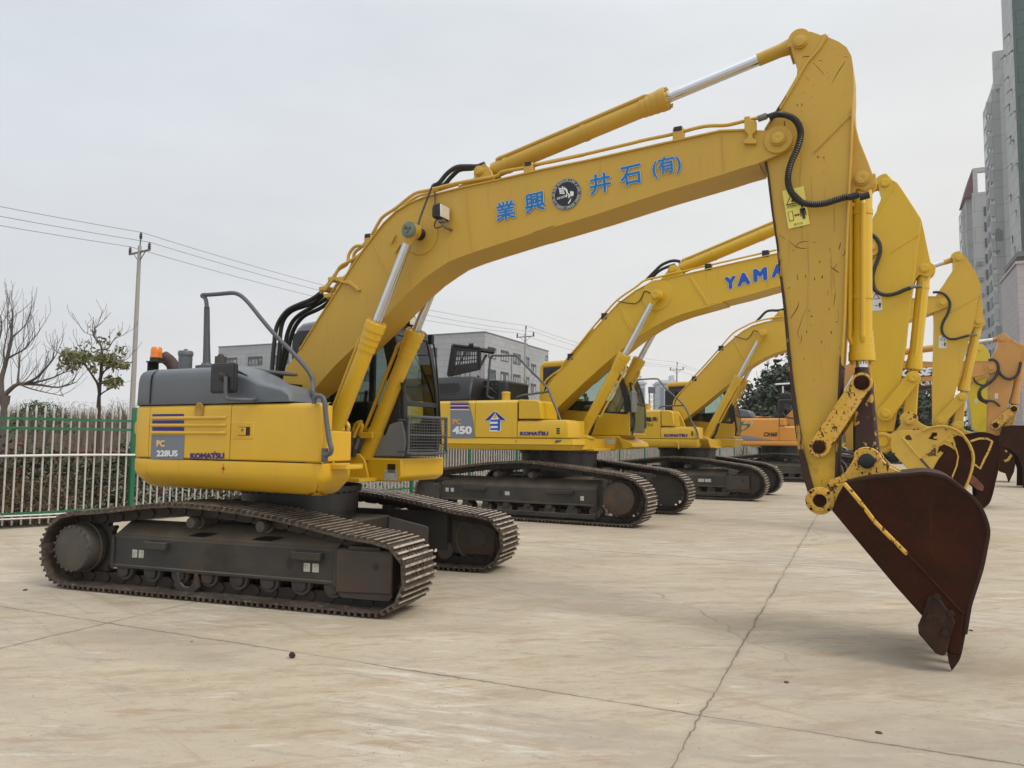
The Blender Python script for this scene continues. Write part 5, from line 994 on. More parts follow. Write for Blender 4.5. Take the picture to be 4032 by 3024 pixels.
def std_cab(M,s0,s1,l0,l1,zf,zt,m,frame,deckm,glassz=None,roofm=None,lean=.22,lower=None,door=True):
    "cab box: painted lower body and rear post, dark window frames, curved front"
    root=M.root; zw=lower or zf+(zt-zf)*.36
    def slab(pts,la,lb,name,mm,bev=.02,par=None): q=MB(); q.prism(pts,la,lb); return q.build(name,mm,par or root,bevel=bev)
    H=zt-zf; fr=[(s1,zf),(s1+.02,zf+.15*H),(s1,zf+.42*H),(s1-lean*.35,zf+.7*H),(s1-lean,zf+.93*H),(s1-lean-.10,zt-.03)]
    cab=slab([(s0,zf),(s1,zf),(s1,zf+.06),(s0+.06,zf+.06),(s0+.06,zw),(s0,zw)],l0,l1,'cab',m)
    slab([(s0,zt-.16),(s0+.02,zt-.06),(s0+.12,zt),(s1-lean-.22,zt+.02),(s1-lean-.08,zt-.03),(s1-lean,zf+.93*H),(s1-lean-.1,zf+.92*H)],l0-.005,l1+.005,'cab_roof',roofm or m,.05,cab)
    q=MB(); q.box((s0,l0,zf),(s0+.10,l0+.10,zt-.1)); q.box((s0,l1-.10,zf),(s0+.10,l1,zt-.1)); q.build('rear_post',m,cab,bevel=.03)
    for l in (l0,l1): 
        a,b=(l-.008,l+.03) if l==l0 else (l-.03,l+.008)
        slab([(s0,zf),(s1,zf),(s1+.02,zf+.15*H),(s1+.012,zw-.02),(s1-.06,zw-.10),(s0+.35,zw+.02),(s0,zw+.05)],a,b,'side_panel',m,.015,cab)
    ro=[(s0+.09,zw-.14),(s0+.09,zt-.14),(s1-lean-.12,zt-.10),(s1-lean-.02,zf+.93*H),(s1-lean*.35-.02,zf+.7*H),(s1-.02,zf+.42*H),(s1,zw-.14)]
    cx_=sum(p[0] for p in ro)/len(ro); cz_=sum(p[1] for p in ro)/len(ro); ri=[(cx_+(s-cx_)*.84,cz_+(z-cz_)*.84) for s,z in ro]
    for l,sg in ((l0,1),(l1,-1)):
        q=MB(); n=len(ro); a,b=l-.003*sg,l+.05*sg; vs=[(s,a,z) for s,z in ro]+[(s,a,z) for s,z in ri]+[(s,b,z) for s,z in ro]+[(s,b,z) for s,z in ri]; fs=[]
        for k in range(n): k2=(k+1)%n; fs+=[(k,k2,n+k2,n+k),(2*n+k,3*n+k,3*n+k2,2*n+k2),(k,2*n+k,2*n+k2,k2),(n+k,n+k2,3*n+k2,3*n+k)]
        q.add(vs,fs).build('window_frame',frame,cab,bevel=.008)
        q=MB(); q.add([(s,l+.025*sg,z) for s,z in ri],[tuple(range(n))]); q.build('side_window',GLASS,cab,smooth=False)
    fs_=sm2(fr,4)
    for a,b in ((l0-.004,l0+.07),(l1-.07,l1+.004)): q=MB(); q.rings([[(s-.06,a,z),(s+.004,a,z),(s+.004,b,z),(s-.06,b,z)] for s,z in fs_ if z>zf+.10*H]); q.build('front_post',frame,cab,bevel=.012)
    q=MB(); q.add([(s-.012,l,z) for s,z in fs_ for l in (l0+.06,l1-.06)],[(2*k,2*k+1,2*k+3,2*k+2) for k in range(len(fs_)-1)]); q.build('windscreen',GLASS,cab)
    zz=zf+.42*H; q=MB(); q.box((s1-.04,l0+.05,zz-.03),(s1+.006,l1-.05,zz+.03)); q.build('front_rail',frame,cab,bevel=.008)
    q=MB(); q.box((s0+.35,l0+.25,zf+.35),(s0+.9,l1-.25,zf+.55)); q.rings([[(s0+.30,l0+.28,zf+.5),(s0+.45,l0+.28,zf+.5),(s0+.45,l1-.28,zf+.5),(s0+.30,l1-.28,zf+.5)],[(s0+.18,l0+.32,zf+1.15),(s0+.28,l0+.32,zf+1.15),(s0+.28,l1-.32,zf+1.15),(s0+.18,l1-.32,zf+1.15)]]); q.build('operator_seat',SEAT,cab,bevel=.03)
    q=MB(); q.box((s0+.5,l0+.06,zf+.1),(s1-.35,l0+.22,zf+.72)); q.build('console',DKG,cab,bevel=.03)
    return cab
def side_panels(M,sl,zb,zt,brk,m,rnd=.05,front=None):
    out=[]
    for a,b in zip(brk[:-1],brk[1:]):
        q=MB(); n=4; q.shell([(a+.006+(b-a-.012)*k/n,sl) for k in range(n+1)],[(zb,-.012),(zb+.012,0),(zt-rnd*3,0),(zt-rnd,-rnd*.25),(zt-.004,-rnd*1.2),(zt,-rnd*2.2)],.06); out.append(q.build('side_door',m,M.root,bevel=.005))
    return out
def rail(M,pts,l,z,r=.022,sub=3,name='handrail',m=None,l2=None):
    n=len(pts); q=MB(); q.tube([M.at(z(*p),l+((l2 if l2 is not None else l)-l)*k/max(1,n-1)) for k,p in enumerate(pts)],r,n=10,sub=sub); return q.build(name,m or RAILG,M.root)
def decal_px(M,name,pts,z,l,m,par,lift=.003): return decal(name,[M.at(z(*p),l) for p in pts],m,par,NR,lift)
def words(M,s,bl,br,tl,z,l,m,par,bold=.02,lift=.006,**k):
    P=lambda p:M.at(z(*p),l); return letter(s,P(bl),P(br),P(tl),m,par,NR,bold,lift,**k)
FR450=dict(x0=-1.87,x1=1.42,zb=.33,zm=.62,zt=.79,di=.12,dm=.36,dn=.48,yoke=(-2.42,-1.89),ir=.36,sr=.36,rr=.115,rz=.215,carriers=(-.62,.12),cz=.86,nroll=8,skid=(-1.6,1.42,.10),
    brackets=((-1.08,.5),(.72,.52)),holes=((-.52,0,.50,.035,.06,False),),stickers=((-1.72,.52,.07,.075),(-1.60,.52,.07,.075),(-.38,.50,.10,.07),(1.15,.47,.07,.08)))
LOOP450=sm2([(-2.01,.015),(-1,.015),(0,.015),(1,.015),(2.01,.015),(2.22,.075),(2.36,.20),(2.425,.40),(2.40,.60),(2.30,.77),(2.14,.87),(1.96,.93),(1.66,.965),(1.35,1.0),(1.0,1.04),(.68,1.075),(.35,1.112),(.07,1.128),(-.25,1.12),(-.56,1.103),(-1.0,1.06),(-1.56,.98),(-1.95,.93),(-2.2,.85),(-2.36,.70),(-2.44,.5),(-2.43,.32),(-2.34,.15),(-2.2,.06),(-2.01,.015)],4)[:-1]
def slew_deck(M,s0,s1,sl,zb,zs,zt,m,tail,skirt_mat=None):
    "revolving frame, lower skirt, body core and rounded counterweight"
    q=MB(); n=10; arc=[(s0+tail-tail*math.cos(R(a)),-sl*-1*0+ (sl*math.cos(R(180-0))*0) ) for a in (0,)]  # placeholder for readability
    w_=-sl
    back=[(s0+tail*.9,-w_+.03),(s0+tail*.35,-w_+.22),(s0+.06,-w_+.62),(s0,-w_+1.0),(s0,w_-1.0),(s0+.06,w_-.62),(s0+tail*.35,w_-.22),(s0+tail*.9,w_-.03)]
    q=MB(); q.rings([[(x,y,zs+.012) for x,y in back+[(s0+tail,w_),(s0+tail,-w_)]],[(x,y,zt-.10) for x,y in back+[(s0+tail,w_),(s0+tail,-w_)]],[(s0+tail*.5+(x-s0-tail*.5)*.97,y*.97,zt-.01) for x,y in back+[(s0+tail,w_),(s0+tail,-w_)]]]); q.build('counterweight',m,M.root,bevel=.02)
    q=MB(); q.rings([[(x,y,zb) for x,y in [(s0+.3,-w_+.5),(s0+.3,w_-.5),(.9,w_-.4),(.9,-w_+.4)]],[(x,y,zt-.02) for x,y in [(s0+.3,-w_+.06),(s0+.3,.2),(-.45,.2),(-.45,-w_+.06)]]][:1]+[[(x,y,zs) for x,y in [(s0+.3,-w_+.1),(s0+.3,w_-.1),(.9,w_-.1),(.9,-w_+.1)]]]); q.build('revolving_frame',m,M.root,bevel=.01)
    q=MB(); q.box((s0+.4,-w_+.07,zs),(-.25,w_-.3,zt-.03)); q.build('engine_bay',BLKM,M.root,bevel=.01)
    q=MB(); q.box((s0+.9,-w_+.10,zt-.03),(-.40,.25,zt-.005)); q.build('top_cover',m,M.root,bevel=.004)
def build_m2():
    M=Machine('yellow excavator with raised black engine lid and a blue arrow emblem on its side',(.99,15.9),27.5,27.0); root=M.root; A=M.at
    for side,lc in (('near',-1.42),('far',1.42)): undercarriage(M,side,lc,.60,LOOP450,50,gh=.032,fr=FR450,sc=(1.87,.50),idl=(-1.93,.46),hubm=HUBR,hubr=.31)
    car_body(M,1.25,.80,.78,1.33,long=1.15)
    hb=.28; l=-hb
    top=mix(M,l,(zN,[(300,1290),(380,1180),(500,1060),(640,890),(800,690),(930,540),(1060,402),(1130,352),(1250,262),(1400,182),(1560,132),(1800,80)]),(z4a,[(1130,620),(1500,535),(1800,468),(1945,435)]),(zE,[(880,640),(960,640)]))
    pin=M.sz([(225,893)],l,zP)[0]
    bot=mix(M,l,(zE,[(1000,838),(860,890)]),(z4a,[(2000,805),(1600,920),(1200,1020)]),(zN,[(2212,385),(2050,430),(1800,500),(1600,572),(1450,652),(1300,747),(1150,860),(900,1070),(700,1252),(490,1450)]))
    foot=M.sz([(248,1525)],l,zN)[0]
    seams=[M.sz(s,l,zN) for s in ([(1070,420),(1240,680)],[(1105,515),(1220,700)],[(1845,105),(2050,425)])]
    boom=std_boom(M,top,bot,pin,.155,foot,hb,Y2,seams=seams,pinr=.06)
    c=M.sz([(1480,310)],l,zN)[0]; q=MB(); q.cyl((c[0],l+.003,c[1]),(c[0],l-.010,c[1]),.30,n=40); q.build('pin_boss_plate',Y2,boom,bevel=.004)
    # rams
    bp=M.sz([(1480,310)],-.46,zN)[0]; g0=M.sz([(1145,965)],-.46,zN)[0]; base=M.sz([(1150,578)],-.46,z3)[0]
    for lr in (-.46,.46):
        hydraulic(M,'boom_cylinder',base,g0,bp,.105,.058,lr,Y2,eye=.10,eyew=.07,collar=.09,pipe=[(.03 if lr<0 else -.03,-.15,.30,None)],pipe_r=.022,clamps=(.27,),L=.34,eyem=Y2)
        q=MB(); q.prism([(base[0]-.16,base[1]-.18),(base[0]+.18,base[1]-.18),(base[0]+.15,base[1]),(base[0]+.10,base[1]+.10),(base[0],base[1]+.14),(base[0]-.10,base[1]+.10),(base[0]-.14,base[1])],lr-.13,lr-.085); q.prism([(base[0]-.16,base[1]-.18),(base[0]+.18,base[1]-.18),(base[0]+.15,base[1]),(base[0]+.10,base[1]+.10),(base[0],base[1]+.14),(base[0]-.10,base[1]+.10),(base[0]-.14,base[1])],lr+.085,lr+.13); k=q.build('ram_foot',Y2,root,bevel=.008); pinhead(M,k,base,lr-.13,.075,Y2,h=.06)
    for k,dl in enumerate((-.03,.07)):
        q=MB(); q.tube([A(z3(*p),dl) for p in ((1300,370+10*k),(1265,430),(1240,510),(1205,572))],.03,n=8,sub=4); q.build('hydraulic_hose',HOSE,root)
    q=MB(); q.cyl((bp[0],-.54,bp[1]),(bp[0],.54,bp[1]),.075,n=24); q.build('pin_shaft',Y2,boom); pinhead(M,boom,bp,-.54,.070,Y2,h=.03)
    ab=M.sz([(755,640)],0,z4a)[0]; ae=M.sz([(372,195)],0,zP)[0]; dv=Vector((ae[0]-ab[0],ae[1]-ab[1])); am=(ab[0]+dv.x*.62,ab[1]+dv.y*.62)
    hydraulic(M,'arm_cylinder',ab,am,ae,.115,.065,0,Y2,eye=.11,eyew=.09,collar=.22,pipe=[(-.07,.12,.05,None)],pipe_r=.022,clamps=(.30,.7),L=.32)
    hump=M.sz([(590,745),(640,685),(715,590),(760,578),(810,600),(835,640),(860,690)],-.15,z4a); q=MB(); q.prism(hump,-.17,-.13); q.prism(hump,.13,.17); q.build('cylinder_bracket',Y2,boom,bevel=.006); pinhead(M,boom,ab,-.17,.055,Y2)
    # arm
    ha=.21; l=-ha
    hd=M.sz([(372,195)],l,zP)[0]
    lf=mix(M,l,(zP,[(300,215),(304,245),(322,290),(330,350),(320,390),(290,450),(283,490),(245,575),(120,760)]),(zQ,[(90,0),(110,200),(160,450),(230,830),(262,1230),(305,1659)]))
    rt=mix(M,l,(zQ,[(510,1659),(550,1400),(580,1150),(622,850),(662,600),(692,300),(718,100)]),(zP,[(700,1190),(722,1000),(745,820),(768,590),(675,440),(525,210),(495,182),(440,150)]))
    arm=std_arm(M,lf+rt+circ(hd,.17,80,170,8),hd,.17,None,.17,ha,Y2,rear=mix(M,l,(zQ,[(160,450),(230,830),(262,1230),(305,1659)])),seam=[M.sz([(500,190),(345,420),(245,580)],l,zP)],pinr=.062)
    ec=M.sz([(803,1125)],-.11,zP)[0]; ear=M.sz([(768,600),(800,740),(845,960),(868,1060)],-.11,zP)+circ(ec,.165,10,-70,5)+M.sz([(745,1192),(712,1235),(690,1300),(700,1000),(740,800)],-.11,zP)
    q=MB(); q.prism(ear,-.13,-.085); q.prism(ear,.085,.13); q.build('ram_bracket',Y2,arm,bevel=.006); pinhead(M,arm,ec,-.13,.062,Y2)
    a,b=M.sz([(745,760),(420,960)],l,zP); q=MB(); q.tube([(a[0],l-.002,a[1]),(b[0],l-.002,b[1])],.007,n=6); q.build('weld_seam',Y2,arm)
    q=MB(); s=mix(M,l,(zQ,[(275,1570),(520,1570)])); q.ribbon(s,.02,l-.006,l+.004); q.build('weld_seam',Y2,arm)
    # bucket ram, links, bucket
    lt=M.sz([(738,1020)],0,zQ)[0]; gm=M.sz([(757,920)],0,zQ)[0]; ec0=M.sz([(803,1125)],0,zP)[0]
    hydraulic(M,'bucket_cylinder',ec0,gm,lt,.100,.056,0,Y2,eye=.10,eyew=.07,collar=.06,pipe=[(-.09,.0,.1,None)],pipe_r=.026,clamps=(.14,),L=.30)
    la=M.sz([(413,1440)],-.3,zQ)[0]; lt=M.sz([(738,1020)],-.3,zQ)[0]; lb=M.sz([(690,1530)],-.3,zQ)[0]
    links(M,la,lt,lb,Y2,r=.115,w=.30)
    lb_=-.68
    hinge=M.sz([(418,1045)],-.36,zh)[0]
    side=M.sz([(640,180),(760,130),(900,135),(1000,140),(1100,97),(1230,82),(1330,97),(1430,142),(1500,205),(1560,290),(1602,390),(1614,480),(1595,600),(1560,710),(1500,860),(1420,1000),(1330,1130),(1240,1270),(1180,1180),(1080,960),(850,622),(640,390),(625,300)],lb_,zR); side=[(s,max(z,.03)) for s,z in side]
    patch=M.sz([(1370,215),(1420,192),(1480,215),(1540,300),(1580,400),(1590,480),(1572,600),(1540,710),(1480,850),(1390,1000),(1240,900),(1135,590),(1150,560),(1170,520),(1200,470),(1255,400),(1215,380),(1180,410),(1200,330),(1260,300),(1330,330),(1390,370),(1400,300)],lb_,zR)
    p2=M.sz([(1075,230),(1105,200),(1120,160),(1175,160),(1180,195),(1130,215),(1140,235),(1190,235),(1160,250),(1130,245)],lb_,zR)
    ear=mix(M,-.34,(zR,[(590,185),(640,165),(700,125),(750,50)]))+circ(lb,.15,160,20,8)+mix(M,-.34,(zR,[(950,20),(1000,60),(1060,85),(1110,92),(1000,150),(640,200)]))
    b=std_bucket(M,side,(3,17),lb_,.68,YCHIP2,YCHIP2,hinge,.17,ear,lb,YCHIP2,wear=[(patch,RUSTM),(p2,RUSTM)],pm=Y2)
    e2=circ(hinge,.17,90,270,12)+M.sz([(560,415),(635,370),(700,200),(640,180),(590,190)],-.34,zR)
    q=MB(); q.prism(e2,-.35,-.29); q.prism(e2,.29,.35); q.build('hinge_plate',YCHIP2,b,bevel=.008)
    for s in ([(760,220),(980,470)],[(1010,450),(1250,250),(1340,150)]): q=MB(); q.ribbon(M.sz(s,lb_,zR),.03,lb_-.012,lb_+.003); q.build('fold_edge',YCHIP2,b,bevel=.006)
    q=MB(); q.ribbon(M.sz([(980,470),(1150,660)],lb_,zR),.035,lb_-.013,lb_+.003); q.build('fold_edge',HUB,b,bevel=.006)
    q=MB(); q.ribbon(M.sz([(1270,250),(1350,275),(1400,350),(1430,440),(1410,560),(1345,720)],lb_,zR),.022,lb_-.014,lb_-.002); q.build('wear_bead',YCHIP,b,bevel=.004)
    q=MB(); s=M.sz([(1240,1270),(1180,1180),(1150,1300),(1170,1420)],lb_,zR)
    for k in range(5): l_=lb_+.05+k*.28; q=MB(); q.prism([(s[0][0],s[0][1]),(s[1][0],s[1][1]+.05),(s[0][0]-.16,.03),(s[0][0]-.02,.03)],l_,l_+.12); q.build('tooth',DKB,b,bevel=.006)
    # hoses
    def hose(pts,r,l,z,name='hydraulic_hose',m=HOSE,par=None,sub=4): q=MB(); q.tube([A(z(*p),l) for p in pts],r,n=8,sub=sub); return q.build(name,m,par or root)
    hose([(120,700),(200,750),(245,770),(290,815),(318,880),(315,960),(285,1050),(255,1130),(235,1230),(255,1340),(310,1395),(400,1415),(500,1395),(580,1360),(650,1335)],.033,-.30,zP); hose([(650,1335),(720,1320),(780,1325)],.026,-.28,zP,'hose_fitting',STEEL)
    hose([(430,740),(480,690),(530,640),(600,575),(680,535),(750,520),(820,530)],.03,-.06,z4a); hose([(480,745),(530,680),(600,625),(680,590),(760,565)],.03,.05,z4a)
    hose([(240,1380),(250,1320),(270,1250),(330,1190),(400,1140),(440,1110),(470,1050),(540,960),(640,845),(780,670),(900,530),(1050,365),(1250,225),(1350,150),(1500,115),(1700,60)],.02,-.24,zN,'oil_pipe',Y2,boom); hose([(290,1350),(310,1260),(400,1170),(460,1110),(520,1020),(640,870),(800,680)],.02,-.2,zN,'oil_pipe',Y2,boom)
    hose([(560,710),(1000,610),(1150,575),(1500,495),(1940,395)],.018,-.24,z4a,'oil_pipe',Y2,boom); hose([(860,540),(930,500),(1000,480),(1080,478)],.02,-.03,z4a,'oil_pipe',Y2,boom)
    for p,z in (((550,965),zN),((918,525),zN),((1150,580),z4a),((1815,425),z4a)): c=A(z(*p),-.22); q=MB(); q.box((c[0]-.06,-.28,c[2]-.10),(c[0]+.06,-.16,c[2]+.03)); q.build('pipe_clamp',BLKM,boom,bevel=.006)
    hose([(1415,290),(1350,265),(1330,310),(1310,350),(1240,405),(1060,375)],.009,-.30,zN,'grease_line',BLK,boom,2)
    # body
    sl=-1.6; zb,zs,zt=1.335,1.555,2.285
    S=lambda p,z=z3,l=sl:M.sz([p],l,z)[0][0]
    slew_deck(M,-3.3,1.0,sl,zb,zs,zt,Y2,.7)
    b0,b1,b2,b3=S((298,450)),S((460,450)),S((742,450)),S((1095,545))
    p=side_panels(M,sl,zs,zt,[-2.6,S((150,400)),b0],Y2); p1,p2=side_panels(M,sl,zs,zt,[b0,b1,b2],Y2)
    # skirt with its sloped lower half, front corner
    q=MB(); e=S((1120,590)); sk=[(-2.6,sl),(-1,sl),(0,sl),(e-.12,sl),(e-.03,sl+.03),(e,sl+.12),(e,sl+.55)]; q.shell(sk,[(zb-.01,-.10),(zb,-.06),(zb+.09,-.01),(zb+.10,.02),(zs-.03,0),(zs-.012,0)],.06); q.build('lower_skirt',Y2,root,bevel=.006)
    zl=M.sz([(900,430)],sl,z3)[0][1]
    q=MB(); e2=b3; q.shell([(b2+.006,sl),(e2-.16,sl),(e2-.05,sl+.03),(e2,sl+.14),(e2,sl+.5)],[(zs,-.012),(zs+.012,0),(zl-.10,0),(zl-.02,-.03),(zl,-.10)],.10); p3=q.build('tool_box',Y2,root,bevel=.006)
    q=MB(); q.box((b2+.1,sl+.08,zs),(e2-.05,-.75,zl-.01)); q.build('box_lid',Y2,p3,bevel=.02)
    ub=M.sz([(750,425),(905,425),(895,310),(870,298),(752,294)],sl,z3); q=MB(); q.rings([[(s,sl,z) for s,z in ub],[(s-(.0),sl+.12,z) for s,z in ub],[(s,-.85,z) for s,z in ub]]); q.build('tool_box',Y2,root,bevel=.02)
    # boom foot bracket with its pin
    br=M.sz([(205,1659),(200,1500),(235,1460),(290,1470),(330,1540),(350,1659),(360,1760),(200,1760)],-.42,zN); q=MB(); q.prism(br,-.44,-.34); q.prism(br,.34,.44); k=q.build_each('boom_bracket',Y2,root,bevel=.012)[0]; pinhead(M,k,M.sz([(248,1525)],-.44,zN)[0],-.44,.085,Y2,h=.03)
    q=MB(); q.rings([[(-.3,-.62,zs),(.95,-.62,zs),(.95,-.3,zs),(-.3,-.3,zs)],[(-.3,-.60,1.95),(.1,-.60,1.95),(.1,-.32,1.95),(-.3,-.32,1.95)]]); q.rings([[(-.3,.30,zb+.05),(.7,.30,zb+.05),(.7,-.62,zb+.05),(-.3,-.62,zb+.05)],[(-.3,.30,zs),(.6,.30,zs),(.6,-.62,zs),(-.3,-.62,zs)]]); q.build('centre_frame',Y2,root,bevel=.02)
    q=MB(); q.box((.5,-.62,zb-.02),(1.02,.66,zb+.03)); q.build('front_plate',Y2,root,bevel=.01)
    # emblem, stripes, model plate
    mp=M.sz([(295,305),(415,305),(435,370),(452,450),(458,555),(297,555)],sl,z3); decal('model_plate',[(s,sl,z) for s,z in mp],SLATE,p1,NR,.004)
    for y0,y1 in ((310,314),(319,332),(341,357)): decal_px(M,'navy_stripe',[(297,y1),(419,y1),(416,y0),(297,y0)],z3,sl,NAVY,p1,.007)
    for y0,y1 in ((305,309),(314.5,318.5),(333,340),(358,366)): decal_px(M,'gold_stripe',[(296,y1),(424,y1),(420,y0),(296,y0)],z3,sl,PCO,p1,.0065)
    words(M,'PC',(312,461),(368,461),(312,424),z3,sl,PCO2,p1,.05,.008); words(M,'450',(310,527),(441,527),(310,473),z3,sl,WHT,p1,.055,.008)
    words(M,'KOMATSU',(762,536),(952,536),(762,509),z3,sl,NAVY,p3,.065)
    decal_px(M,'lettering',[(895,508),(903,508),(903,502),(895,502)],z3,sl,NAVY,p3,.006)
    for y in (485,500,515): decal_px(M,'vent_slot',[(1008,y+10),(1030,y+10),(1027,y),(1005,y)],z3,sl,INK,p3,.004)
    # arrow emblem: a roof over three bars
    W=lambda pts,m,lift: decal_px(M,'arrow_emblem',pts,zW,sl,m,p2,lift)
    W([(935,1503),(1105,1350),(1278,1496),(1185,1500),(1150,1470),(1135,1462),(1105,1385),(1072,1462),(1030,1500)],WHT,.004) 
    W([(950,1497),(1098,1362),(1104,1385),(1068,1440),(1020,1494)],NAVY,.006); W([(1108,1360),(1262,1491),(1190,1492),(1140,1440),(1112,1390)],NAVY,.0062)
    W([(1020,1472),(1195,1460),(1188,1640),(1180,1656),(1020,1656),(1022,1600),(1050,1590),(1030,1560),(1025,1500)],WHT,.0045)
    for y in (1478,1540,1600): W([(1034,y+38),(1040,y+34),(1160,y+34),(1160,y+2),(1050,y+6),(1036,y)],BLU2,.007)
    W([(1145,1650),(1176,1640),(1184,1500),(1170,1470),(1145,1478)],BLU2,.0072)
    decal_px(M,'balance_mark',[(736,568),(742,568),(742,582),(736,582)],z3,sl+.0,RED,p2,.03)
    # dark engine hood with louvres, raised lid, silencer, tank neck
    h0,h1=S((205,300),l=-1.2),S((475,300),l=-1.2); zt_=M.sz([(400,140)],-1.2,z3)[0][1]
    q=MB(); q.rings([[(h0-1.0,-1.5,zt),(h1,-1.5,zt),(h1,-.1,zt),(h0-1.0,-.1,zt)],[(h0-1.0,-1.42,zt+.30),(h1-.02,-1.42,zt+.30),(h1-.02,-.1,zt+.30),(h0-1.0,-.1,zt+.30)],[(h0-1.0,-1.22,zt_),(h1-.10,-1.22,zt_),(h1-.10,-.1,zt_),(h0-1.0,-.1,zt_)]]); hd_=q.build('engine_hood',BLKM,root,bevel=.04)
    q=MB()
    g=M.sz([(90,200),(335,200),(345,230),(340,280),(90,285)],-1.46,z3); gx0,gx1=g[0][0],g[1][0]; gz0,gz1=g[3][1],g[0][1]
    for k in range(6): z=gz0+(gz1-gz0)*(k+.5)/6; q.box((gx0,-1.475+.03*k*.3,z-.012),(gx1,-1.43,z+.012))
    q.build('hood_louvres',BLK,hd_,bevel=.004)
    q=MB(); q.box((gx0-.05,-1.452,gz0-.03),(gx1+.05,-1.44,gz1+.03)); q.build('louvre_panel',INK,hd_,bevel=.02)
    # raised lid (a tray seen from below, with slots)
    def wp(x,y,l): return Vector(A(zW(x,y),l))
    a,b,c,d=wp(480,410,-.9),wp(880,450,-.5),wp(850,860,-.5),wp(415,840,-.9)
    a,b,c,d=[Vector(A(zW(*p),l)) for p,l in (((490,400),-1.0),((880,445),-.55),((885,740),-.55),((420,845),-1.0))]
    def lidp(u,v): return a*(1-u)*(1-v)+b*u*(1-v)+c*u*v+d*(1-u)*v
    us=[0,.18,.26,.34,.42,.50,.58,.66,.74,.82,.90,1.0]; vs_=[0,.20,.34,.38,.52,.56,.68,1.0]
    nrm=(b-a).cross(d-a).normalized()*.05; q=MB(); vs=[];fs=[]; nu,nv=len(us),len(vs_)
    for s_ in (0,1):
        for v in vs_:
            for u in us: vs.append(lidp(u,v)+nrm*s_*.3)
    def cell(i,j): return j*nu+i
    for j in range(nv-1):
        for i in range(nu-1):
            hole=(j in (1,3,5)) and 1<=i<=nu-3
            if hole and True:
                # a slot: split the cell so a bar remains between holes
                base=len(vs); u0,u1=us[i]+.012,us[i+1]-.012
                for s_ in (0,1):
                    for v in (vs_[j],vs_[j+1]):
                        for u in (u0,u1): vs.append(lidp(u,v)+nrm*s_*.3)
                fs+= [(cell(i,j),base,base+2,cell(i,j+1)),(base+1,cell(i+1,j),cell(i+1,j+1),base+3)]; o=nu*nv
                fs+= [(o+cell(i,j),o+cell(i,j+1),base+6,base+4),(base+5,base+7,o+cell(i+1,j+1),o+cell(i+1,j))]
            else:
                o=nu*nv; fs+=[(cell(i,j),cell(i+1,j),cell(i+1,j+1),cell(i,j+1)),(o+cell(i,j),o+cell(i,j+1),o+cell(i+1,j+1),o+cell(i+1,j))]
    # slot rows are the tall rows
    vs_2=vs
    q.add(vs,fs); lid=q.build('engine_lid',LIDB,root,smooth=False)
    q=MB()
    for e0,e1 in ((a,b),(b,c),(c,d),(d,a)): q.tube([e0,e1],.03,n=6)
    q.build('lid_rim',LIDB,lid)
    q=MB(); q.tube([wp(880,470,-.55),wp(1080,500,-.2)],.055,n=6); q.tube([wp(975,545,-.3),wp(870,740,-.55)],.03,n=8); q.tube([wp(700,440,-.7),wp(510,830,-1.0)],.018,n=8); q.tube([wp(850,845,-.6),wp(930,945,-.6)],.022,n=8); q.tube([wp(1000,465,-.3),wp(1085,470,-.2)],.05,n=8); q.tube([wp(720,400,-.75),wp(790,395,-.7)],.035,n=8); q.build('lid_stay',LIDB,lid)
    # radiator guard behind
    g0,g1=wp(845,930,-.9),wp(1345,1185,-.9); q=MB(); q.box((S((1195,930),zW,-.9),-1.1,zt-.02),(S((1345,1000),zW,-.9),-.1,M.sz([(1200,925)],-.9,zW)[0][1])); gd=q.build('guard_box',BLKM,root,bevel=.05)
    q=MB(); x0,x1=S((920,1000),zW,-.8),S((1205,1000),zW,-.8); za_,zb_=M.sz([(1000,1190)],-.8,zW)[0][1],M.sz([(1000,935)],-.8,zW)[0][1]
    for k in range(6): x=x0+(x1-x0)*k/5; q.box((x-.022,-.82,za_),(x+.022,-.78,zb_))
    for k in range(5): z=za_+(zb_-za_)*(k/4) ; q.box((x0,-.821,z-.022),(x1,-.781,z+.022))
    q.build('grille',BLKM,gd)
    q=MB(); q.box((x0-.3,-1.0,zt-.05),(x1,-.84,zt+.14)); q.cyl((x0-.1,-.9,zt+.1),(x0+.25,-.9,zt+.22),.09,n=14); q.tube([(x0,-.95,zt+.1),(x0+.2,-1.0,zt+.3),(x0+.5,-.95,zt+.1)],.03,n=8,sub=4); q.cyl((x1-.35,-.9,zt),(x1-.35,-.9,zt+.2),.07,n=12); q.build('engine',LIDB,root,bevel=.01)
    tk=M.sz([(1262,1190),(1262,1075)],-1.2,zW); q=MB(); q.lathe((tk[0][0],-1.2,zt-.02),(0,0,1),[(0,.085),(tk[1][1]-zt-.03,.085),(tk[1][1]-zt-.03,.092),(tk[1][1]-zt,.092),(tk[1][1]-zt+.015,.07)],n=22); q.build('tank_neck',Y2,root)
    rail(M,[(1095,1178),(1060,1172),(1010,1150),(990,1110),(1000,1000),(1015,800),(1030,620),(1045,575),(1085,553),(1200,555),(1400,553),(1440,580),(1600,750),(1800,950),(1880,1050),(1930,1180),(2000,1350),(2060,1510),(2080,1590),(2090,1690),(2085,1760),(2060,1790),(1980,1795)],-1.0,zW,l2=-1.62,sub=3); rail(M,[(1415,1170),(1470,1140),(1600,1115),(1880,1078)],-1.35,zW)
    # cab, cab deck, mirror
    cab=std_cab(M,-.62,1.42,.32,1.36,1.63,3.22,Y2,DKG,Y2,lean=.36,lower=2.16)
    q=MB()
    for (x,y,w_,h_) in ((555,1440,130,70),(680,1380,45,40),(690,1420,50,75),(580,1530,30,30),(615,1530,30,30),(668,1525,32,45),(708,1520,30,40)): 
        c=[M.at(zN(x+dx,y+dy),.40) for dx,dy in ((0,h_),(w_,h_),(w_,0),(0,0))]; q.add(c,[(0,1,2,3)])
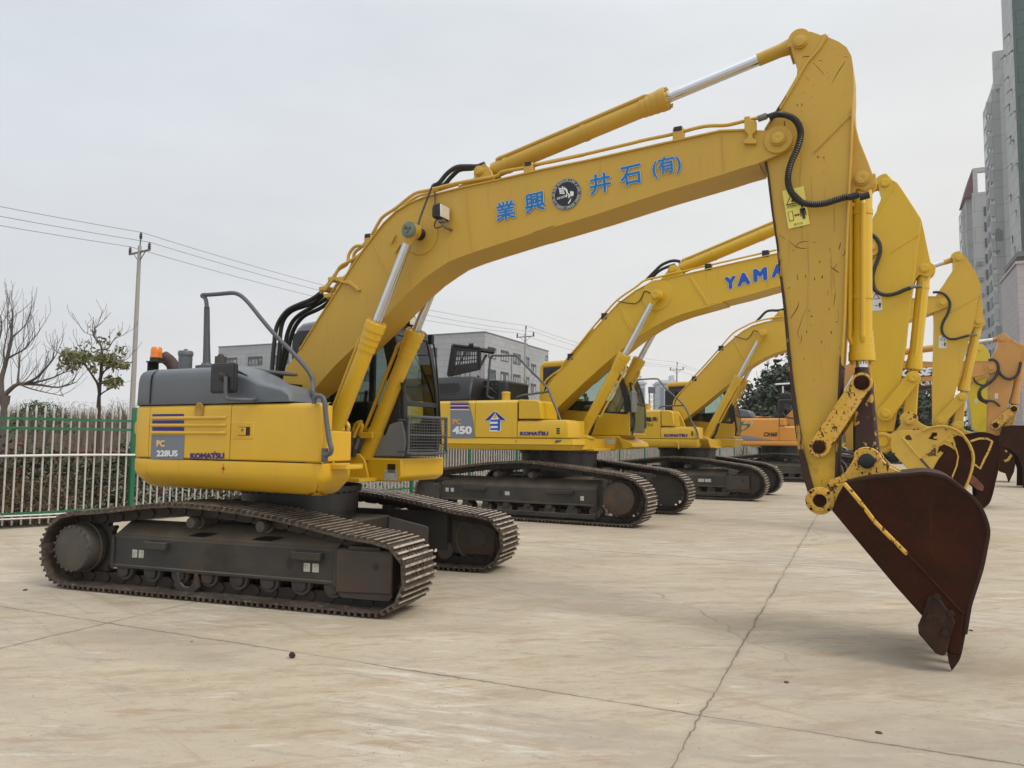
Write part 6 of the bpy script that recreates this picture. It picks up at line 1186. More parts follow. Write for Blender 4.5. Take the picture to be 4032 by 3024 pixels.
    q.build('window_papers',WSTK,cab,smooth=False)
    q=MB(); x0=M.F.at(zN(300,1100),.30); q.box((x0[0],.296,2.45),(x0[0]+.8,.31,3.02)); q.build('rear_quarter_window',INK,cab,bevel=.01)
    q=MB(); q.box((1.432,.45,1.72),(1.44,1.24,2.25)); q.build('lower_window',mat('dark_window',(.10,.10,.04),.08),cab)
    tip=M.sz([(1545,595)],.9,z3)[0]; q=MB(); q.rings([[(-.4,.30,zb+.01),(1.32,.30,zb+.01),(1.32,1.35,zb+.01),(-.4,1.35,zb+.01)],[(-.4,.30,1.62),(1.20,.30,1.62),(1.20,1.38,1.62),(-.4,1.38,1.62)]]); dk=q.build('cab_deck',Y2,root,bevel=.015)
    q=MB(); q.prism([(1.15,1.61),(1.47,1.48),(1.50,1.40),(1.30,zb+.01),(1.1,zb+.02)],.30,1.38); q.build('deck_nose',Y2,dk,bevel=.01)
    c=M.at(z3(1360,572),.30); decal('sticker',[(c[0]-.16,.30,c[2]-.06),(c[0]+.12,.30,c[2]-.06),(c[0]+.12,.30,c[2]+.05),(c[0]-.16,.30,c[2]+.05)],STK,dk,NR,.004)
    q=MB(); mc=M.F.fwd(zN(1235,1470),1.5); q.box((1.47,mc[1]-.14,mc[2]-.22),(1.52,mc[1]+.14,mc[2]+.22)); mi=q.build('mirror',mat('mirror_grey',(.22,.23,.23),.25,.2),root,bevel=.02); q=MB(); q.tube([M.F.fwd(zN(*p),1.45) for p in ((1190,1265),(1215,1400),(1230,1550),(1240,1700),(1215,1830))],.02,n=8,sub=3); q.tube([M.F.fwd(zN(*p),1.45) for p in ((1190,1265),(1265,1310),(1270,1400))],.014,n=6); q.build('mirror_arm',BLK,mi)
    # warning plate and lettering on boom and arm
    def dec(pts,m,lift): decal_px(M,'warning_plate',pts,zP,-.21,m,arm,lift)
    dec([(225,1590),(345,1580),(330,1375),(215,1385)],WSTK,.004); dec([(232,1462),(318,1455),(272,1393)],INK,.006); dec([(243,1456),(306,1450),(271,1405)],WSTK,.0075)
    dec([(262,1530),(272,1524),(272,1528),(290,1527),(290,1523),(300,1530),(290,1537),(290,1533),(272,1534),(272,1538)],INK,.006); dec([(304,1502),(328,1500),(330,1525),(325,1525),(324,1552),(318,1552),(316,1530),(314,1552),(308,1552),(307,1525),(303,1525)],INK,.006)
    l=-.284
    bp_=[((1385,850),(1435,848),(1330,722)),((1490,822),(1640,790),(1540,660))]
    def bl(s,bl_,br_,tl_):
        me=text_mesh(s,0); x0,y0,x1,y1=bounds(me); bpy.data.meshes.remove(me); bx=(x0-.095,y0-.08,x1+.095,y1+.08)
        words(M,s,bl_,br_,tl_,z4a,l,WOUT,boom,.105,.003,box=bx,n=12); words(M,s,bl_,br_,tl_,z4a,l,BLU2,boom,.07,.006,box=bx,n=12)
    bl('Y',(1340,862),(1478,838),(1332,716)); bl('A',(1483,828),(1642,790),(1475,678)); bl('M',(1668,775),(1842,742),(1660,622)); bl('A',(1880,722),(2040,690),(1872,575))
    return M
M2=build_m2()
def build_m3():
    M=Machine('yellow excavator parked third in the row, black brush lettering and KOMATSU on its yellow side',(5.11,22.26),26.5,26.5); M.root['label']='yellow excavator third from the left, with black brush characters on its side door'; root=M.root; A=M.at
    fr=dict(FR450); fr['yoke']=(1.43,2.0); fr['x0']=-1.42; fr['x1']=1.42; fr['brackets']=(); fr['stickers']=((.75,.50,.16,.085),(.93,.50,.16,.085)); fr['holes']=(); fr['carriers']=(-.95,.35)
    loop=[(-x,z) for x,z in LOOP450][::-1]
    for side,lc in (('near',-1.42),('far',1.42)): undercarriage(M,side,lc,.60,loop,50,gh=.032,fr=fr,sc=(-1.87,.50),idl=(1.93,.47),detail=False,hubr=.30)
    car_body(M,1.25,.80,.80,1.36,long=1.15)
    hb=.28; l=-hb
    top=mix(M,l,(zT,[(180,1050),(260,960),(350,868),(620,572),(740,462),(830,392),(930,337),(1050,302),(1180,280),(1255,272)]),(zE,[(840,1212),(895,1192)]),(zQ,[(905,52),(1020,55),(1080,60)]))
    pin=M.sz([(1098,123)],l,zQ)[0]
    bot=mix(M,l,(zQ,[(1070,205),(895,262),(740,318)]),(zT,[(1255,580),(1150,612),(1050,655),(950,712),(870,765),(720,895),(600,992),(420,1143),(300,1236)]))
    foot=M.sz([(1700,1625)],l,zN)[0]
    boom=std_boom(M,top,bot,pin,.145,foot,hb,Y3,seams=[M.sz([(735,470),(860,700)],l,zT)],pinr=.075)
    bp=M.sz([(1025,415)],-.46,zT)[0]; g0=M.sz([(800,858)],-.46,zT)[0]; base=M.sz([(432,1503)],-.46,zT)[0]
    for lr in (-.46,.46):
        hydraulic(M,'boom_cylinder',base,g0,bp,.100,.056,lr,Y3,eye=.10,eyew=.07,collar=.16,pipe=[(.03 if lr<0 else -.03,-.14,.30,None)],pipe_r=.022,clamps=(.27,),L=.32)
        for a in (-.13,.085): q=MB(); q.prism([(base[0]-.16,base[1]-.16),(base[0]+.18,base[1]-.16),(base[0]+.15,base[1]),(base[0]+.10,base[1]+.10),(base[0],base[1]+.14),(base[0]-.10,base[1]+.10),(base[0]-.14,base[1])],lr+a,lr+a+.045); k=q.build('ram_foot',Y3,root,bevel=.008)
        pinhead(M,k,base,lr-.13,.075,Y3,h=.06)
    for dl in (-.03,.07): q=MB(); q.tube([A(zT(*p),dl) for p in ((600,1300),(580,1340),(550,1430),(490,1500))],.035,n=8,sub=4); q.build('hydraulic_hose',HOSE,root)
    q=MB(); q.cyl((bp[0],-.54,bp[1]),(bp[0],.54,bp[1]),.075,n=24); q.build('pin_shaft',Y3,boom); pinhead(M,boom,bp,-.54,.070,Y3,h=.03)
    ab=M.sz([(1218,228)],0,zT)[0]; ae=M.sz([(1168,1010)],0,zP)[0]; am=(ab[0]+(ae[0]-ab[0])*.60,ab[1]+(ae[1]-ab[1])*.60)
    hydraulic(M,'arm_cylinder',ab,am,ae,.11,.062,0,Y3,eye=.11,eyew=.09,collar=.22,pipe=None,clamps=(.3,),L=.32)
    hump=M.sz([(1085,275),(1140,248),(1180,205),(1220,188),(1255,200),(1275,240),(1290,275)],-.15,zT); q=MB(); q.prism(hump,-.17,-.13); q.prism(hump,.13,.17); q.build('cylinder_bracket',Y3,boom,bevel=.006); pinhead(M,boom,ab,-.17,.055,Y3)
    ha=.20; l=-ha; hd=M.sz([(1168,1010)],l,zP)[0]
    lf=mix(M,l,(zP,[(1112,1020),(1115,1100),(1110,1150),(1060,1225),(960,1370)]),(zQ,[(960,120),(985,260),(988,400),(978,800),(970,1100),(972,1570)]))
    rt=mix(M,l,(zQ,[(1150,1600),(1185,1420),(1225,1260),(1270,1090),(1340,790),(1390,620),(1440,450),(1500,150)]),(zE,[(1885,1030),(1850,940),(1765,800)]),(zP,[(1262,1010),(1235,985)]))
    arm=std_arm(M,lf+rt+circ(hd,.17,75,170,8),hd,.17,None,.17,ha,Y3,seam=[M.sz([(1255,1010),(1110,1160),(1040,1260)],l,zP),M.sz([(1540,30),(1190,240)],l,zQ)],pinr=.065)
    ec=M.sz([(1517,353)],-.11,zQ)[0]; ear=M.sz([(1552,0),(1568,250),(1578,350)],-.11,zQ)+circ(ec,.15,0,-80,5)+M.sz([(1470,412),(1448,445),(1430,520),(1450,300),(1500,150)],-.11,zQ)
    q=MB(); q.prism(ear,-.13,-.085); q.prism(ear,.085,.13); q.build('ram_bracket',Y3,arm,bevel=.006); pinhead(M,arm,ec,-.13,.062,Y3)
    lt0=M.sz([(1320,1250)],0,zQ)[0]; ec0=M.sz([(1517,353)],0,zQ)[0]; gm=M.sz([(1345,1175)],0,zQ)[0]
    hydraulic(M,'bucket_cylinder',ec0,gm,lt0,.105,.056,0,Y3,eye=.10,eyew=.07,collar=.05,pipe=[(-.09,0,.12,None)],pipe_r=.026,clamps=(.16,),L=.28)
    la=M.sz([(1067,1530)],-.3,zQ)[0]; lt=M.sz([(1320,1250)],-.3,zQ)[0]; lb=M.sz([(1275,1605)],-.3,zQ)[0]; links(M,la,lt,lb,Y3,r=.12,w=.29)
    l0=-.66
    side=M.sz([(1380,150),(1500,192),(1600,172),(1700,160),(1800,175),(1880,212),(1915,300),(1918,450),(1900,600),(1862,760),(1830,900),(1790,1000),(1720,1085),(1660,1000),(1655,840),(1545,740),(1440,620),(1300,460),(1180,300),(1220,200)],l0,zR); side=[(s,max(z,.01)) for s,z in side]
    ear=mix(M,-.34,(zR,[(1240,200),(1300,150),(1370,100)]))+circ(lb,.15,150,30,7)+mix(M,-.34,(zR,[(1490,110),(1540,150),(1640,170),(1500,230)]))
    hinge=M.sz([(1120,250)],-.36,zR)[0]
    b=std_bucket(M,side,(1,13),l0,.66,RUSTM,RUSTM,hinge,.16,ear,lb,Y3)
    q=MB(); q.ribbon(M.sz([(1575,265),(1680,232),(1770,232),(1835,265),(1800,360),(1730,500),(1690,590),(1625,540)],l0,zR),.05,l0-.014,l0-.002); q.build('wear_bead',YCHIP,b,bevel=.006)
    c=M.sz([(1545,740),(1600,670),(1660,720),(1735,800),(1720,860),(1655,840)],l0,zR); q=MB(); q.prism(c,l0-.05,l0-.005); q.build('side_cutter',mat('red_oxide',(.20,.055,.030),.65,0,[((.05,.02,.012),6,.45,.7,.8)]),b,bevel=.01)
    t=M.sz([(1655,990),(1720,1085),(1790,960),(1720,930)],l0,zR); t=[(s,max(z,.005)) for s,z in t]
    for k in range(5): q=MB(); q.prism(t,l0+.04+k*.28,l0+.16+k*.28); q.build('tooth',DKB,b,bevel=.006)
    def hose(pts,r,l,z,name='hydraulic_hose',m=HOSE,par=None,sub=4): q=MB(); q.tube([A(z(*p),l) for p in pts],r,n=8,sub=sub); return q.build(name,m,par or root)
    hose([(975,5),(1040,2),(1110,25),(1165,90),(1178,160),(1150,260),(1100,350),(1080,430),(1100,500),(1160,550),(1230,558),(1310,540),(1400,515)],.033,-.30,zQ); hose([(1400,515),(1450,508),(1500,506)],.026,-.28,zQ,'hose_fitting',STEEL)
    hose([(960,300),(1010,250),(1060,200),(1110,185),(1180,185),(1245,172)],.035,-.05,zT); 
    hose([(130,1180),(135,1110),(165,1050),(240,970),(330,860),(450,730),(600,560),(730,415),(850,345),(950,300),(1100,265),(1260,240)],.022,-.24,zT,'oil_pipe',Y3,boom); hose([(150,1160),(170,1080),(260,990),(350,880),(470,750),(640,560)],.022,-.19,zT,'oil_pipe',Y3,boom)
    for p in ((345,862),(612,555)): c=A(zT(*p),-.22); q=MB(); q.box((c[0]-.07,-.28,c[2]-.10),(c[0]+.07,-.16,c[2]+.04)); q.build('pipe_clamp',BLKM,boom,bevel=.006)
    hose([(990,405),(940,385),(920,420),(900,445),(860,475),(740,440)],.010,-.30,zT,'grease_line',BLK,boom,2)
    sl=-1.5; zb,zs,zt=1.365,1.60,2.40
    S=lambda p,z=zT,l=sl:M.sz([p],l,z)[0][0]
    e=S((388,1500)); slew_deck(M,-3.1,.95,sl,zb,zs,zt,Y3,.7)
    b2=S((3,1300)); ps=side_panels(M,sl,zs,zt,[-2.5,-1.75,b2],Y3); p1=ps[1]
    q=MB(); q.shell([(-2.5,sl),(-1,sl),(e-.25,sl),(e-.05,sl+.05),(e,sl+.16),(e,sl+.5)],[(zb-.01,-.08),(zb,-.05),(zb+.06,-.005),(zs-.03,0),(zs-.012,-.005)],.06); sk=q.build('lower_skirt',Y3,root,bevel=.006)
    q=MB(); hk=M.sz([(160,1510),(185,1510)],sl-.03,zT); q.tube([(hk[0][0],sl,hk[0][1]),(hk[0][0],sl-.06,hk[0][1]),(hk[1][0],sl-.06,hk[1][1]),(hk[1][0],sl-.05,hk[1][1]-.18)],.018,n=6); q.build('tie_hook',Y3,sk)
    zl=M.sz([(200,1352)],sl,zT)[0][1]; ef=S((385,1420))
    q=MB(); q.shell([(b2+.006,sl),(ef-.2,sl),(ef-.05,sl+.04),(ef,sl+.16),(ef,sl+.5)],[(zs,-.012),(zs+.012,0),(zl-.10,0),(zl-.02,-.03),(zl,-.10)],.10); p3=q.build('tool_box',Y3,root,bevel=.006)
    q=MB(); q.box((b2+.1,sl+.08,zs),(ef-.05,-.72,zl-.01)); q.build('box_lid',Y3,p3,bevel=.02)
    ub=M.sz([(6,1348),(145,1350),(125,1205),(95,1188),(6,1185)],sl,zT); q=MB(); q.rings([[(s,sl,z) for s,z in ub],[(s,-.85,z) for s,z in ub]]); q.build('tool_box',Y3,root,bevel=.03)
    br=M.sz([(130,1340),(125,1225),(150,1195),(180,1205),(215,1260),(250,1345),(260,1420),(120,1420)],-.42,zT); q=MB(); q.prism(br,-.44,-.34); q.prism(br,.34,.44); k=q.build_each('boom_bracket',Y3,root,bevel=.012)[0]; pinhead(M,k,M.sz([(152,1240)],-.44,zT)[0],-.44,.085,Y3,h=.03)
    q=MB(); q.rings([[(-.3,-.62,zs),(.8,-.62,zs),(.8,-.3,zs),(-.3,-.3,zs)],[(-.3,-.60,1.95),(0,-.60,1.95),(0,-.32,1.95),(-.3,-.32,1.95)]]); q.box((.3,-.62,zb-.02),(.95,.66,zb+.03)); q.rings([[(-.3,.30,zb+.05),(.6,.30,zb+.05),(.6,-.62,zb+.05),(-.3,-.62,zb+.05)],[(-.3,.30,zs),(.6,.30,zs),(.6,-.62,zs),(-.3,-.62,zs)]]); q.build('centre_frame',Y3,root,bevel=.02)
    words(M,'KOMATSU',(40,1455),(273,1455),(40,1425),zT,sl,NAVY,p3,.065)
    for y in (1400,1416,1432): decal_px(M,'vent_slot',[(313,y+12),(333,y+12),(328,y),(308,y)],zT,sl,INK,p3,.004)
    for ch,x0,x1 in (('共',930,990),('栄',995,1070),('運',1090,1145),('輸',1152,1210),('(株)',1215,1275)): words(M,ch,(x0,158),(x1,158),(x0,106),z6,sl,INK,p1,.035)
    words(M,'東京都大田区城南島1-1-8',(1013,185),(1228,185),(1013,171),z6,sl,INK,p1,.012); words(M,'TEL 03-3790-1935',(1020,203),(1228,203),(1020,187),z6,sl,INK,p1,.02)
    # a character of the same lettering shows on the boom between the arms
    words(M,'栄',(848,1330),(915,1315),(846,1255),zE,-.284,INK,boom,.035)
    tk=M.sz([(460,945),(460,905)],-1.2,z4); q=MB(); q.lathe((tk[0][0],-1.2,zt-.02),(0,0,1),[(0,.09),(tk[1][1]-zt,.09),(tk[1][1]-zt,.10),(tk[1][1]-zt+.03,.10),(tk[1][1]-zt+.03,.05)],n=20); q.build('tank_neck',Y3,root)
    rail(M,[(425,942),(385,940),(372,900),(375,760),(385,732),(420,726),(525,722),(550,740),(600,800),(720,910),(780,1030),(820,1100),(828,1160)],-.95,z4,l2=-1.52); rail(M,[(545,942),(570,922),(725,915)],-1.2,z4)
    cab=std_cab(M,-.72,1.28,.32,1.36,1.64,3.30,Y3,DKG,Y3,roofm=Y3,lean=.34,lower=2.15)
    q=MB(); q.box((-.74,.30,2.0),(-.45,1.38,3.05)); q.build('rear_quarter',INK,cab,bevel=.03)
    q=MB(); c=[M.at(zT(*p),.40) for p in ((350,1250),(450,1250),(450,1150),(350,1150))]; q.add(c,[(0,1,2,3)]); q.build('window_papers',WSTK,cab,smooth=False)
    q=MB(); q.box((1.29,.45,1.72),(1.30,1.24,2.25)); q.build('lower_window',mat('dark_window',(.10,.10,.04),.08),cab)
    q=MB(); q.rings([[(-.4,.30,zb+.01),(1.25,.30,zb+.01),(1.25,1.35,zb+.01),(-.4,1.35,zb+.01)],[(-.4,.30,1.62),(1.36,.30,1.62),(1.36,1.40,1.62),(-.4,1.40,1.62)]]); q.build('cab_deck',Y3,root,bevel=.03)
    def dec(pts,m,lift): decal_px(M,'warning_plate',pts,zQ,-.20,m,arm,lift)
    dec([(1040,665),(1133,670),(1138,525),(1046,513)],WSTK,.004); dec([(1058,572),(1125,578),(1094,520)],INK,.006); dec([(1068,568),(1114,572),(1094,532)],WSTK,.0075); dec([(1112,645),(1124,645),(1128,610),(1122,596),(1112,596),(1106,612)],INK,.006); dec([(1072,622),(1102,628),(1102,622)],INK,.006)
    q=MB(); q.tube([M.F.fwd(zT(*p),1.40) for p in ((735,1140),(745,1240),(760,1330),(770,1400),(755,1435))],.022,n=8,sub=3); q.build('mirror_arm',BLK,root)
    return M
M3=build_m3()
def build_m4():
    M=Machine('orange excavator fourth in the row with a green swirl and model number on its side',(11.2,31.8),26.5,26.5); root=M.root; A=M.at
    fr=dict(FR450); fr['yoke']=(1.43,2.0); fr['x0']=-1.6; fr['x1']=1.42; fr['brackets']=(); fr['holes']=(); fr['carriers']=(-.95,.35); fr['stickers']=((.0,.55,.09,.13),)
    loop=[(-x,z) for x,z in LOOP450][::-1]
    for side,lc in (('near',-1.45),('far',1.45)): undercarriage(M,side,lc,.60,loop,50,gh=.032,fr=fr,sc=(-1.87,.50),idl=(1.93,.47),detail=False,hubr=.30)
    car_body(M,1.25,.80,.80,1.45,long=1.15)
    sl=-1.6; P=lambda p,z=zV,l=sl:M.sz([p],l,z)[0]
    zt=P((800,540))[1]; zs=P((800,866))[1]; zb=P((800,942))[1]; b2=P((800,700))[0]; e=P((1075,700))[0]
    slew_deck(M,-3.6,e,sl,zb,zs,zt,OR,.7)
    p1,p2=side_panels(M,sl,zs,zt,[-3.0,b2-2.2,b2],OR); q=MB(); q.shell([(-3.,sl),(0,sl),(e-.2,sl),(e-.05,sl+.05),(e,sl+.2),(e,sl+.6)],[(zb,-.06),(zb+.05,-.005),(zs-.03,0),(zs-.01,-.01)],.06); q.build('lower_skirt',OR,root,bevel=.006)
    zl=P((900,655))[1]; q=MB(); q.shell([(b2+.01,sl),(e-.3,sl),(e-.05,sl+.05),(e,sl+.2),(e,sl+.6)],[(zs,-.01),(zs+.01,0),(zl-.06,0),(zl,-.06)],.1); p3=q.build('tool_box',OR,root,bevel=.008)
    ub=M.sz([(805,650),(895,650),(878,545),(820,540),(805,540)],sl,zV); q=MB(); q.rings([[(s,sl,z) for s,z in ub],[(s,-.8,z) for s,z in ub]]); q.build('tool_box',OR,root,bevel=.03)
    h=M.sz([(745,1262),(925,1260),(915,1215),(890,1190),(790,1170),(700,1168),(600,1180),(600,1262)],-1.2,zT); q=MB(); q.rings([[(s,-1.45,z) for s,z in h],[(s,-.2,z) for s,z in h]]); q.build('engine_hood',GREY,root,bevel=.05)
    a=M.sz([(600,530),(600,490)],-1.1,zV); q=MB(); q.lathe((a[0][0],-1.1,zt-.02),(0,0,1),[(0,.12),(a[1][1]-zt,.12),(a[1][1]-zt,.19),(a[1][1]-zt+.06,.17)],n=18); q.build('filler_cap',BLKM,root)
    q=MB(); q.tube([A(zV(*p),-1.2) for p in ((460,530),(470,522),(670,522),(690,532))],.03,n=6); q.build('handrail',OR,root)
    # swirl, grey swoosh, model number
    D=lambda n,pts,m,lift: decal_px(M,n,pts,zV,sl,m,p2,lift)
    def loopd(c,rx,ry,rot,t0,t1,w,m,lift,n=30,name='swirl'):
        out=[];inn=[]
        for k in range(n+1):
            t=R(t0+(t1-t0)*k/n); ww=w*(math.sin(math.pi*k/n)*.9+.1) if w>6 else w
            for L_,f in ((out,1+ww/(2*rx)),(inn,1-ww/(2*rx))):
                x,y=rx*f*math.cos(t),-ry*f*math.sin(t); L_.append((c[0]+x*math.cos(R(rot))+y*math.sin(R(rot)),c[1]-x*math.sin(R(rot))+y*math.cos(R(rot))))
        D(name,out+inn[::-1],m,lift)
    loopd((330,630),88,48,22,-60,170,5,WHT,.004); loopd((200,690),95,62,30,100,300,5,WHT,.004)
    D('swirl',[(236,615),(270,592),(310,588),(285,605),(270,622),(300,628),(350,618),(385,625),(390,645),(365,675),(310,712),(250,735),(200,742),(255,722),(310,690),(340,660),(330,642),(290,645),(250,640)],TEAL,.006); D('swirl',[(100,700),(150,735),(230,742),(180,725)],TEAL,.006)
    D('swoosh',[(60,858),(710,860),(600,838),(460,812),(330,795),(200,785),(60,785)],SILV,.005); D('swoosh',[(60,856),(560,858),(450,838),(300,825),(60,815)],SLATE,.0065)
    words(M,'CX460',(578,808),(778,808),(578,745),zV,sl,INK,p2,.05,shear=.2)
    # boom and arm
    hb=.30; l=-hb; pin=M.sz([(515,372)],l,zU)[0]
    top=M.sz([(3085,1650),(3120,1612),(3180,1560),(3250,1490),(3320,1447),(3348,1430),(3382,1421)],l)+mix(M,l,(zQ,[(640,818),(800,822),(975,832)]),(zU,[(240,312),(400,312),(500,312)]))
    bot=mix(M,l,(zU,[(500,425),(420,452),(320,466)]),(zQ,[(960,1042),(750,1055),(590,1068)]))+M.sz([(3470,1520),(3400,1560),(3330,1620),(3250,1690)],l)
    foot=M.sz([(3150,1690)],l)[0]; boom=std_boom(M,top,bot,pin,.22,foot,hb,OR2,pinr=.10)
    W=lambda pts,m,lift: decal_px(M,'name_plate',pts,zQ,l-.002,m,boom,lift)
    W([(590,1018),(960,998),(975,890),(600,908)],INK,.006); words(M,'CASE',(600,1008),(968,988),(612,912),zQ,l-.002,WHT,boom,.06,.009,shear=.25)
    q=MB(); q.ribbon(M.sz([(600,1060),(960,1042),(1300,1005)],l,zQ),.06,l-.01,l+.01); q.build('weld_seam',OR2,boom)
    bp=M.sz([(3371,1464)],-.5)[0]; base=(bp[0]-1.5,1.75); g0=((bp[0]+base[0])/2,(bp[1]+base[1])/2)
    for lr in (-.5,.5): hydraulic(M,'boom_cylinder',base,g0,bp,.105,.06,lr,OR2,eye=.10,eyew=.07,collar=.08,clamps=(),L=.3)
    ae=M.sz([(633,85)],0,zU)[0]; ab=M.sz([(3420,1405)],0)[0]; d_=(ae[0]-ab[0],ae[1]-ab[1]); hydraulic(M,'arm_cylinder',ab,(ab[0]+d_[0]*.62,ab[1]+d_[1]*.62),ae,.13,.075,0,OR2,eye=.12,eyew=.1,collar=.2,clamps=(.4,),L=.34)
    ha=.22; l=-ha; hd=M.sz([(633,85)],l,zU)[0]
    ol=M.sz([(585,110),(582,160),(562,210),(530,258),(505,300),(505,420),(500,470),(485,740),(482,1040),(600,1060),(642,950),(665,830),(692,700),(742,520),(800,330),(818,240),(850,150),(720,92)],l,zU)+circ(hd,.20,60,175,8)
    arm=std_arm(M,ol,hd,.2,None,.2,ha,OR2,seam=[M.sz([(720,90),(590,220),(540,255)],l,zU),M.sz([(722,92),(815,175)],l,zU)],pinr=.10)
    ec=M.sz([(835,262)],-.1,zU)[0]; q=MB(); q.prism(M.sz([(815,170),(860,150),(880,240),(860,300),(830,310),(800,340)],-.1,zU),-.13,.13); q.build('ram_bracket',OR2,arm,bevel=.01)
    lt=M.sz([(735,795)],0,zU)[0]; hydraulic(M,'bucket_cylinder',ec,M.sz([(752,740)],0,zU)[0],lt,.13,.07,0,OR2,eye=.13,eyew=.1,collar=.06,clamps=(.45,),L=.34,eyem=RUSTM)
    la=M.sz([(560,955)],-.28,zU)[0]; lb=M.sz([(690,985)],-.2,zU)[0]; links(M,la,lt,lb,YCHIP,r=.15,w=.30,pm=RUSTM)
    decal_px(M,'sticker',[(552,685),(585,688),(588,637),(555,633)],zU,l,WSTK,arm,.004); decal_px(M,'sticker',[(562,672),(578,673),(572,650)],zU,l,STK,arm,.006)
    def hose(pts,r,l,z): q=MB(); q.tube([A(z(*p),l) for p in pts],r,n=8,sub=4); q.build('hydraulic_hose',HOSE,root)
    hose([(490,300),(540,295),(580,330),(590,400),(560,470),(500,530),(420,580),(390,640),(410,700),(480,735)],.05,-.32,zU); hose([(590,400),(620,450),(680,488),(740,480),(790,430),(815,320)],.05,-.32,zU); hose([(560,470),(480,545),(410,600),(410,660),(450,705),(540,715),(605,765)],.045,-.36,zU)
    l0=-.75; side=M.sz([(598,1070),(640,975),(720,962),(870,965),(1000,1050),(1060,1250),(1010,1500),(900,1600),(832,1588),(835,1400),(790,1265),(700,1188),(600,1172)],l0,zU); side=[(s,max(z,.02)) for s,z in side]
    q=MB(); q.prism(side,l0,l0+.05); q.prism(side,.70,.75); b=q.build('bucket',RUSTM,root,bevel=.008); q=MB(); q.ribbon(side[1:8],.05,l0,.75); q.build('bucket_shell',RUSTM,b); 
    # cab
    cb=M.sz([(820,530),(990,200)],.4,zV); cab=std_cab(M,cb[0][0]-.1,cb[0][0]+1.75,.35,1.45,zs,M.sz([(900,262)],.4,zV)[0][1],DKG,BLK,OR,lean=.3)
    q=MB(); x=M.sz([(820,235),(975,205)],.5,zV); q.box((x[0][0],.4,x[0][1]-.1),(x[1][0],1.4,x[1][1]+.1)); q.build('roof_guard',BLKM,cab,bevel=.05)
    q=MB(); c=A(zV(745,450),-1.3); q.box((c[0]-.03,c[1]-.18,c[2]-.30),(c[0]+.03,c[1]+.18,c[2]+.26)); mi=q.build('mirror',BLKM,root,bevel=.03); q=MB(); q.tube([A(zV(*p),-1.3) for p in ((750,500),(800,520),(850,470),(900,520),(1010,545))],.03,n=8,sub=3); q.build('mirror_arm',BLKM,mi)
    return M
M4=build_m4()
def build_m5():
    M=Machine('lemon yellow excavator arm and black and white boom plate behind the orange machine',(14.3,36.4),33,30); M.root['label']='excavator with lemon yellow arm standing behind the orange excavator'; root=M.root; A=M.at
    fr=dict(FR450); fr['yoke']=(1.43,2.0); fr['x0']=-1.6; fr['x1']=1.42; fr['brackets']=(); fr['holes']=(); fr['stickers']=(); fr['carriers']=(-.95,.35)
    loop=[(-x,z) for x,z in LOOP450][::-1]
    for side,lc in (('near',-1.3),('far',1.3)): undercarriage(M,side,lc,.60,loop,50,gh=.032,fr=fr,sc=(-1.87,.50),idl=(1.93,.47),detail=False)
    car_body(M,1.1,.80,.8,1.3)
    sl=-1.45; slew_deck(M,-3.0,1.1,sl,1.3,1.5,2.2,Y5,.7); side_panels(M,sl,1.5,2.2,[-2.4,-1,.2,1.1],Y5); std_cab(M,-.5,1.3,.32,1.3,1.5,3.05,Y5,DKG,Y5,lean=.3)
    hb=.3; l=-hb; top=M.sz([(3330,1640),(3400,1560),(3470,1500)],l)+mix(M,l,(zQ,[(560,1060),(700,1048),(960,1030),(1200,1010)]),(zU,[(350,432)]))
    pin=M.sz([(440,425)],l,zU)[0]; bot=mix(M,l,(zU,[(330,520)]),(zQ,[(1200,1130),(960,1150),(780,1192)]))+M.sz([(3530,1600),(3470,1660),(3400,1740)],l)
    foot=M.sz([(3350,1750)],l)[0]; AM=paint('amber_paint',(.52,.31,.05)); boom=std_boom(M,top,bot,pin,.2,foot,hb,AM,pinr=.09)
    q=MB(); q.ribbon(M.sz([(560,1240),(780,1165),(960,1122),(1200,1095)],l,zQ),.32,l-.012,l+.01); q.build('dark_band',DKG,boom)
    W=lambda pts,m,lift: decal_px(M,'name_plate',pts,zQ,l-.012,m,boom,lift)
    W([(790,1120),(1010,1095),(1010,1040),(830,1050)],INK,.006); W([(785,1125),(830,1120),(800,1095)],RED,.008); words(M,'CAT',(825,1112),(985,1098),(830,1045),zQ,l-.012,WHT,boom,.06,.010); W([(860,1116),(945,1106),(898,1072)],mat('plate_amber',(.45,.33,.09),.5),.013)
    ha=.22; l=-ha; ol=M.sz([(340,480),(285,640),(300,750),(328,1000),(482,1035),(490,460),(505,285),(500,232),(470,190),(440,145),(380,135),(350,200),(340,300)],l,zU); arm=std_arm(M,ol,M.sz([(400,190)],l,zU)[0],.15,None,.2,ha,Y5,pinr=.07)
    decal_px(M,'sticker',[(348,730),(378,733),(380,692),(350,688)],zU,l,WSTK,arm,.004); decal_px(M,'sticker',[(355,718),(372,720),(368,700)],zU,l,STK,arm,.006)
    la=M.sz([(415,1040)],-.25,zU)[0]; lt=M.sz([(520,860)],-.25,zU)[0]; lb=M.sz([(560,1060)],-.25,zU)[0]; links(M,la,lt,lb,Y5,r=.12,w=.28)
    ec=M.sz([(520,380)],0,zU)[0]; hydraulic(M,'bucket_cylinder',ec,M.sz([(520,760)],0,zU)[0],M.sz([(520,860)],0,zU)[0],.11,.06,0,Y5,eye=.1,eyew=.08,clamps=(.4,),L=.3)
    q=MB(); q.tube([A(zU(*p),-.28) for p in ((340,470),(360,520),(420,552),(470,545),(495,480))],.04,n=8,sub=4); q.build('hydraulic_hose',HOSE,root)
    l0=-.7; side=M.sz([(430,1060),(520,1020),(640,1030),(740,1120),(770,1250),(740,1420),(690,1530),(660,1440),(600,1420),(520,1330),(440,1200)],l0,zU); side=[(s,max(z,.01)) for s,z in side]
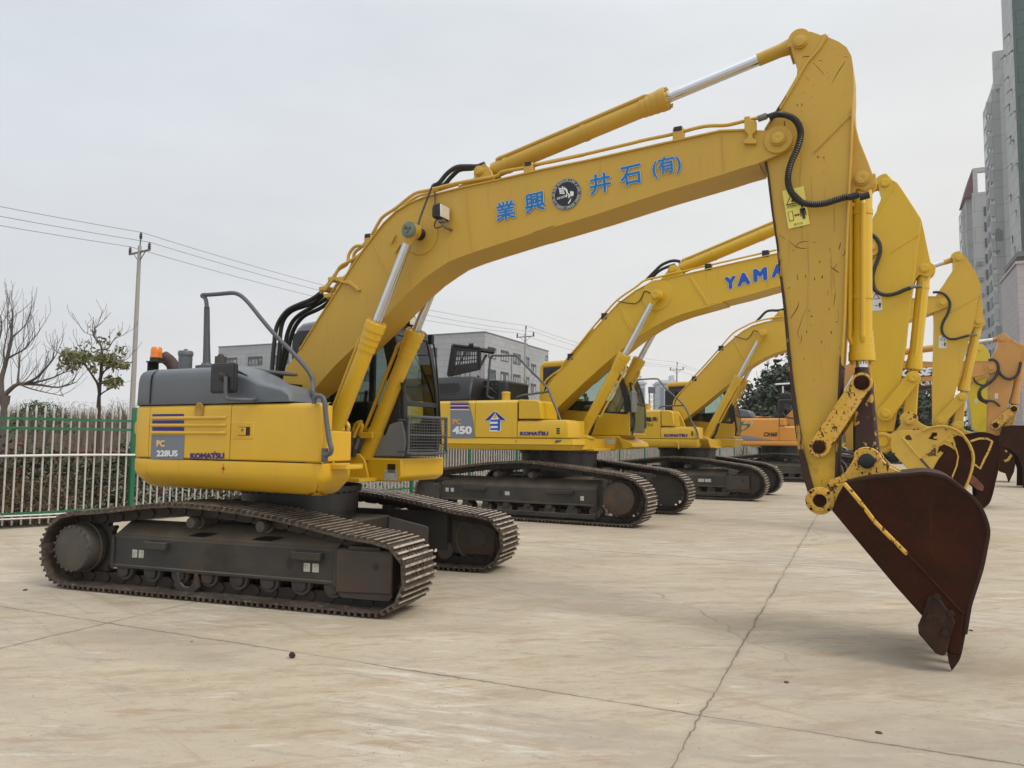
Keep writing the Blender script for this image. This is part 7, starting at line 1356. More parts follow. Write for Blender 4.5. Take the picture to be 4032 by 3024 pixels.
    q=MB(); q.prism(side,l0,l0+.05); q.prism(side,.65,.7); b=q.build('bucket',RUSTM,root,bevel=.008); q=MB(); q.ribbon(side[1:7],.05,l0-.02,.72); q.build('bucket_shell',RUSTM,b); q=MB(); q.ribbon(M.sz([(660,1220),(690,1200),(718,1215),(720,1250),(690,1300),(650,1318)],l0,zU),.10,l0-.02,l0); q.build('wear_bead',YCHIP,b,bevel=.01)
    t=M.sz([(670,1430),(688,1530),(712,1440)],l0,zU); t=[(s,max(z,.005)) for s,z in t]
    for k in range(4): q=MB(); q.prism(t,l0+.05+k*.38,l0+.2+k*.38); q.build('tooth',DKB,b)
    q=MB(); q.box((side[6][0]-.9,l0+.2,side[6][1]+.25),(side[6][0]-.4,l0+.6,side[6][1]+.5)); q.build('tooth_adapter',RUSTM,b,bevel=.02)
    return M
M5=build_m5()
def build_m6():
    a=ground(3532,1842); M=Machine('far excavator glimpsed low between the first two arms, with white handrails',(a[0]-3.0,a[1]+3.2),30,30); root=M.root; A=M.at
    fr=dict(FR450); fr['yoke']=(1.43,2.0); fr['x0']=-1.6; fr['x1']=1.42; fr['brackets']=(); fr['holes']=(); fr['stickers']=(); fr['carriers']=(-.95,.35)
    loop=[(-x,z) for x,z in LOOP450][::-1]
    for side,lc in (('near',-1.4),('far',1.4)): undercarriage(M,side,lc,.60,loop,44,gh=.04,fr=fr,sc=(-1.87,.50),idl=(1.93,.47),detail=False)
    car_body(M,1.1,.80,.8,1.3); slew_deck(M,-3.0,1.1,-1.5,1.3,1.5,2.6,Y3,.7); side_panels(M,-1.5,1.5,2.4,[-2.4,-1,.2,1.1],mat('tank_grey',(.16,.18,.18),.5)); std_cab(M,-.4,1.6,.32,1.4,1.5,3.2,Y3,DKG,Y3,lean=.3)
    for dx in (-.2,.5): q=MB(); q.tube([(dx,-1.56,1.5),(dx,-1.62,1.7),(dx,-1.62,2.6),(dx+.3,-1.62,2.75),(dx+.45,-1.62,2.5),(dx+.45,-1.62,1.5)],.03,n=8,sub=3); q.build('handrail',mat('white_rail',(.6,.6,.58),.5),root)
    q=MB(); q.rings([[(.1,-.3,2.0),(.7,-.3,2.0),(.7,.25,2.0),(.1,.25,2.0)],[(1.6,-.3,4.2),(2.2,-.3,3.9),(2.2,.25,3.9),(1.6,.25,4.2)],[(5.2,-.25,5.0),(5.2,-.25,4.4),(5.2,.2,4.4),(5.2,.2,5.0)]]); q.build('boom',Y3,root,bevel=.02)
    return M
M6=build_m6()
# ------------------------------------------------------------------ fence
GREEN=mat('fence_green',(.012,.13,.062),.35,0,[((.02,.16,.08),5,.45,.7,.6),((.10,.09,.06),9,.60,.78,.5)],coat=.2)
WHITE=mat('fence_white',(.50,.49,.47),.45,0,[((.36,.34,.31),9,.45,.75,.6,8,(1,1,.3)),((.20,.17,.13),13,.62,.78,.7,8,(2,2,.4))])
PIPE=mat('white_pipe',(.64,.62,.58),.4,0,[((.45,.42,.37),3,.5,.75,.6)])
def fence(label,p0,d,n,span,firstpost=True,lastpost=True,pitch=.132,hp=2.02):
    root=empty('metal_fence',(p0[0],p0[1],0)); tag(root,label,'fence'); n2=Vector((d[1],-d[0],0)); D=Vector((d[0],d[1],0))
    P=lambda t,o,z: D*t+n2*o+Vector((0,0,z))
    for k in range(n+1):
        if (k==0 and not firstpost) or (k==n and not lastpost): continue
        t=k*span; q=MB(); vs=[P(t+a,b,z) for z in (0,hp) for a,b in ((-.04,-.04),(.04,-.04),(.04,.04),(-.04,.04))]; q.add(vs,[(0,3,2,1),(4,5,6,7),(0,1,5,4),(1,2,6,5),(2,3,7,6),(3,0,4,7)]); q.add([P(t+a,b,hp+.004) for a,b in ((-.05,-.05),(.05,-.05),(.05,.05),(-.05,.05))]+[P(t,0,hp+.03)],[(0,1,4),(1,2,4),(2,3,4),(3,0,4),(3,2,1,0)]); q.build('post',GREEN,root,bevel=.006)
    for k in range(n):
        a,b=k*span+.045,(k+1)*span-.045
        for z in (1.785,1.625,.215):
            q=MB(); vs=[P(t,o,z+h) for t in (a,b) for o,h in ((-.02,-.02),(.02,-.02),(.02,.02),(-.02,.02))]; q.add(vs,[(0,1,5,4),(1,2,6,5),(2,3,7,6),(3,0,4,7),(3,2,1,0),(4,5,6,7)]); q.build('rail',GREEN,root)
        q=MB(); m=int((b-a)/pitch)
        for i in range(m):
            t=a+(i+.5)*(b-a)/m; o=rng.uniform(-.004,.004); q.lathe(P(t,o,.03),(0,0,1),[(0,.0155),(1.86,.0155),(1.87,.020),(1.90,.021),(1.93,.018),(1.985,.003),(1.99,0)],n=7)
        q.build('picket_panel',WHITE,root,smooth=True)
    return root,P
PF=np.array([-6.905,14.0]); dl=np.array([math.sin(R(44.6)),math.cos(R(44.6))]); dr=np.array([math.sin(R(33)),math.cos(R(33))])
fl,Pl=fence('white picket metal fence with green rails and posts at the left, before the shrubs',PF-dl*5.5,dl,2,2.75,lastpost=False)
fr_,Pr=fence('white picket metal fence with green posts running back behind the parked machines',PF,dr,26,2.6)
for nm,lab,z,o,t0,t1 in (('pipe','thick white pipe along the middle of the fence by the rear of the nearest excavator',1.17,.05,0,6.4),('pipe','upper of two white pipes along the foot of the left fence',.185,.055,0,5.48),('pipe','lower of two white pipes along the foot of the left fence',.135,.075,0,5.48)):
    q=MB(); q.tube([Pl(t,o,z+.006*math.sin(t*2.1+z*9)) for t in np.linspace(t0,t1,12)],.021 if z>1 else .014,n=10); o_=q.build('pipe',PIPE,None); o_.location=fl.location; tag(o_,lab,'pipe')
# ------------------------------------------------------------------ plants
def leafmat(name,a,b,c): 
    m=mat(name,a,.5,0,[(b,1.6,.35,.65,.9,6),(c,5,.5,.75,.7,6)],spec=.4); return m
LEAFD=leafmat('shrub_leaf',(.020,.034,.012),(.038,.052,.018),(.075,.055,.025))
LEAFT=leafmat('young_tree_leaf',(.095,.105,.030),(.14,.13,.045),(.15,.09,.035))
LEAFB=leafmat('bush_leaf',(.050,.085,.025),(.035,.060,.018),(.08,.10,.04))
LEAFE=leafmat('evergreen_leaf',(.018,.030,.012),(.032,.048,.018),(.055,.060,.024))
DRY=leafmat('dry_leaf',(.20,.135,.070),(.13,.085,.045),(.28,.20,.12))
DRYG=leafmat('dry_reed',(.155,.108,.078),(.11,.078,.056),(.22,.165,.12))
BARK=mat('bark',(.085,.067,.057),.85,0,[((.14,.12,.10),5,.4,.7,.8,8,(1,1,.25))],bump=(20,.5,.02))
BARK2=mat('bark_red',(.075,.048,.038),.8,0,[((.045,.032,.027),6,.4,.7,.8)])
def leaf(q,c,sz,r=None,asp=.45,droop=.0):
    r=r or rng; a=r.uniform(0,6.283); e=r.uniform(-.9,.9)-droop; d=Vector((math.cos(a)*math.cos(e),math.sin(a)*math.cos(e),math.sin(e))); s=d.cross(Vector((r.uniform(-1,1),r.uniform(-1,1),r.uniform(-1,1)))).normalized()
    L=sz*r.uniform(.7,1.3); w=L*asp; c=Vector(c); q.add([c,c+d*L*.45+s*w*.5,c+d*L,c+d*L*.45-s*w*.5],[(0,1,2,3)])
# shrubs, dry vines behind the fence
q=MB()
for i in range(15000):
    t=rng.uniform(-.6,8.0); o=-abs(rng.gauss(.8,.6))-.16; h=1.18+.25*math.sin(t*1.3+o)+.2*math.sin(t*3.1+1)+.25*rng.random(); z=h*rng.random()**.75
    p=Pl(t,o,max(.02,z)); leaf(q,p,.095,asp=.5)
o=q.build('shrubbery',LEAFD,None,smooth=False,fix=False); o.location=fl.location; tag(o,kind='stuff')
q=MB()
for i in range(2600):
    t=3.6+rng.gauss(0,.85); o=-.15-abs(rng.gauss(.12,.25)); z=max(.03,rng.gauss(.42,.28)); p=Pl(t,o,z)
    if i%3==0: 
        a=Vector(p); b=a+Vector((rng.gauss(0,.18),rng.gauss(0,.10),rng.gauss(-.05,.16))); c=b+Vector((rng.gauss(0,.15),rng.gauss(0,.10),rng.gauss(-.1,.12))); q.tube([a,b,c],.0035,n=3)
    else: leaf(q,p,.085,asp=.3,droop=.4)
for i in range(1500):
    t=rng.uniform(-.4,6.2); o=-.05-abs(rng.gauss(.05,.3)); p=Pl(t,o,abs(rng.gauss(.02,.12))); leaf(q,p,.06,asp=.4)
o=q.build('dry_vines',DRY,None,smooth=False,fix=False); o.location=fl.location; tag(o,kind='stuff')
q=MB()
for i in range(9000):
    t=rng.uniform(.1,62); o=-.25-abs(rng.gauss(.8,.9)); z=rng.random()**.8*(.9+.4*math.sin(t*.9)+.3*math.sin(t*2.3)); leaf(q,Pr(t,o,max(.02,z)),.10+.004*t,asp=.42)
o=q.build('scrub',leafmat('scrub_leaf',(.10,.080,.045),(.06,.062,.028),(.17,.13,.075)),None,smooth=False,fix=False); o.location=fr_.location; tag(o,kind='stuff')
# red timber railing beyond
root=empty('red_railing',tuple(at_depth(76,1800,17.4)*np.array([1,1,0]))); tag(root,'dark red post and rail barrier behind the left fence','railing'); RR=mat('red_rail',(.12,.022,.018),.6,0,[((.08,.03,.025),4,.45,.7,.7)])
b0=at_depth(76,1753,17.4); b1=at_depth(375,1751,18.6); dd=(b1-b0)/1; 
for k in range(-1,5):
    p=b0+dd*k; q=MB(); q.cyl((p[0]-b0[0],p[1]-b0[1],0),(p[0]-b0[0],p[1]-b0[1],b0[2]),.075,n=12); q.lathe((p[0]-b0[0],p[1]-b0[1],b0[2]),(0,0,1),[(0,.08),(.02,.085),(.05,.05),(.06,0)],n=12); q.build('post',RR,root)
for z in (1.12,.85,.35):
    a=b0-dd*1.5-b0; b=b0+dd*4.2-b0; q=MB(); q.tube([(a[0],a[1],z),(b[0],b[1],z)],.04,n=8); q.build('rail',RR,root)
# embankment with dry reeds
q=MB(); rows=[]
for k in range(30):
    x=-75+k*3.2; rows.append([(x,30+.55*(x+40)*.5+y,zz+.25*math.sin(x*.3+y)) for y,zz in ((0,-.05),(5,1.1),(10,1.8),(22,2.1),(60,2.0))])
for r in rows: pass
vs=[p for r in rows for p in r]; fs=[(k*5+j,(k+1)*5+j,(k+1)*5+j+1,k*5+j+1) for k in range(29) for j in range(4)]; q.add(vs,fs); o=q.build('embankment',mat('dry_earth',(.14,.11,.075),.9,0,[((.09,.075,.045),1.2,.4,.7,.8)]),None); tag(o,kind='structure')
q=MB()
for i in range(30000):
    x=rng.uniform(-48,14); dy=rng.random()**1.3*20; y=30+.275*(x+40)+dy; z0=min(1.75,.20*dy)-.1; h=rng.uniform(1.0,1.9)*(1+.10*math.sin(x*.8)+.08*math.sin(x*2.7+y)); a=rng.uniform(0,6.28); l=rng.gauss(0,.42); w=.011
    t=Vector((x,y,z0)); m_=t+Vector((l*.35*math.cos(a),l*.35*math.sin(a),h*.62)); e=t+Vector((l*math.cos(a),l*math.sin(a),h)); b_=rng.uniform(0,3.14); s=Vector((math.cos(b_),math.sin(b_)*.3,0))*w
    q.add([t-s,t+s,m_+s,e,m_-s],[(0,1,2,3,4)])
    if i%3==0:
        for k in range(3): d=Vector((rng.gauss(0,.10),rng.gauss(0,.06),rng.uniform(-.08,.14))); q.add([e,e+d*.5+s*1.6,e+d,e+d*.5-s*1.6],[(0,1,2,3)])
    if i%4==0: d=Vector((rng.gauss(0,.35),rng.gauss(0,.2),rng.uniform(-.2,.25))); q.add([m_,m_+d*.5+s*1.2,m_+d,m_+d*.5-s*1.2],[(0,1,2,3)])
o=q.build('reed_bed',DRYG,None,smooth=False,fix=False); tag(o,kind='stuff')
# ---- trees
def branches(q,p,d,L,r,depth,rr,up=.12,spread=.55,n=(2,4),twig=None,mat_=None,ends=None,minr=.004):
    p=Vector(p); d=Vector(d).normalized(); pts=[p]; k=4
    for i in range(k): d=(d+Vector((rr.gauss(0,.13),rr.gauss(0,.13),rr.gauss(up*.5,.12)))).normalized(); pts.append(pts[-1]+d*L/k)
    q.tube(pts,[max(minr,r*(1-.55*i/k)) for i in range(k+1)],n=6 if r>.02 else 4)
    if depth==0:
        if ends is not None: ends+=pts[1:]
        return
    m=rr.randint(*n)
    for j in range(m):
        f=.35+.65*(j+1)/m; i=min(k,int(f*k)); b=pts[i]; a=rr.uniform(0,6.28); s=spread*rr.uniform(.6,1.3); x=d.orthogonal().normalized(); y=d.cross(x); nd=(d+ (x*math.cos(a)+y*math.sin(a))*s+Vector((0,0,up))).normalized()
        branches(q,b,nd,L*rr.uniform(.55,.8),r*.5,depth-1,rr,up,spread,n,twig,mat_,ends,minr)
def tree_thing(name,label,base,group=None,cat='tree'):
    o=empty(name,base); tag(o,label,cat,group); return o
# bare tree at the left edge
Db=17.2; T=lambda x,y,dy=0.: Vector(at_depth(x,y,Db+dy))
base=T(2,1760); base.z=0; tb=tree_thing('bare_tree','leafless spreading tree at the left edge behind the fence',base); rr=random.Random(5)
q=MB(); rel=lambda P:[p-base for p in P]
q.tube(rel([base,T(4,1680),T(8,1600),T(14,1555)]),[.20,.17,.15,.14],n=12,sub=3); q.build('trunk',BARK,tb)
limbs=[([(14,1560),(50,1525),(75,1512),(110,1512),(160,1516),(230,1525),(300,1505)],.075,0),([(70,1515),(72,1480),(76,1440),(80,1400)],.045,.4),([(100,1510),(140,1490),(175,1455),(205,1420),(220,1400)],.05,-.4),([(10,1580),(5,1500),(20,1440),(35,1380),(45,1320),(48,1270),(52,1232)],.085,.2),([(8,1570),(-10,1480),(-20,1400),(5,1300),(2,1245)],.07,.6),([(32,1410),(60,1395),(95,1375),(125,1340),(150,1312)],.035,-.5),([(45,1330),(70,1310),(95,1285),(106,1268)],.028,.3),([(75,1512),(120,1530),(180,1545),(250,1560)],.03,-.5),([(120,1510),(200,1490),(245,1470),(285,1458)],.035,.5),([(20,1440),(15,1380),(30,1300),(28,1240)],.03,-.3),([(0,1560),(-30,1500),(-60,1450)],.06,.3)]
q=MB()
for pts,r,dy in limbs:
    n=len(pts); P=smooth([T(x,y,dy*k/n) for k,(x,y) in enumerate(pts)],3); m=len(P); q.tube([p-base for p in P],[max(.006,.72*r*(1-.85*k/m)) for k in range(m)],n=8)
    for k in range(3,m,1):
        for rep in range(1):
            d=(P[min(k+1,m-1)]-P[k-1]).normalized(); dd_=(d+Vector((rr.gauss(0,.55),rr.gauss(0,.4),rr.uniform(.1,.9)))).normalized(); branches(q,P[k]-base,dd_,rr.uniform(.28,.6),.0075,1,rr,.35,.45,(2,3),minr=.0028)
q.build('crown',BARK,tb)
# young leafy tree
Dt=17.8; T2=lambda x,y,dy=0.: Vector(at_depth(x,y,Dt+dy)); base=T2(388,1760); base.z=0; ty=tree_thing('young_tree','small forked tree with sparse drooping leaves beside the left utility pole',base); rr=random.Random(8)
zt_=Z(0,1150,560/1185); X=lambda pts:[zt_(*p) for p in pts]
q=MB(); P=[base]+[T2(*p) for p in X([(822,950),(828,860),(832,780),(840,700)])]; q.tube([p-base for p in P],[.065,.06,.055,.05,.038],n=10,sub=3); q.build('trunk',BARK2,ty)
q=MB(); lq=MB()
LB=[([(828,850),(815,770),(780,710),(740,650),(690,590),(640,560)],.034,.2),([(835,760),(850,690),(880,650),(930,620),(985,590)],.028,-.2),([(840,700),(843,600),(846,460),(810,410),(775,360)],.035,.1),([(845,480),(900,470),(940,410),(985,370)],.02,.3),([(830,860),(870,830),(930,800),(970,780)],.02,-.3),([(700,600),(650,580),(590,560),(540,540)],.02,.3),([(845,560),(780,530),(720,500)],.018,-.3),([(880,650),(900,590),(960,560),(1040,590)],.018,.2),([(780,365),(790,310),(820,280)],.012,0),([(775,360),(740,350),(705,335)],.01,.1)]
for pts,r,dy in LB:
    n=len(pts); P=smooth([T2(*zt_(*p),dy*k/n) for k,p in enumerate(pts)],3); m=len(P); q.tube([p-base for p in P],[max(.006,r*(1-.75*k/m)) for k in range(m)],n=7)
    for k in range(4,m,2): d=(P[min(k+1,m-1)]-P[k-1]).normalized(); branches(q,P[k]-base,(d+Vector((rr.gauss(0,.6),rr.gauss(0,.5),rr.uniform(0,.6)))).normalized(),rr.uniform(.25,.5),.009,1,rr,.2,.5,(2,3),minr=.004)
for (x,y,sx,sy,n) in ((620,540,75,60,330),(560,520,50,35,110),(720,540,60,55,150),(840,540,60,55,200),(920,540,70,40,110),(950,600,70,25,140),(1040,600,35,20,70),(950,740,55,40,190),(880,740,30,20,45),(780,640,30,22,45),(600,620,40,18,60),(500,610,18,15,22),(1000,470,25,25,30),(850,390,40,30,20),(720,410,30,15,12),(780,300,25,15,8)):
    for i in range(int(n*1.1)): c=T2(*zt_(x+rr.gauss(0,sx*.55),y+rr.gauss(0,sy*.55)),rr.gauss(0,.45)); leaf(lq,c-base,.115,rr,asp=.38,droop=.5)
for c,r in (((992,348),.05),((902,428),.045)): p=T2(*zt_(*c))-base; lq.lathe(p-Vector((0,0,r)),(0,0,1),[(0,r*.3),(r*.6,r),(r*1.4,r*.9),(r*2,r*.2)],n=8)
q.build('branches',BARK2,ty); lq.build('crown',LEAFT,ty,smooth=False,fix=False)
# round green bush on the bank
b=at_depth(150,1640,24.); bo=empty('green_bush',(b[0],b[1],0)); tag(bo,'rounded green bush rising above the fence in front of the brown reeds','bush'); q=MB(); rr=random.Random(3)
for i in range(1700):
    a=rr.uniform(0,6.28); e=rr.uniform(-.3,1.45); r=(.75+.25*rr.random())*(1+.12*math.sin(3*a)); leaf(q,(.95*r*math.cos(a)*math.cos(e),.8*r*math.sin(a)*math.cos(e),1.75+.80*r*math.sin(e)),.11,rr,asp=.3)
q.build('foliage',LEAFB,bo,smooth=False,fix=False); q=MB(); [q.tube([(0,0,0),(.2*math.cos(a),.2*math.sin(a),1.0),(.5*math.cos(a),.5*math.sin(a),2.0)],.03,n=5) for a in (0,1.3,2.5,3.8,5)]; q.build('stems',BARK,bo)
def crown_tree(label,px,ytop,D,w,h,z0,seed,n=1500,lf=.30,m=None,group='trees behind the excavators',name='evergreen_tree'):
    p=at_depth(px,ytop,D); rr=random.Random(seed); o=empty(name,(p[0],p[1],0)); tag(o,label,'tree',group); H=p[2]
    q=MB(); q.tube([(0,0,0),(.1,0,H*.35),(0,.1,H*.8)],[.22,.18,.06],n=8)
    cl=[]
    for i in range(26):
        a=rr.uniform(0,6.28); e=rr.random(); z=z0+(H-z0)*e; r=w*(1-.55*e**2.2)*rr.uniform(.25,.95); cl.append(Vector((r*math.cos(a),r*math.sin(a),z))); q.tube([(0,0,max(.5,z-1.4)),cl[-1]*.5+Vector((0,0,z*.5-.2)),cl[-1]],[.06,.04,.015],n=5)
    q.build('trunk',BARK,o); q=MB()
    for c in cl:
        s=w*rr.uniform(.28,.5)
        for i in range(n//26): v=Vector((rr.gauss(0,1),rr.gauss(0,1),rr.gauss(0,.75))).normalized()*s*rr.uniform(.55,1.05); leaf(q,c+v,lf,rr,asp=.55)
    q.build('crown',m or LEAFE,o,smooth=False,fix=False)
for a in (('broad dark evergreen tree right of the leafless willow',3010,1560,52,2.6,0,1.0,21),('tall dark evergreen tree beside the street lamp',3085,1480,55,3.0,0,1.2,22),('tall dark evergreen rising just behind the nearest digger arm',3150,1440,58,3.4,0,1.5,23),('low evergreen at the end of the dark tree group',2965,1640,50,1.7,0,.6,24),('dark evergreen seen between the second and third digger arms, on the left',3560,1600,62,3.0,0,.8,25),('dark evergreen seen between the second and third digger arms, on the right',3630,1570,66,3.2,0,.8,26)): crown_tree(*a,n=6500,lf=.40)
# bare willow and saplings
def bare(label,px,py,D,H,seed,r=.12,depth=4,spread=.45,name='bare_tree',group=None,L=None,mm=None):
    p=at_depth(px,py,D); o=empty(name,(p[0],p[1],0)); tag(o,label,'tree',group); rr=random.Random(seed); q=MB(); q.tube([(0,0,0),(.05,0,H*.15),(0,0,H*.3)],[r,r*.9,r*.8],n=8); q.build('trunk',mm or BARK,o); q=MB()
    for i in range(4): a=i*1.57+rr.random(); branches(q,(0,0,H*(.22+.03*i)),(math.cos(a)*.6,math.sin(a)*.6,1),L or H*.34,r*.55,depth,rr,.15,spread,(2,3),minr=.012)
    q.build('crown',mm or BARK,o)
bare('thin leafless willow behind the third machine',2945,1700,60,6.6,31,r=.14); bare('leafless sapling against the left end of the grey building',905,1650,48,5.6,32,r=.05,depth=3,group='saplings before the grey building'); bare('leafless sapling before the grey office, right of two',975,1650,50,4.9,33,r=.05,depth=3,group='saplings before the grey building'); bare('leafless sapling right of the raised engine lid before the office block',2015,1640,56,6.4,34,r=.05,depth=3,group='saplings before the grey building')
# ------------------------------------------------------------------ utility poles and wires
CON=mat('pole_concrete',(.36,.345,.315),.8,0,[((.26,.25,.235),3,.4,.7,.7,8,(1,1,.2)),((.45,.44,.41),14,.5,.8,.5)]); IRON=mat('cross_arm_iron',(.16,.16,.16),.5,.4); PORC=mat('insulator',(.055,.035,.03),.25)
PB=[(-33.8,7.0),(-16.4,33.0),(1.0,59.0),(18.4,85.0),(35.8,111.0)]; pd=Vector((17.4,26,0)).normalized(); px_=Vector((pd.y,-pd.x,0)); ZT=10.0
WP=[(-.75,.22),(.05,.48),(.75,.22)]
labs={1:'tall concrete utility pole left of the nearest machine',2:'concrete utility pole in front of the grey office building',3:'distant utility pole above the third machine cab'}
for k,lab in labs.items():
    o=empty('utility_pole',(*PB[k],0)); tag(o,lab,'utility pole','utility poles on one power line'); q=MB(); q.lathe((0,0,0),(0,0,1),[(0,.125),(ZT-.15,.075),(ZT-.13,.02)],n=18); q.build('pole',CON,o)
    q=MB(); q.tube([px_*-.82+Vector((0,0,ZT-.42)),px_*.82+Vector((0,0,ZT-.42))],.045,n=4); q.tube([px_*.0+Vector((0,0,ZT-.42)),px_*.05+Vector((0,0,ZT+.25))],.03,n=6); q.tube([px_*-.5+Vector((0,0,ZT-.42)),Vector((0,0,ZT-.85))],.02,n=4); q.tube([px_*.5+Vector((0,0,ZT-.42)),Vector((0,0,ZT-.85))],.02,n=4); q.build('cross_arm',IRON,o)
    for a,b in WP:
        q=MB(); z0=ZT-.40 if abs(a)>.2 else ZT+.15; q.lathe(px_*a+Vector((0,0,z0)),(0,0,1),[(0,.03),(.05,.07),(.09,.045),(.13,.075),(.18,.045),(.22,.065),(.27,.04),(.32,.02)],n=10); q.build('insulator',PORC,o)
WIRE=mat('wire',(.05,.05,.052),.5)
for (a,b),lab in zip(WP,('overhead wire on the left ends of the pole cross arms','overhead wire carried on top of the utility poles','overhead wire on the right ends of the pole cross arms')):
    q=MB(); pts=[]
    zz=ZT-.08 if abs(a)>.2 else ZT+.46
    for k in range(4):
        A_=Vector((*PB[k],0))+px_*a; B_=Vector((*PB[k+1],0))+px_*a
        for i in range(14): t=i/14; pts.append(A_+(B_-A_)*t+Vector((0,0,zz-.55*4*t*(1-t))))
    c=pts[14].copy(); q.tube([p-c for p in pts],.010,n=5); o=q.build('overhead_wire',WIRE,None); o.location=c; tag(o,lab,'wire')
# ------------------------------------------------------------------ grey office building
def brickmat(name,c1,c2,mortar,w,h,mort=.02,vec='Object',rough=.7):
    m=bpy.data.materials.new(name); m.use_nodes=True; N=m.node_tree.nodes; Lk=m.node_tree.links; b=N['Principled BSDF']; b.inputs['Roughness'].default_value=rough
    tc=N.new('ShaderNodeTexCoord'); sp=N.new('ShaderNodeSeparateXYZ'); Lk.new(tc.outputs[vec],sp.inputs[0]); ad=N.new('ShaderNodeMath'); ad.operation='ADD'; Lk.new(sp.outputs[0],ad.inputs[0]); Lk.new(sp.outputs[1],ad.inputs[1]); cb=N.new('ShaderNodeCombineXYZ'); Lk.new(ad.outputs[0],cb.inputs[0]); Lk.new(sp.outputs[2],cb.inputs[1])
    br=N.new('ShaderNodeTexBrick'); br.inputs['Color1'].default_value=(*c1,1); br.inputs['Color2'].default_value=(*c2,1); br.inputs['Mortar'].default_value=(*mortar,1); br.inputs['Scale'].default_value=1; br.inputs['Mortar Size'].default_value=mort; br.inputs['Brick Width'].default_value=w; br.inputs['Row Height'].default_value=h; Lk.new(cb.outputs[0],br.inputs[0])
    nz=N.new('ShaderNodeTexNoise'); nz.inputs['Scale'].default_value=.25; nz.inputs['Detail'].default_value=6; Lk.new(tc.outputs[vec],nz.inputs[0]); mx=N.new('ShaderNodeMix'); mx.data_type='RGBA'; mx.blend_type='MULTIPLY'; mx.inputs[0].default_value=.5; Lk.new(br.outputs[0],mx.inputs[6]); r=N.new('ShaderNodeMapRange'); r.inputs[3].default_value=.75; r.inputs[4].default_value=1.2; Lk.new(nz.outputs[0],r.inputs[0]); Lk.new(r.outputs[0],mx.inputs[7]); Lk.new(mx.outputs[2],b.inputs['Base Color']); return m
WGL=mat('window_glass_far',(.10,.13,.15),.08,0,[((.30,.33,.34),.45,.50,.56,.8,2)]); WGL2=mat('window_curtain',(.38,.40,.40),.5); WFR=mat('window_frame_dark',(.055,.057,.065),.5)
K=at_depth(1910,1308,94.); BF=Frame((K[0],K[1]),25.); bd=empty('office_building',(K[0],K[1],0),-R(25)); tag(bd,'grey tiled four storey office block behind the machines','building')
HT=K[2]; Sx=BF.at((862,1345),0)[0]; Ly=BF.fwd((2168,1377),0)[1]; L1=BF.fwd((1650+1575*.2712,1250+385*.2712),0)[1]
GB=brickmat('grey_cladding',(.37,.375,.385),(.41,.412,.42),(.26,.26,.265),1.9,.72,.025)
q=MB(); q.rings([[(Sx,0,0),(0,0,0),(0,L1,0),(Sx,L1,0)],[(Sx,0,HT),(0,0,HT),(0,L1,HT),(Sx,L1,HT)]]); q.build('wall',GB,bd,smooth=False); q=MB(); q.rings([[(Sx,L1+.02,0),(-.35,L1+.02,0),(-.35,Ly,0),(Sx,Ly,0)],[(Sx,L1+.02,HT),(-.35,L1+.02,HT),(-.35,Ly,HT),(Sx,Ly,HT)]]); q.build('wall',GB,bd,smooth=False)
q=MB(); q.box((Sx-.08,-.08,HT),(.08,L1+.05,HT+.12)); q.box((Sx-.08,L1+.06,HT),(-.27,Ly+.08,HT+.12)); q.build('roof_coping',mat('coping',(.22,.22,.23),.6),bd)
def win(a,b,z0,z1,plane,panes=3,off=0.):
    P=(lambda u,d,z:(u,-d,z)) if plane=='s' else (lambda u,d,z:(d+off,u,z))
    q=MB()
    def bx(u0,u1,za,zb,d0,d1): 
        vs=[P(u,d,z) for z in (za,zb) for d in (d0,d1) for u in (u0,u1)]; q.add(vs,[(0,2,3,1),(4,5,7,6),(0,1,5,4),(2,6,7,3),(0,4,6,2),(1,3,7,5)])
    t=.10; hd=(z1-z0)*.24
    bx(a,b,z1-hd,z1,-.03,.05); bx(a,b,z0,z0+t,-.03,.05)
    for k in range(panes+1): u=a+(b-a)*k/panes; bx(u-t/2,u+t/2,z0,z1,-.03,.052)
    f=q.build('window',WFR,bd,smooth=False)
    for k in range(panes):
        u0=a+(b-a)*k/panes+t/2; u1=a+(b-a)*(k+1)/panes-t/2; q2=MB(); vs=[P(u0,.015,z0+t),P(u1,.015,z0+t),P(u1,.015,z1-hd),P(u0,.015,z1-hd)]; q2.add(vs,[(0,1,2,3)]); q2.build('pane',WGL2 if rng.random()<.35 else WGL,f,smooth=False)
for k in range(9):
    a0=BF.at((840+245*.1808,1300),0)[0]; sp_=BF.at((840+785*.1808,1300),0)[0]-a0; wd=(BF.at((840+525*.1808,1300),0)[0]-a0)*1.03; a=a0+sp_*k
    if a+wd>-1.2: break
    for r_ in range(4): z1=HT-1.65-2.72*r_; win(a,a+wd,z1-1.28,z1,'s',4)
Wy=lambda x:BF.fwd((1650+x*.2712,1400),0)[1]
fz=[(BF.fwd((1650+1003*.2712,1250+420*.2712),0)[2],BF.fwd((1650+1003*.2712,1250+585*.2712),0)[2]),(BF.fwd((1650+1003*.2712,1250+745*.2712),0)[2],BF.fwd((1650+1003*.2712,1250+900*.2712),0)[2])]; dz=fz[0][0]-fz[1][0]
for r_ in range(4):
    zt_w,zb_w=fz[0][0]-dz*r_,fz[0][1]-dz*r_
    for xa,xb,pn in ((1003,1113,2),(1190,1297,3),(1370,1470,3),(1535,1563,1)): win(Wy(xa),Wy(xb),zb_w,zt_w,'l',pn)
    for xa,xb,pn in ((1600,1628,1),): win(Wy(xa),Wy(xb),zb_w,zt_w,'l',pn,-.35)
    win(Wy(1662),Wy(1728),zb_w-dz*.28,zt_w-dz*.28,'l',2,-.35)
win(Wy(1873),Wy(1897),fz[0][1]+dz*.55,fz[0][0]+dz*.35,'l',1,-.35)
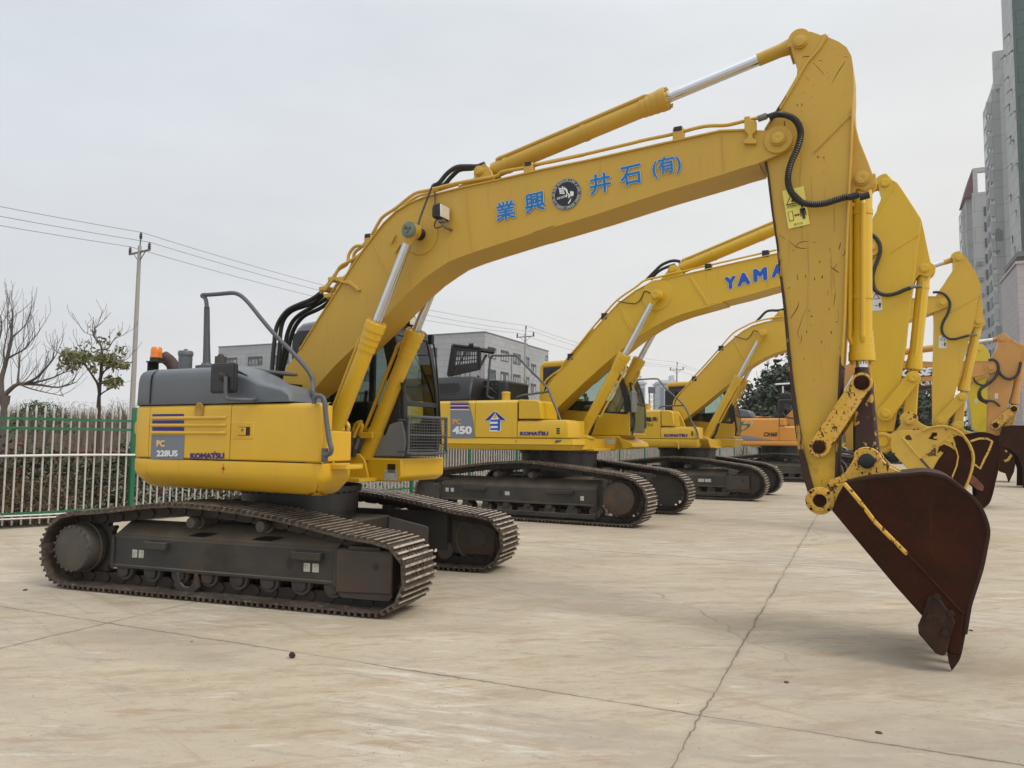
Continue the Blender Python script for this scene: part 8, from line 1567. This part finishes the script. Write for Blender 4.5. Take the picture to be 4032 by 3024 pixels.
for x in (925,):
    s=BF.at((1650+x*.2712,1350),0)[0]; q=MB(); q.cyl((s,-.12,0),(s,-.12,HT-2.2),.09,n=8); q.build('downpipe',mat('downpipe',(.33,.33,.34),.5),bd)
l=Wy(1340); q=MB(); q.cyl((.12,l,0),(.12,l,HT-2.2),.09,n=8); q.build('downpipe',MATS['downpipe'],bd)
# ------------------------------------------------------------------ far housing blocks, lattice mast, street lamp
APT=brickmat('apartment_wall',(.50,.52,.56),(.53,.55,.585),(.40,.42,.46),60,3.0,.25); APW=mat('apartment_window',(.16,.20,.27),.3)
for lab,xa,xb,yt,D in (('pale apartment tower on the far left of the distant pair',2440,2541,1512,330.),('pale apartment tower partly behind the third cab',2598,2668,1510,340.)):
    a=at_depth(xa,yt,D); b=at_depth(xb,yt,D); o=empty('apartment_tower',(a[0],a[1],0)); tag(o,lab,'building','distant apartment towers'); W_=b[0]-a[0]; H=a[2]
    q=MB(); q.box((0,0,0),(W_,14,H)); q.build('wall',APT,o,smooth=False); q=MB(); q.box((-.6,-.6,H),(W_+.6,14.6,H+.8)); q.box((0.4,.4,H+.8),(W_-.4,13.6,H+1.6)); q.build('cornice',APT,o,smooth=False)
    for u in (.12,.40,.66,.88): q=MB(); q.box((W_*u-.9,-.12,1),(W_*u+.9,.05,H-1.6)); q.build('window_strip',APW,o,smooth=False)
    q=MB(); q.box((W_*.70,3,H+1.6),(W_*.9,8,H+4)); q.build('roof_room',APT,o,smooth=False)
m=at_depth(2566,1548,150.); o=empty('lattice_mast',(m[0],m[1],0)); tag(o,'thin lattice crane mast far off between the pale towers','crane'); q=MB()
for a,b in ((-.45,-.45),(.45,-.45),(.45,.45),(-.45,.45)): q.tube([(a,b,0),(a,b,m[2])],.07,n=4)
for k in range(int(m[2]/1.0)): z=k*1.0; q.tube([(-.45,-.45,z),(.45,-.45,z+1),(.45,.45,z),(-.45,.45,z+1),(-.45,-.45,z)],.045,n=4)
q.build('mast',mat('mast_grey',(.10,.10,.10),.6),o); q=MB(); q.box((-.6,-.6,m[2]),(.6,.6,m[2]+1.2)); q.build('mast_head',MATS['mast_grey'],o)
m=at_depth(3082,1520,48.); o=empty('street_lamp',(m[0],m[1],0)); tag(o,'white street lamp standing before the dark evergreens','street lamp'); q=MB(); q.lathe((0,0,0),(0,0,1),[(0,.09),(m[2]-.1,.05),(m[2],.05)],n=10); q.build('post',mat('lamp_post_white',(.55,.55,.55),.4),o); q=MB(); q.rings([[(-.5,-.1,m[2]+.05),(.55,-.1,m[2]+.12),(.55,.1,m[2]+.12),(-.5,.1,m[2]+.05)],[(-.45,-.08,m[2]+.16),(.5,-.08,m[2]+.22),(.5,.08,m[2]+.22),(-.45,.08,m[2]+.16)]]); q.build('lamp_head',MATS['lamp_post_white'],o,bevel=.02)
for lab,xa,xb,yt,D,dep in (('long pale hazy shed beyond the leafless willow',2700,3005,1640,260.,20),('low pale building far behind the orange machine, right of the digger arms',3160,3560,1690,280.,25)):
    a=at_depth(xa,yt,D); b=at_depth(xb,yt,D); o=empty('far_shed',(a[0],a[1],0)); tag(o,lab,'building','hazy sheds on the horizon'); W_=b[0]-a[0]; q=MB(); q.rings([[(0,0,0),(W_,0,0),(W_,dep,0),(0,dep,0)],[(0,0,a[2]),(W_,0,a[2]),(W_,dep,a[2]),(0,dep,a[2])]]); q.build('wall',APT,o,smooth=False); q=MB(); q.prism([(-1,a[2]),(W_+1,a[2]),(W_*.5,a[2]+2.2)],0,dep); q.build('roof',mat('shed_roof',(.36,.38,.42),.6),o,smooth=False)
# ------------------------------------------------------------------ towers at the right
def rframe(px,py,D,yaw=25.):
    p=at_depth(px,py,D); return Frame((p[0],p[1]),yaw),p
CREAM=brickmat('tower_wall',(.40,.405,.38),(.43,.43,.40),(.30,.30,.29),400,4.0,.12); PALE=brickmat('tower_wall_pale',(.46,.47,.465),(.49,.495,.48),(.35,.35,.35),400,4.0,.10); TW=mat('tower_window',(.09,.10,.12),.15); TWF=mat('tower_window_frame',(.42,.43,.44),.5)
def tower(name,label,px,ytop,D,px2,depth,m,group='towers at the right'):
    F,p=rframe(px,ytop,D); o=empty(name,(p[0],p[1],0),-R(25)); tag(o,label,'building',group); W_=F.at((px2,ytop),0)[0]; return F,o,p[2],W_
# tower 1, farthest, with an open roof frame and red tiles
F,o,H,W_=tower('apartment_tower','pale apartment tower with red roof tiles and an open roof frame',3803,785,190.,3925,16,CREAM)
q=MB(); q.box((0,0,0),(W_,14,H)); q.build('wall',CREAM,o,smooth=False)
q=MB(); q.box((-.6,3,0),(0,11,H-1.5)); q.build('bay',PALE,o,smooth=False)
q=MB()
for u in (2.0,3.0): pass
u=F.at((3828,900),0)[0]; q.box((u,-1.6,0),(W_,-.02,H+1.0)); q.build('wall',PALE,o,smooth=False)
u2=[F.at((x,740),-1.6)[0] for x in (3835,3850,3882,3890,3905)]; zt_f=F.at((3840,680),-1.6)[2]
q=MB(); q.box((u2[0],-1.6,H+1.02),(u2[1],-.8,zt_f)); q.box((u2[2],-1.6,H+1.02),(u2[3],-.8,zt_f)); q.box((u2[0],-1.6,zt_f),(W_,-.8,zt_f+1.2)); q.build('roof_frame',PALE,o,smooth=False)
q=MB(); q.prism([(-.6,H),(u2[0]-.1,H),(u2[0]-.1,zt_f+1.5),(.6,H+4.5)],-1.2,10); q.build('roof',mat('red_tiles',(.17,.055,.06),.7,0,[((.10,.035,.04),.5,.4,.7,.8)]),o,smooth=False)
for k in range(14):
    z=H-4-k*4.0
    a=F.at((3893,900),-1.6)[0]; q=MB(); q.box((a-.9,-1.72,z-1.2),(a+.6,-1.58,z+1.2)); q.build('window',TW,o,smooth=False)
    if k>2: q=MB(); q.box((a-2.6,-2.1,z-1.6),(a-1.5,-1.62,z-.6)); q.build('air_conditioner',mat('ac_grey',(.25,.25,.26),.6),o,smooth=False)
    q=MB(); q.box((-.72,4.5,z-1.0),(-.58,9,z+1.0)); q.build('window',TW,o,smooth=False)
# tower 2 with the arched roof frame
F,o,H,W_=tower('apartment_tower','tall cream apartment tower with an arched roof frame, weathered grey patches',3902,352,170.,3936,16,CREAM)
q=MB(); q.box((0,0,0),(W_,14,H)); q.build('wall',CREAM,o,smooth=False)
W2=F.at((4100,352),0)[0]; q=MB(); q.rings([[(W_,0,0),(W2,-6,0),(W2,10,0),(W_,10,0)],[(W_,0,H),(W2,-6,H),(W2,10,H),(W_,10,H)]]); q.build('wall',PALE,o,smooth=False)
ar=F.sz([(3913,350),(3914,318),(3918,300),(3926,275),(3938,248),(3955,226),(3975,212),(4000,205),(4030,205)],0); ai=[(s+1.0,z-1.4) for s,z in ar]
q=MB(); q.prism(ar+ai[::-1],0,5); q.build('roof_arch',PALE,o,smooth=False)
for x in (3925,3945,3975): s=F.at((x,300),0)[0]; q=MB(); q.box((s-.6,.3,H),(s+.6,1.5,H+9)); q.build('roof_column',PALE,o,smooth=False)
for k in range(19):
    z=H-4-k*4.0; q=MB(); q.box((-.15,1.2,z-1.2),(.0,4.2,z+1.2)); q.box((-.15,8,z-1.2),(.0,12,z+1.2)); q.build('window',TW,o,smooth=False)
    q=MB(); q.box((-1.0,.4,z-1.5),(-.02,1.1,z+1.3)); q.build('window_bay',TWF,o,smooth=False)
for poly in ([(3918,905),(3932,897),(3948,910),(3949,945),(3945,950),(3918,948)],[(3920,985),(3940,985),(3930,1000),(3921,1002)]):
    pts=F.sz(poly,0); q=MB(); q.prism(pts,-.12,-.02); q.build('weathered_patch',mat('bare_render',(.20,.20,.20),.8),o,smooth=False)
for poly in ([(3952,910),(3972,890),(3968,960),(3960,1040),(3955,1060)],[(3965,1180),(3998,1140),(3995,1190),(3978,1210),(3972,1245),(3964,1240)]):
    pts=F.sz(poly,-1.2); q=MB(); q.prism(pts,-1.0,-.2); 
z=F.at((3920,1290),0)[2]; q=MB(); q.box((-1,-3,z-2.5),(W2,-.02,z)); q.build('canopy',mat('canopy_grey',(.22,.22,.22),.7),o,smooth=False)
# tower 3: tiled flank and green glass front, standing on an overhang
F,p=rframe(3991,0,150.); o=empty('glass_tower',(p[0],p[1],0),-R(25)); tag(o,'tall tower at the right edge, green glass front and pale tiled flank','building','towers at the right')
zb_=F.at((4028,988),0)[2]; zt_=p[2]+14; dpt=14.5
TILE=brickmat('tower_tiles',(.44,.455,.44),(.48,.495,.475),(.30,.31,.30),1.6,3.0,.10); q=MB(); q.box((0,.05,zb_),(24,dpt,zt_)); q.build('wall',TILE,o,smooth=False)
GG=brickmat('green_glass',(.030,.070,.060),(.036,.080,.068),(.012,.025,.022),9,3.0,.10,rough=.12); q=MB(); q.box((.02,-.25,zb_+.5),(24,.03,zt_)); q.build('glass_front',GG,o,smooth=False); q=MB(); q.box((-.35,-.35,zb_-.2),(.02,.03,zt_)); q.build('corner_post',mat('corner_dark',(.03,.045,.04),.4),o,smooth=False)
q=MB(); q.box((-1.2,-1.0,zb_-1.2),(24,dpt+1,zb_-.22)); q.build('overhang',mat('overhang_brown',(.15,.135,.13),.8),o,smooth=False)
rr=random.Random(4)
for k in range(16):
    z=zb_+3+k*3.0+rr.choice((0,1.0)); l=rr.choice((2.5,5.5,8.5,11)); q=MB(); q.add([(-.06,l,z),(-.06,l+1.2,z),(-1.0,l+1.2,z-.9),(-1.0,l,z-.9)],[(0,1,2,3)]); q.add([(-.05,l,z),(-.05,l+1.2,z),(-.05,l+1.2,z-1.6),(-.05,l,z-1.6)],[(0,1,2,3)]); q.build('open_window',mat('open_pane',(.10,.115,.12),.15),o,smooth=False)
# podium in front of the towers
F,p=rframe(4003,1040,66.); o=empty('podium_building',(p[0],p[1],0),-R(25)); tag(o,'low pinkish tiled building under the towers at the right edge','building','towers at the right')
PINK=brickmat('pink_tiles',(.40,.365,.37),(.43,.395,.395),(.33,.305,.31),1.2,.6,.03); H=p[2]; q=MB(); q.box((0,0,0),(30,9,H)); q.build('wall',PINK,o,smooth=False); q=MB(); q.box((-.1,-.1,H),(30.1,9.1,H+.25)); q.build('roof_edge',PINK,o,smooth=False)
q=MB(); q.box((-.15,-.3,0),(30,-.02,1.2)); q.build('plinth',PALE,o,smooth=False)
for k in range(3): 
    for j in range(5): q=MB(); q.box((2+j*5,-.12,3+k*4),(4.2+j*5,-.02,5+k*4)); q.build('window',TW,o,smooth=False)
# ------------------------------------------------------------------ small things on the ground
def rock(name,label,p,r,m,seed,cat='stone',sq=.75,group=None):
    rr=random.Random(seed); bm=bmesh.new(); bmesh.ops.create_icosphere(bm,subdivisions=3,radius=1)
    ph=[rr.uniform(0,6) for _ in range(6)]
    for v in bm.verts: c=v.co; c*=1+.10*math.sin(2.3*c.x+ph[0])+.10*math.sin(2.9*c.y+ph[1])+.08*math.sin(3.7*c.z+ph[2])+.05*math.sin(7*c.x+ph[3])*math.sin(6*c.y+ph[4]); c.x*=r; c.y*=r; c.z*=r*sq
    z0=min(v.co.z for v in bm.verts)
    for v in bm.verts: v.co.z-=z0
    me=bpy.data.meshes.new(name); bm.to_mesh(me); bm.free(); me.materials.append(m); me.polygons.foreach_set('use_smooth',[True]*len(me.polygons)); o=bpy.data.objects.new(name,me); COL.objects.link(o); o.location=(p[0],p[1],-.002); tag(o,label,cat,group); return o
STONE=mat('grey_stone',(.20,.18,.155),.8,0,[((.12,.105,.09),4,.45,.7,.8),((.27,.25,.22),9,.5,.75,.6)],bump=(18,.4,.02)); DKS=mat('dark_stone',(.05,.038,.033),.8,0,[((.09,.07,.06),9,.45,.7,.7)],bump=(30,.4))
p=ground(2322,2052)+np.array([.42,.75,0])*.30; rock('boulder','large rounded grey boulder against the front of the second machine track',p,.30,STONE,3,'boulder',.92)
# rusty hexagonal nut
p=ground(*Z(0,2200,2000/2212)(1272,432)); q=MB(); n=6; q.rings([[(.022*math.cos(R(60*k)),z,.022*math.sin(R(60*k))) for k in range(6)] for z in (-.017,.017)],True,True); nut=q.build('hex_nut',mat('rusty_nut',(.035,.022,.018),.6,.3,[((.08,.04,.025),60,.45,.7,.8)]),None,bevel=.004,smooth=False); nut.location=(p[0],p[1],.019); nut.rotation_euler=(0,0,.5); tag(nut,'rusty hexagonal nut lying near the slab joint','nut')
q=MB(); q.cyl((0,-.0185,0),(0,-.0172,0),.011,n=14); q.cyl((0,.0172,0),(0,.0185,0),.011,n=14); q.build('bore',INK,nut,smooth=False)
z6_=Z(0,2200,2000/2212); z7_=Z(2000,2100,2032/2212)
for lab,pt,r,sd in (('dark stone left of the nearest track',z6_(109,138),.026,1),('small dark chip left of the slab joint crossing',z6_(834,362),.011,2),('flat dark scrap of debris in front of the bucket',z7_(1195,640),.020,5),('brown clod of earth right of the joint crossing',z7_(1590,856),.022,6),('dark pebble right of the bucket tooth',z7_(1985,418),.020,8)):
    p=ground(*pt); rock('stone',lab,p,r*.8,DKS,sd,'stone',.35,'loose stones on the concrete')
q=MB(); rr=random.Random(12)
for i in range(2600):
    Y=3.2+rr.random()**1.6*26; X=rr.uniform(-.75,.72)*Y; s=rr.uniform(.002,.006)*(.6+Y*.06); a=rr.uniform(0,6.28)
    ps=[(X+s*math.cos(a+2.1*k)*rr.uniform(.7,1.3),Y+s*math.sin(a+2.1*k)*rr.uniform(.7,1.3),.001) for k in range(3)]; q.add(ps+[(X,Y,s*.8)],[(0,1,3),(1,2,3),(2,0,3)])
o=q.build('grit',mat('grit',(.14,.115,.09),.85,0,[((.45,.43,.39),.9,.55,.6,.9,2)]),None,smooth=False); tag(o,kind='stuff')
# ------------------------------------------------------------------ air
def haze(d):
    q=MB(); q.box((-700,-60,-1.2),(900,900,140)); m=bpy.data.materials.new('haze'); m.use_nodes=True; N=m.node_tree.nodes; Lk=m.node_tree.links; N.remove(N['Principled BSDF']); v=N.new('ShaderNodeVolumePrincipled'); v.inputs['Color'].default_value=(.93,.94,.95,1); v.inputs['Density'].default_value=d; v.inputs['Anisotropy'].default_value=.2; Lk.new(v.outputs[0],N['Material Output'].inputs['Volume'])
    o=q.build('haze',m,None,smooth=False); tag(o,kind='stuff')
haze(.0005)
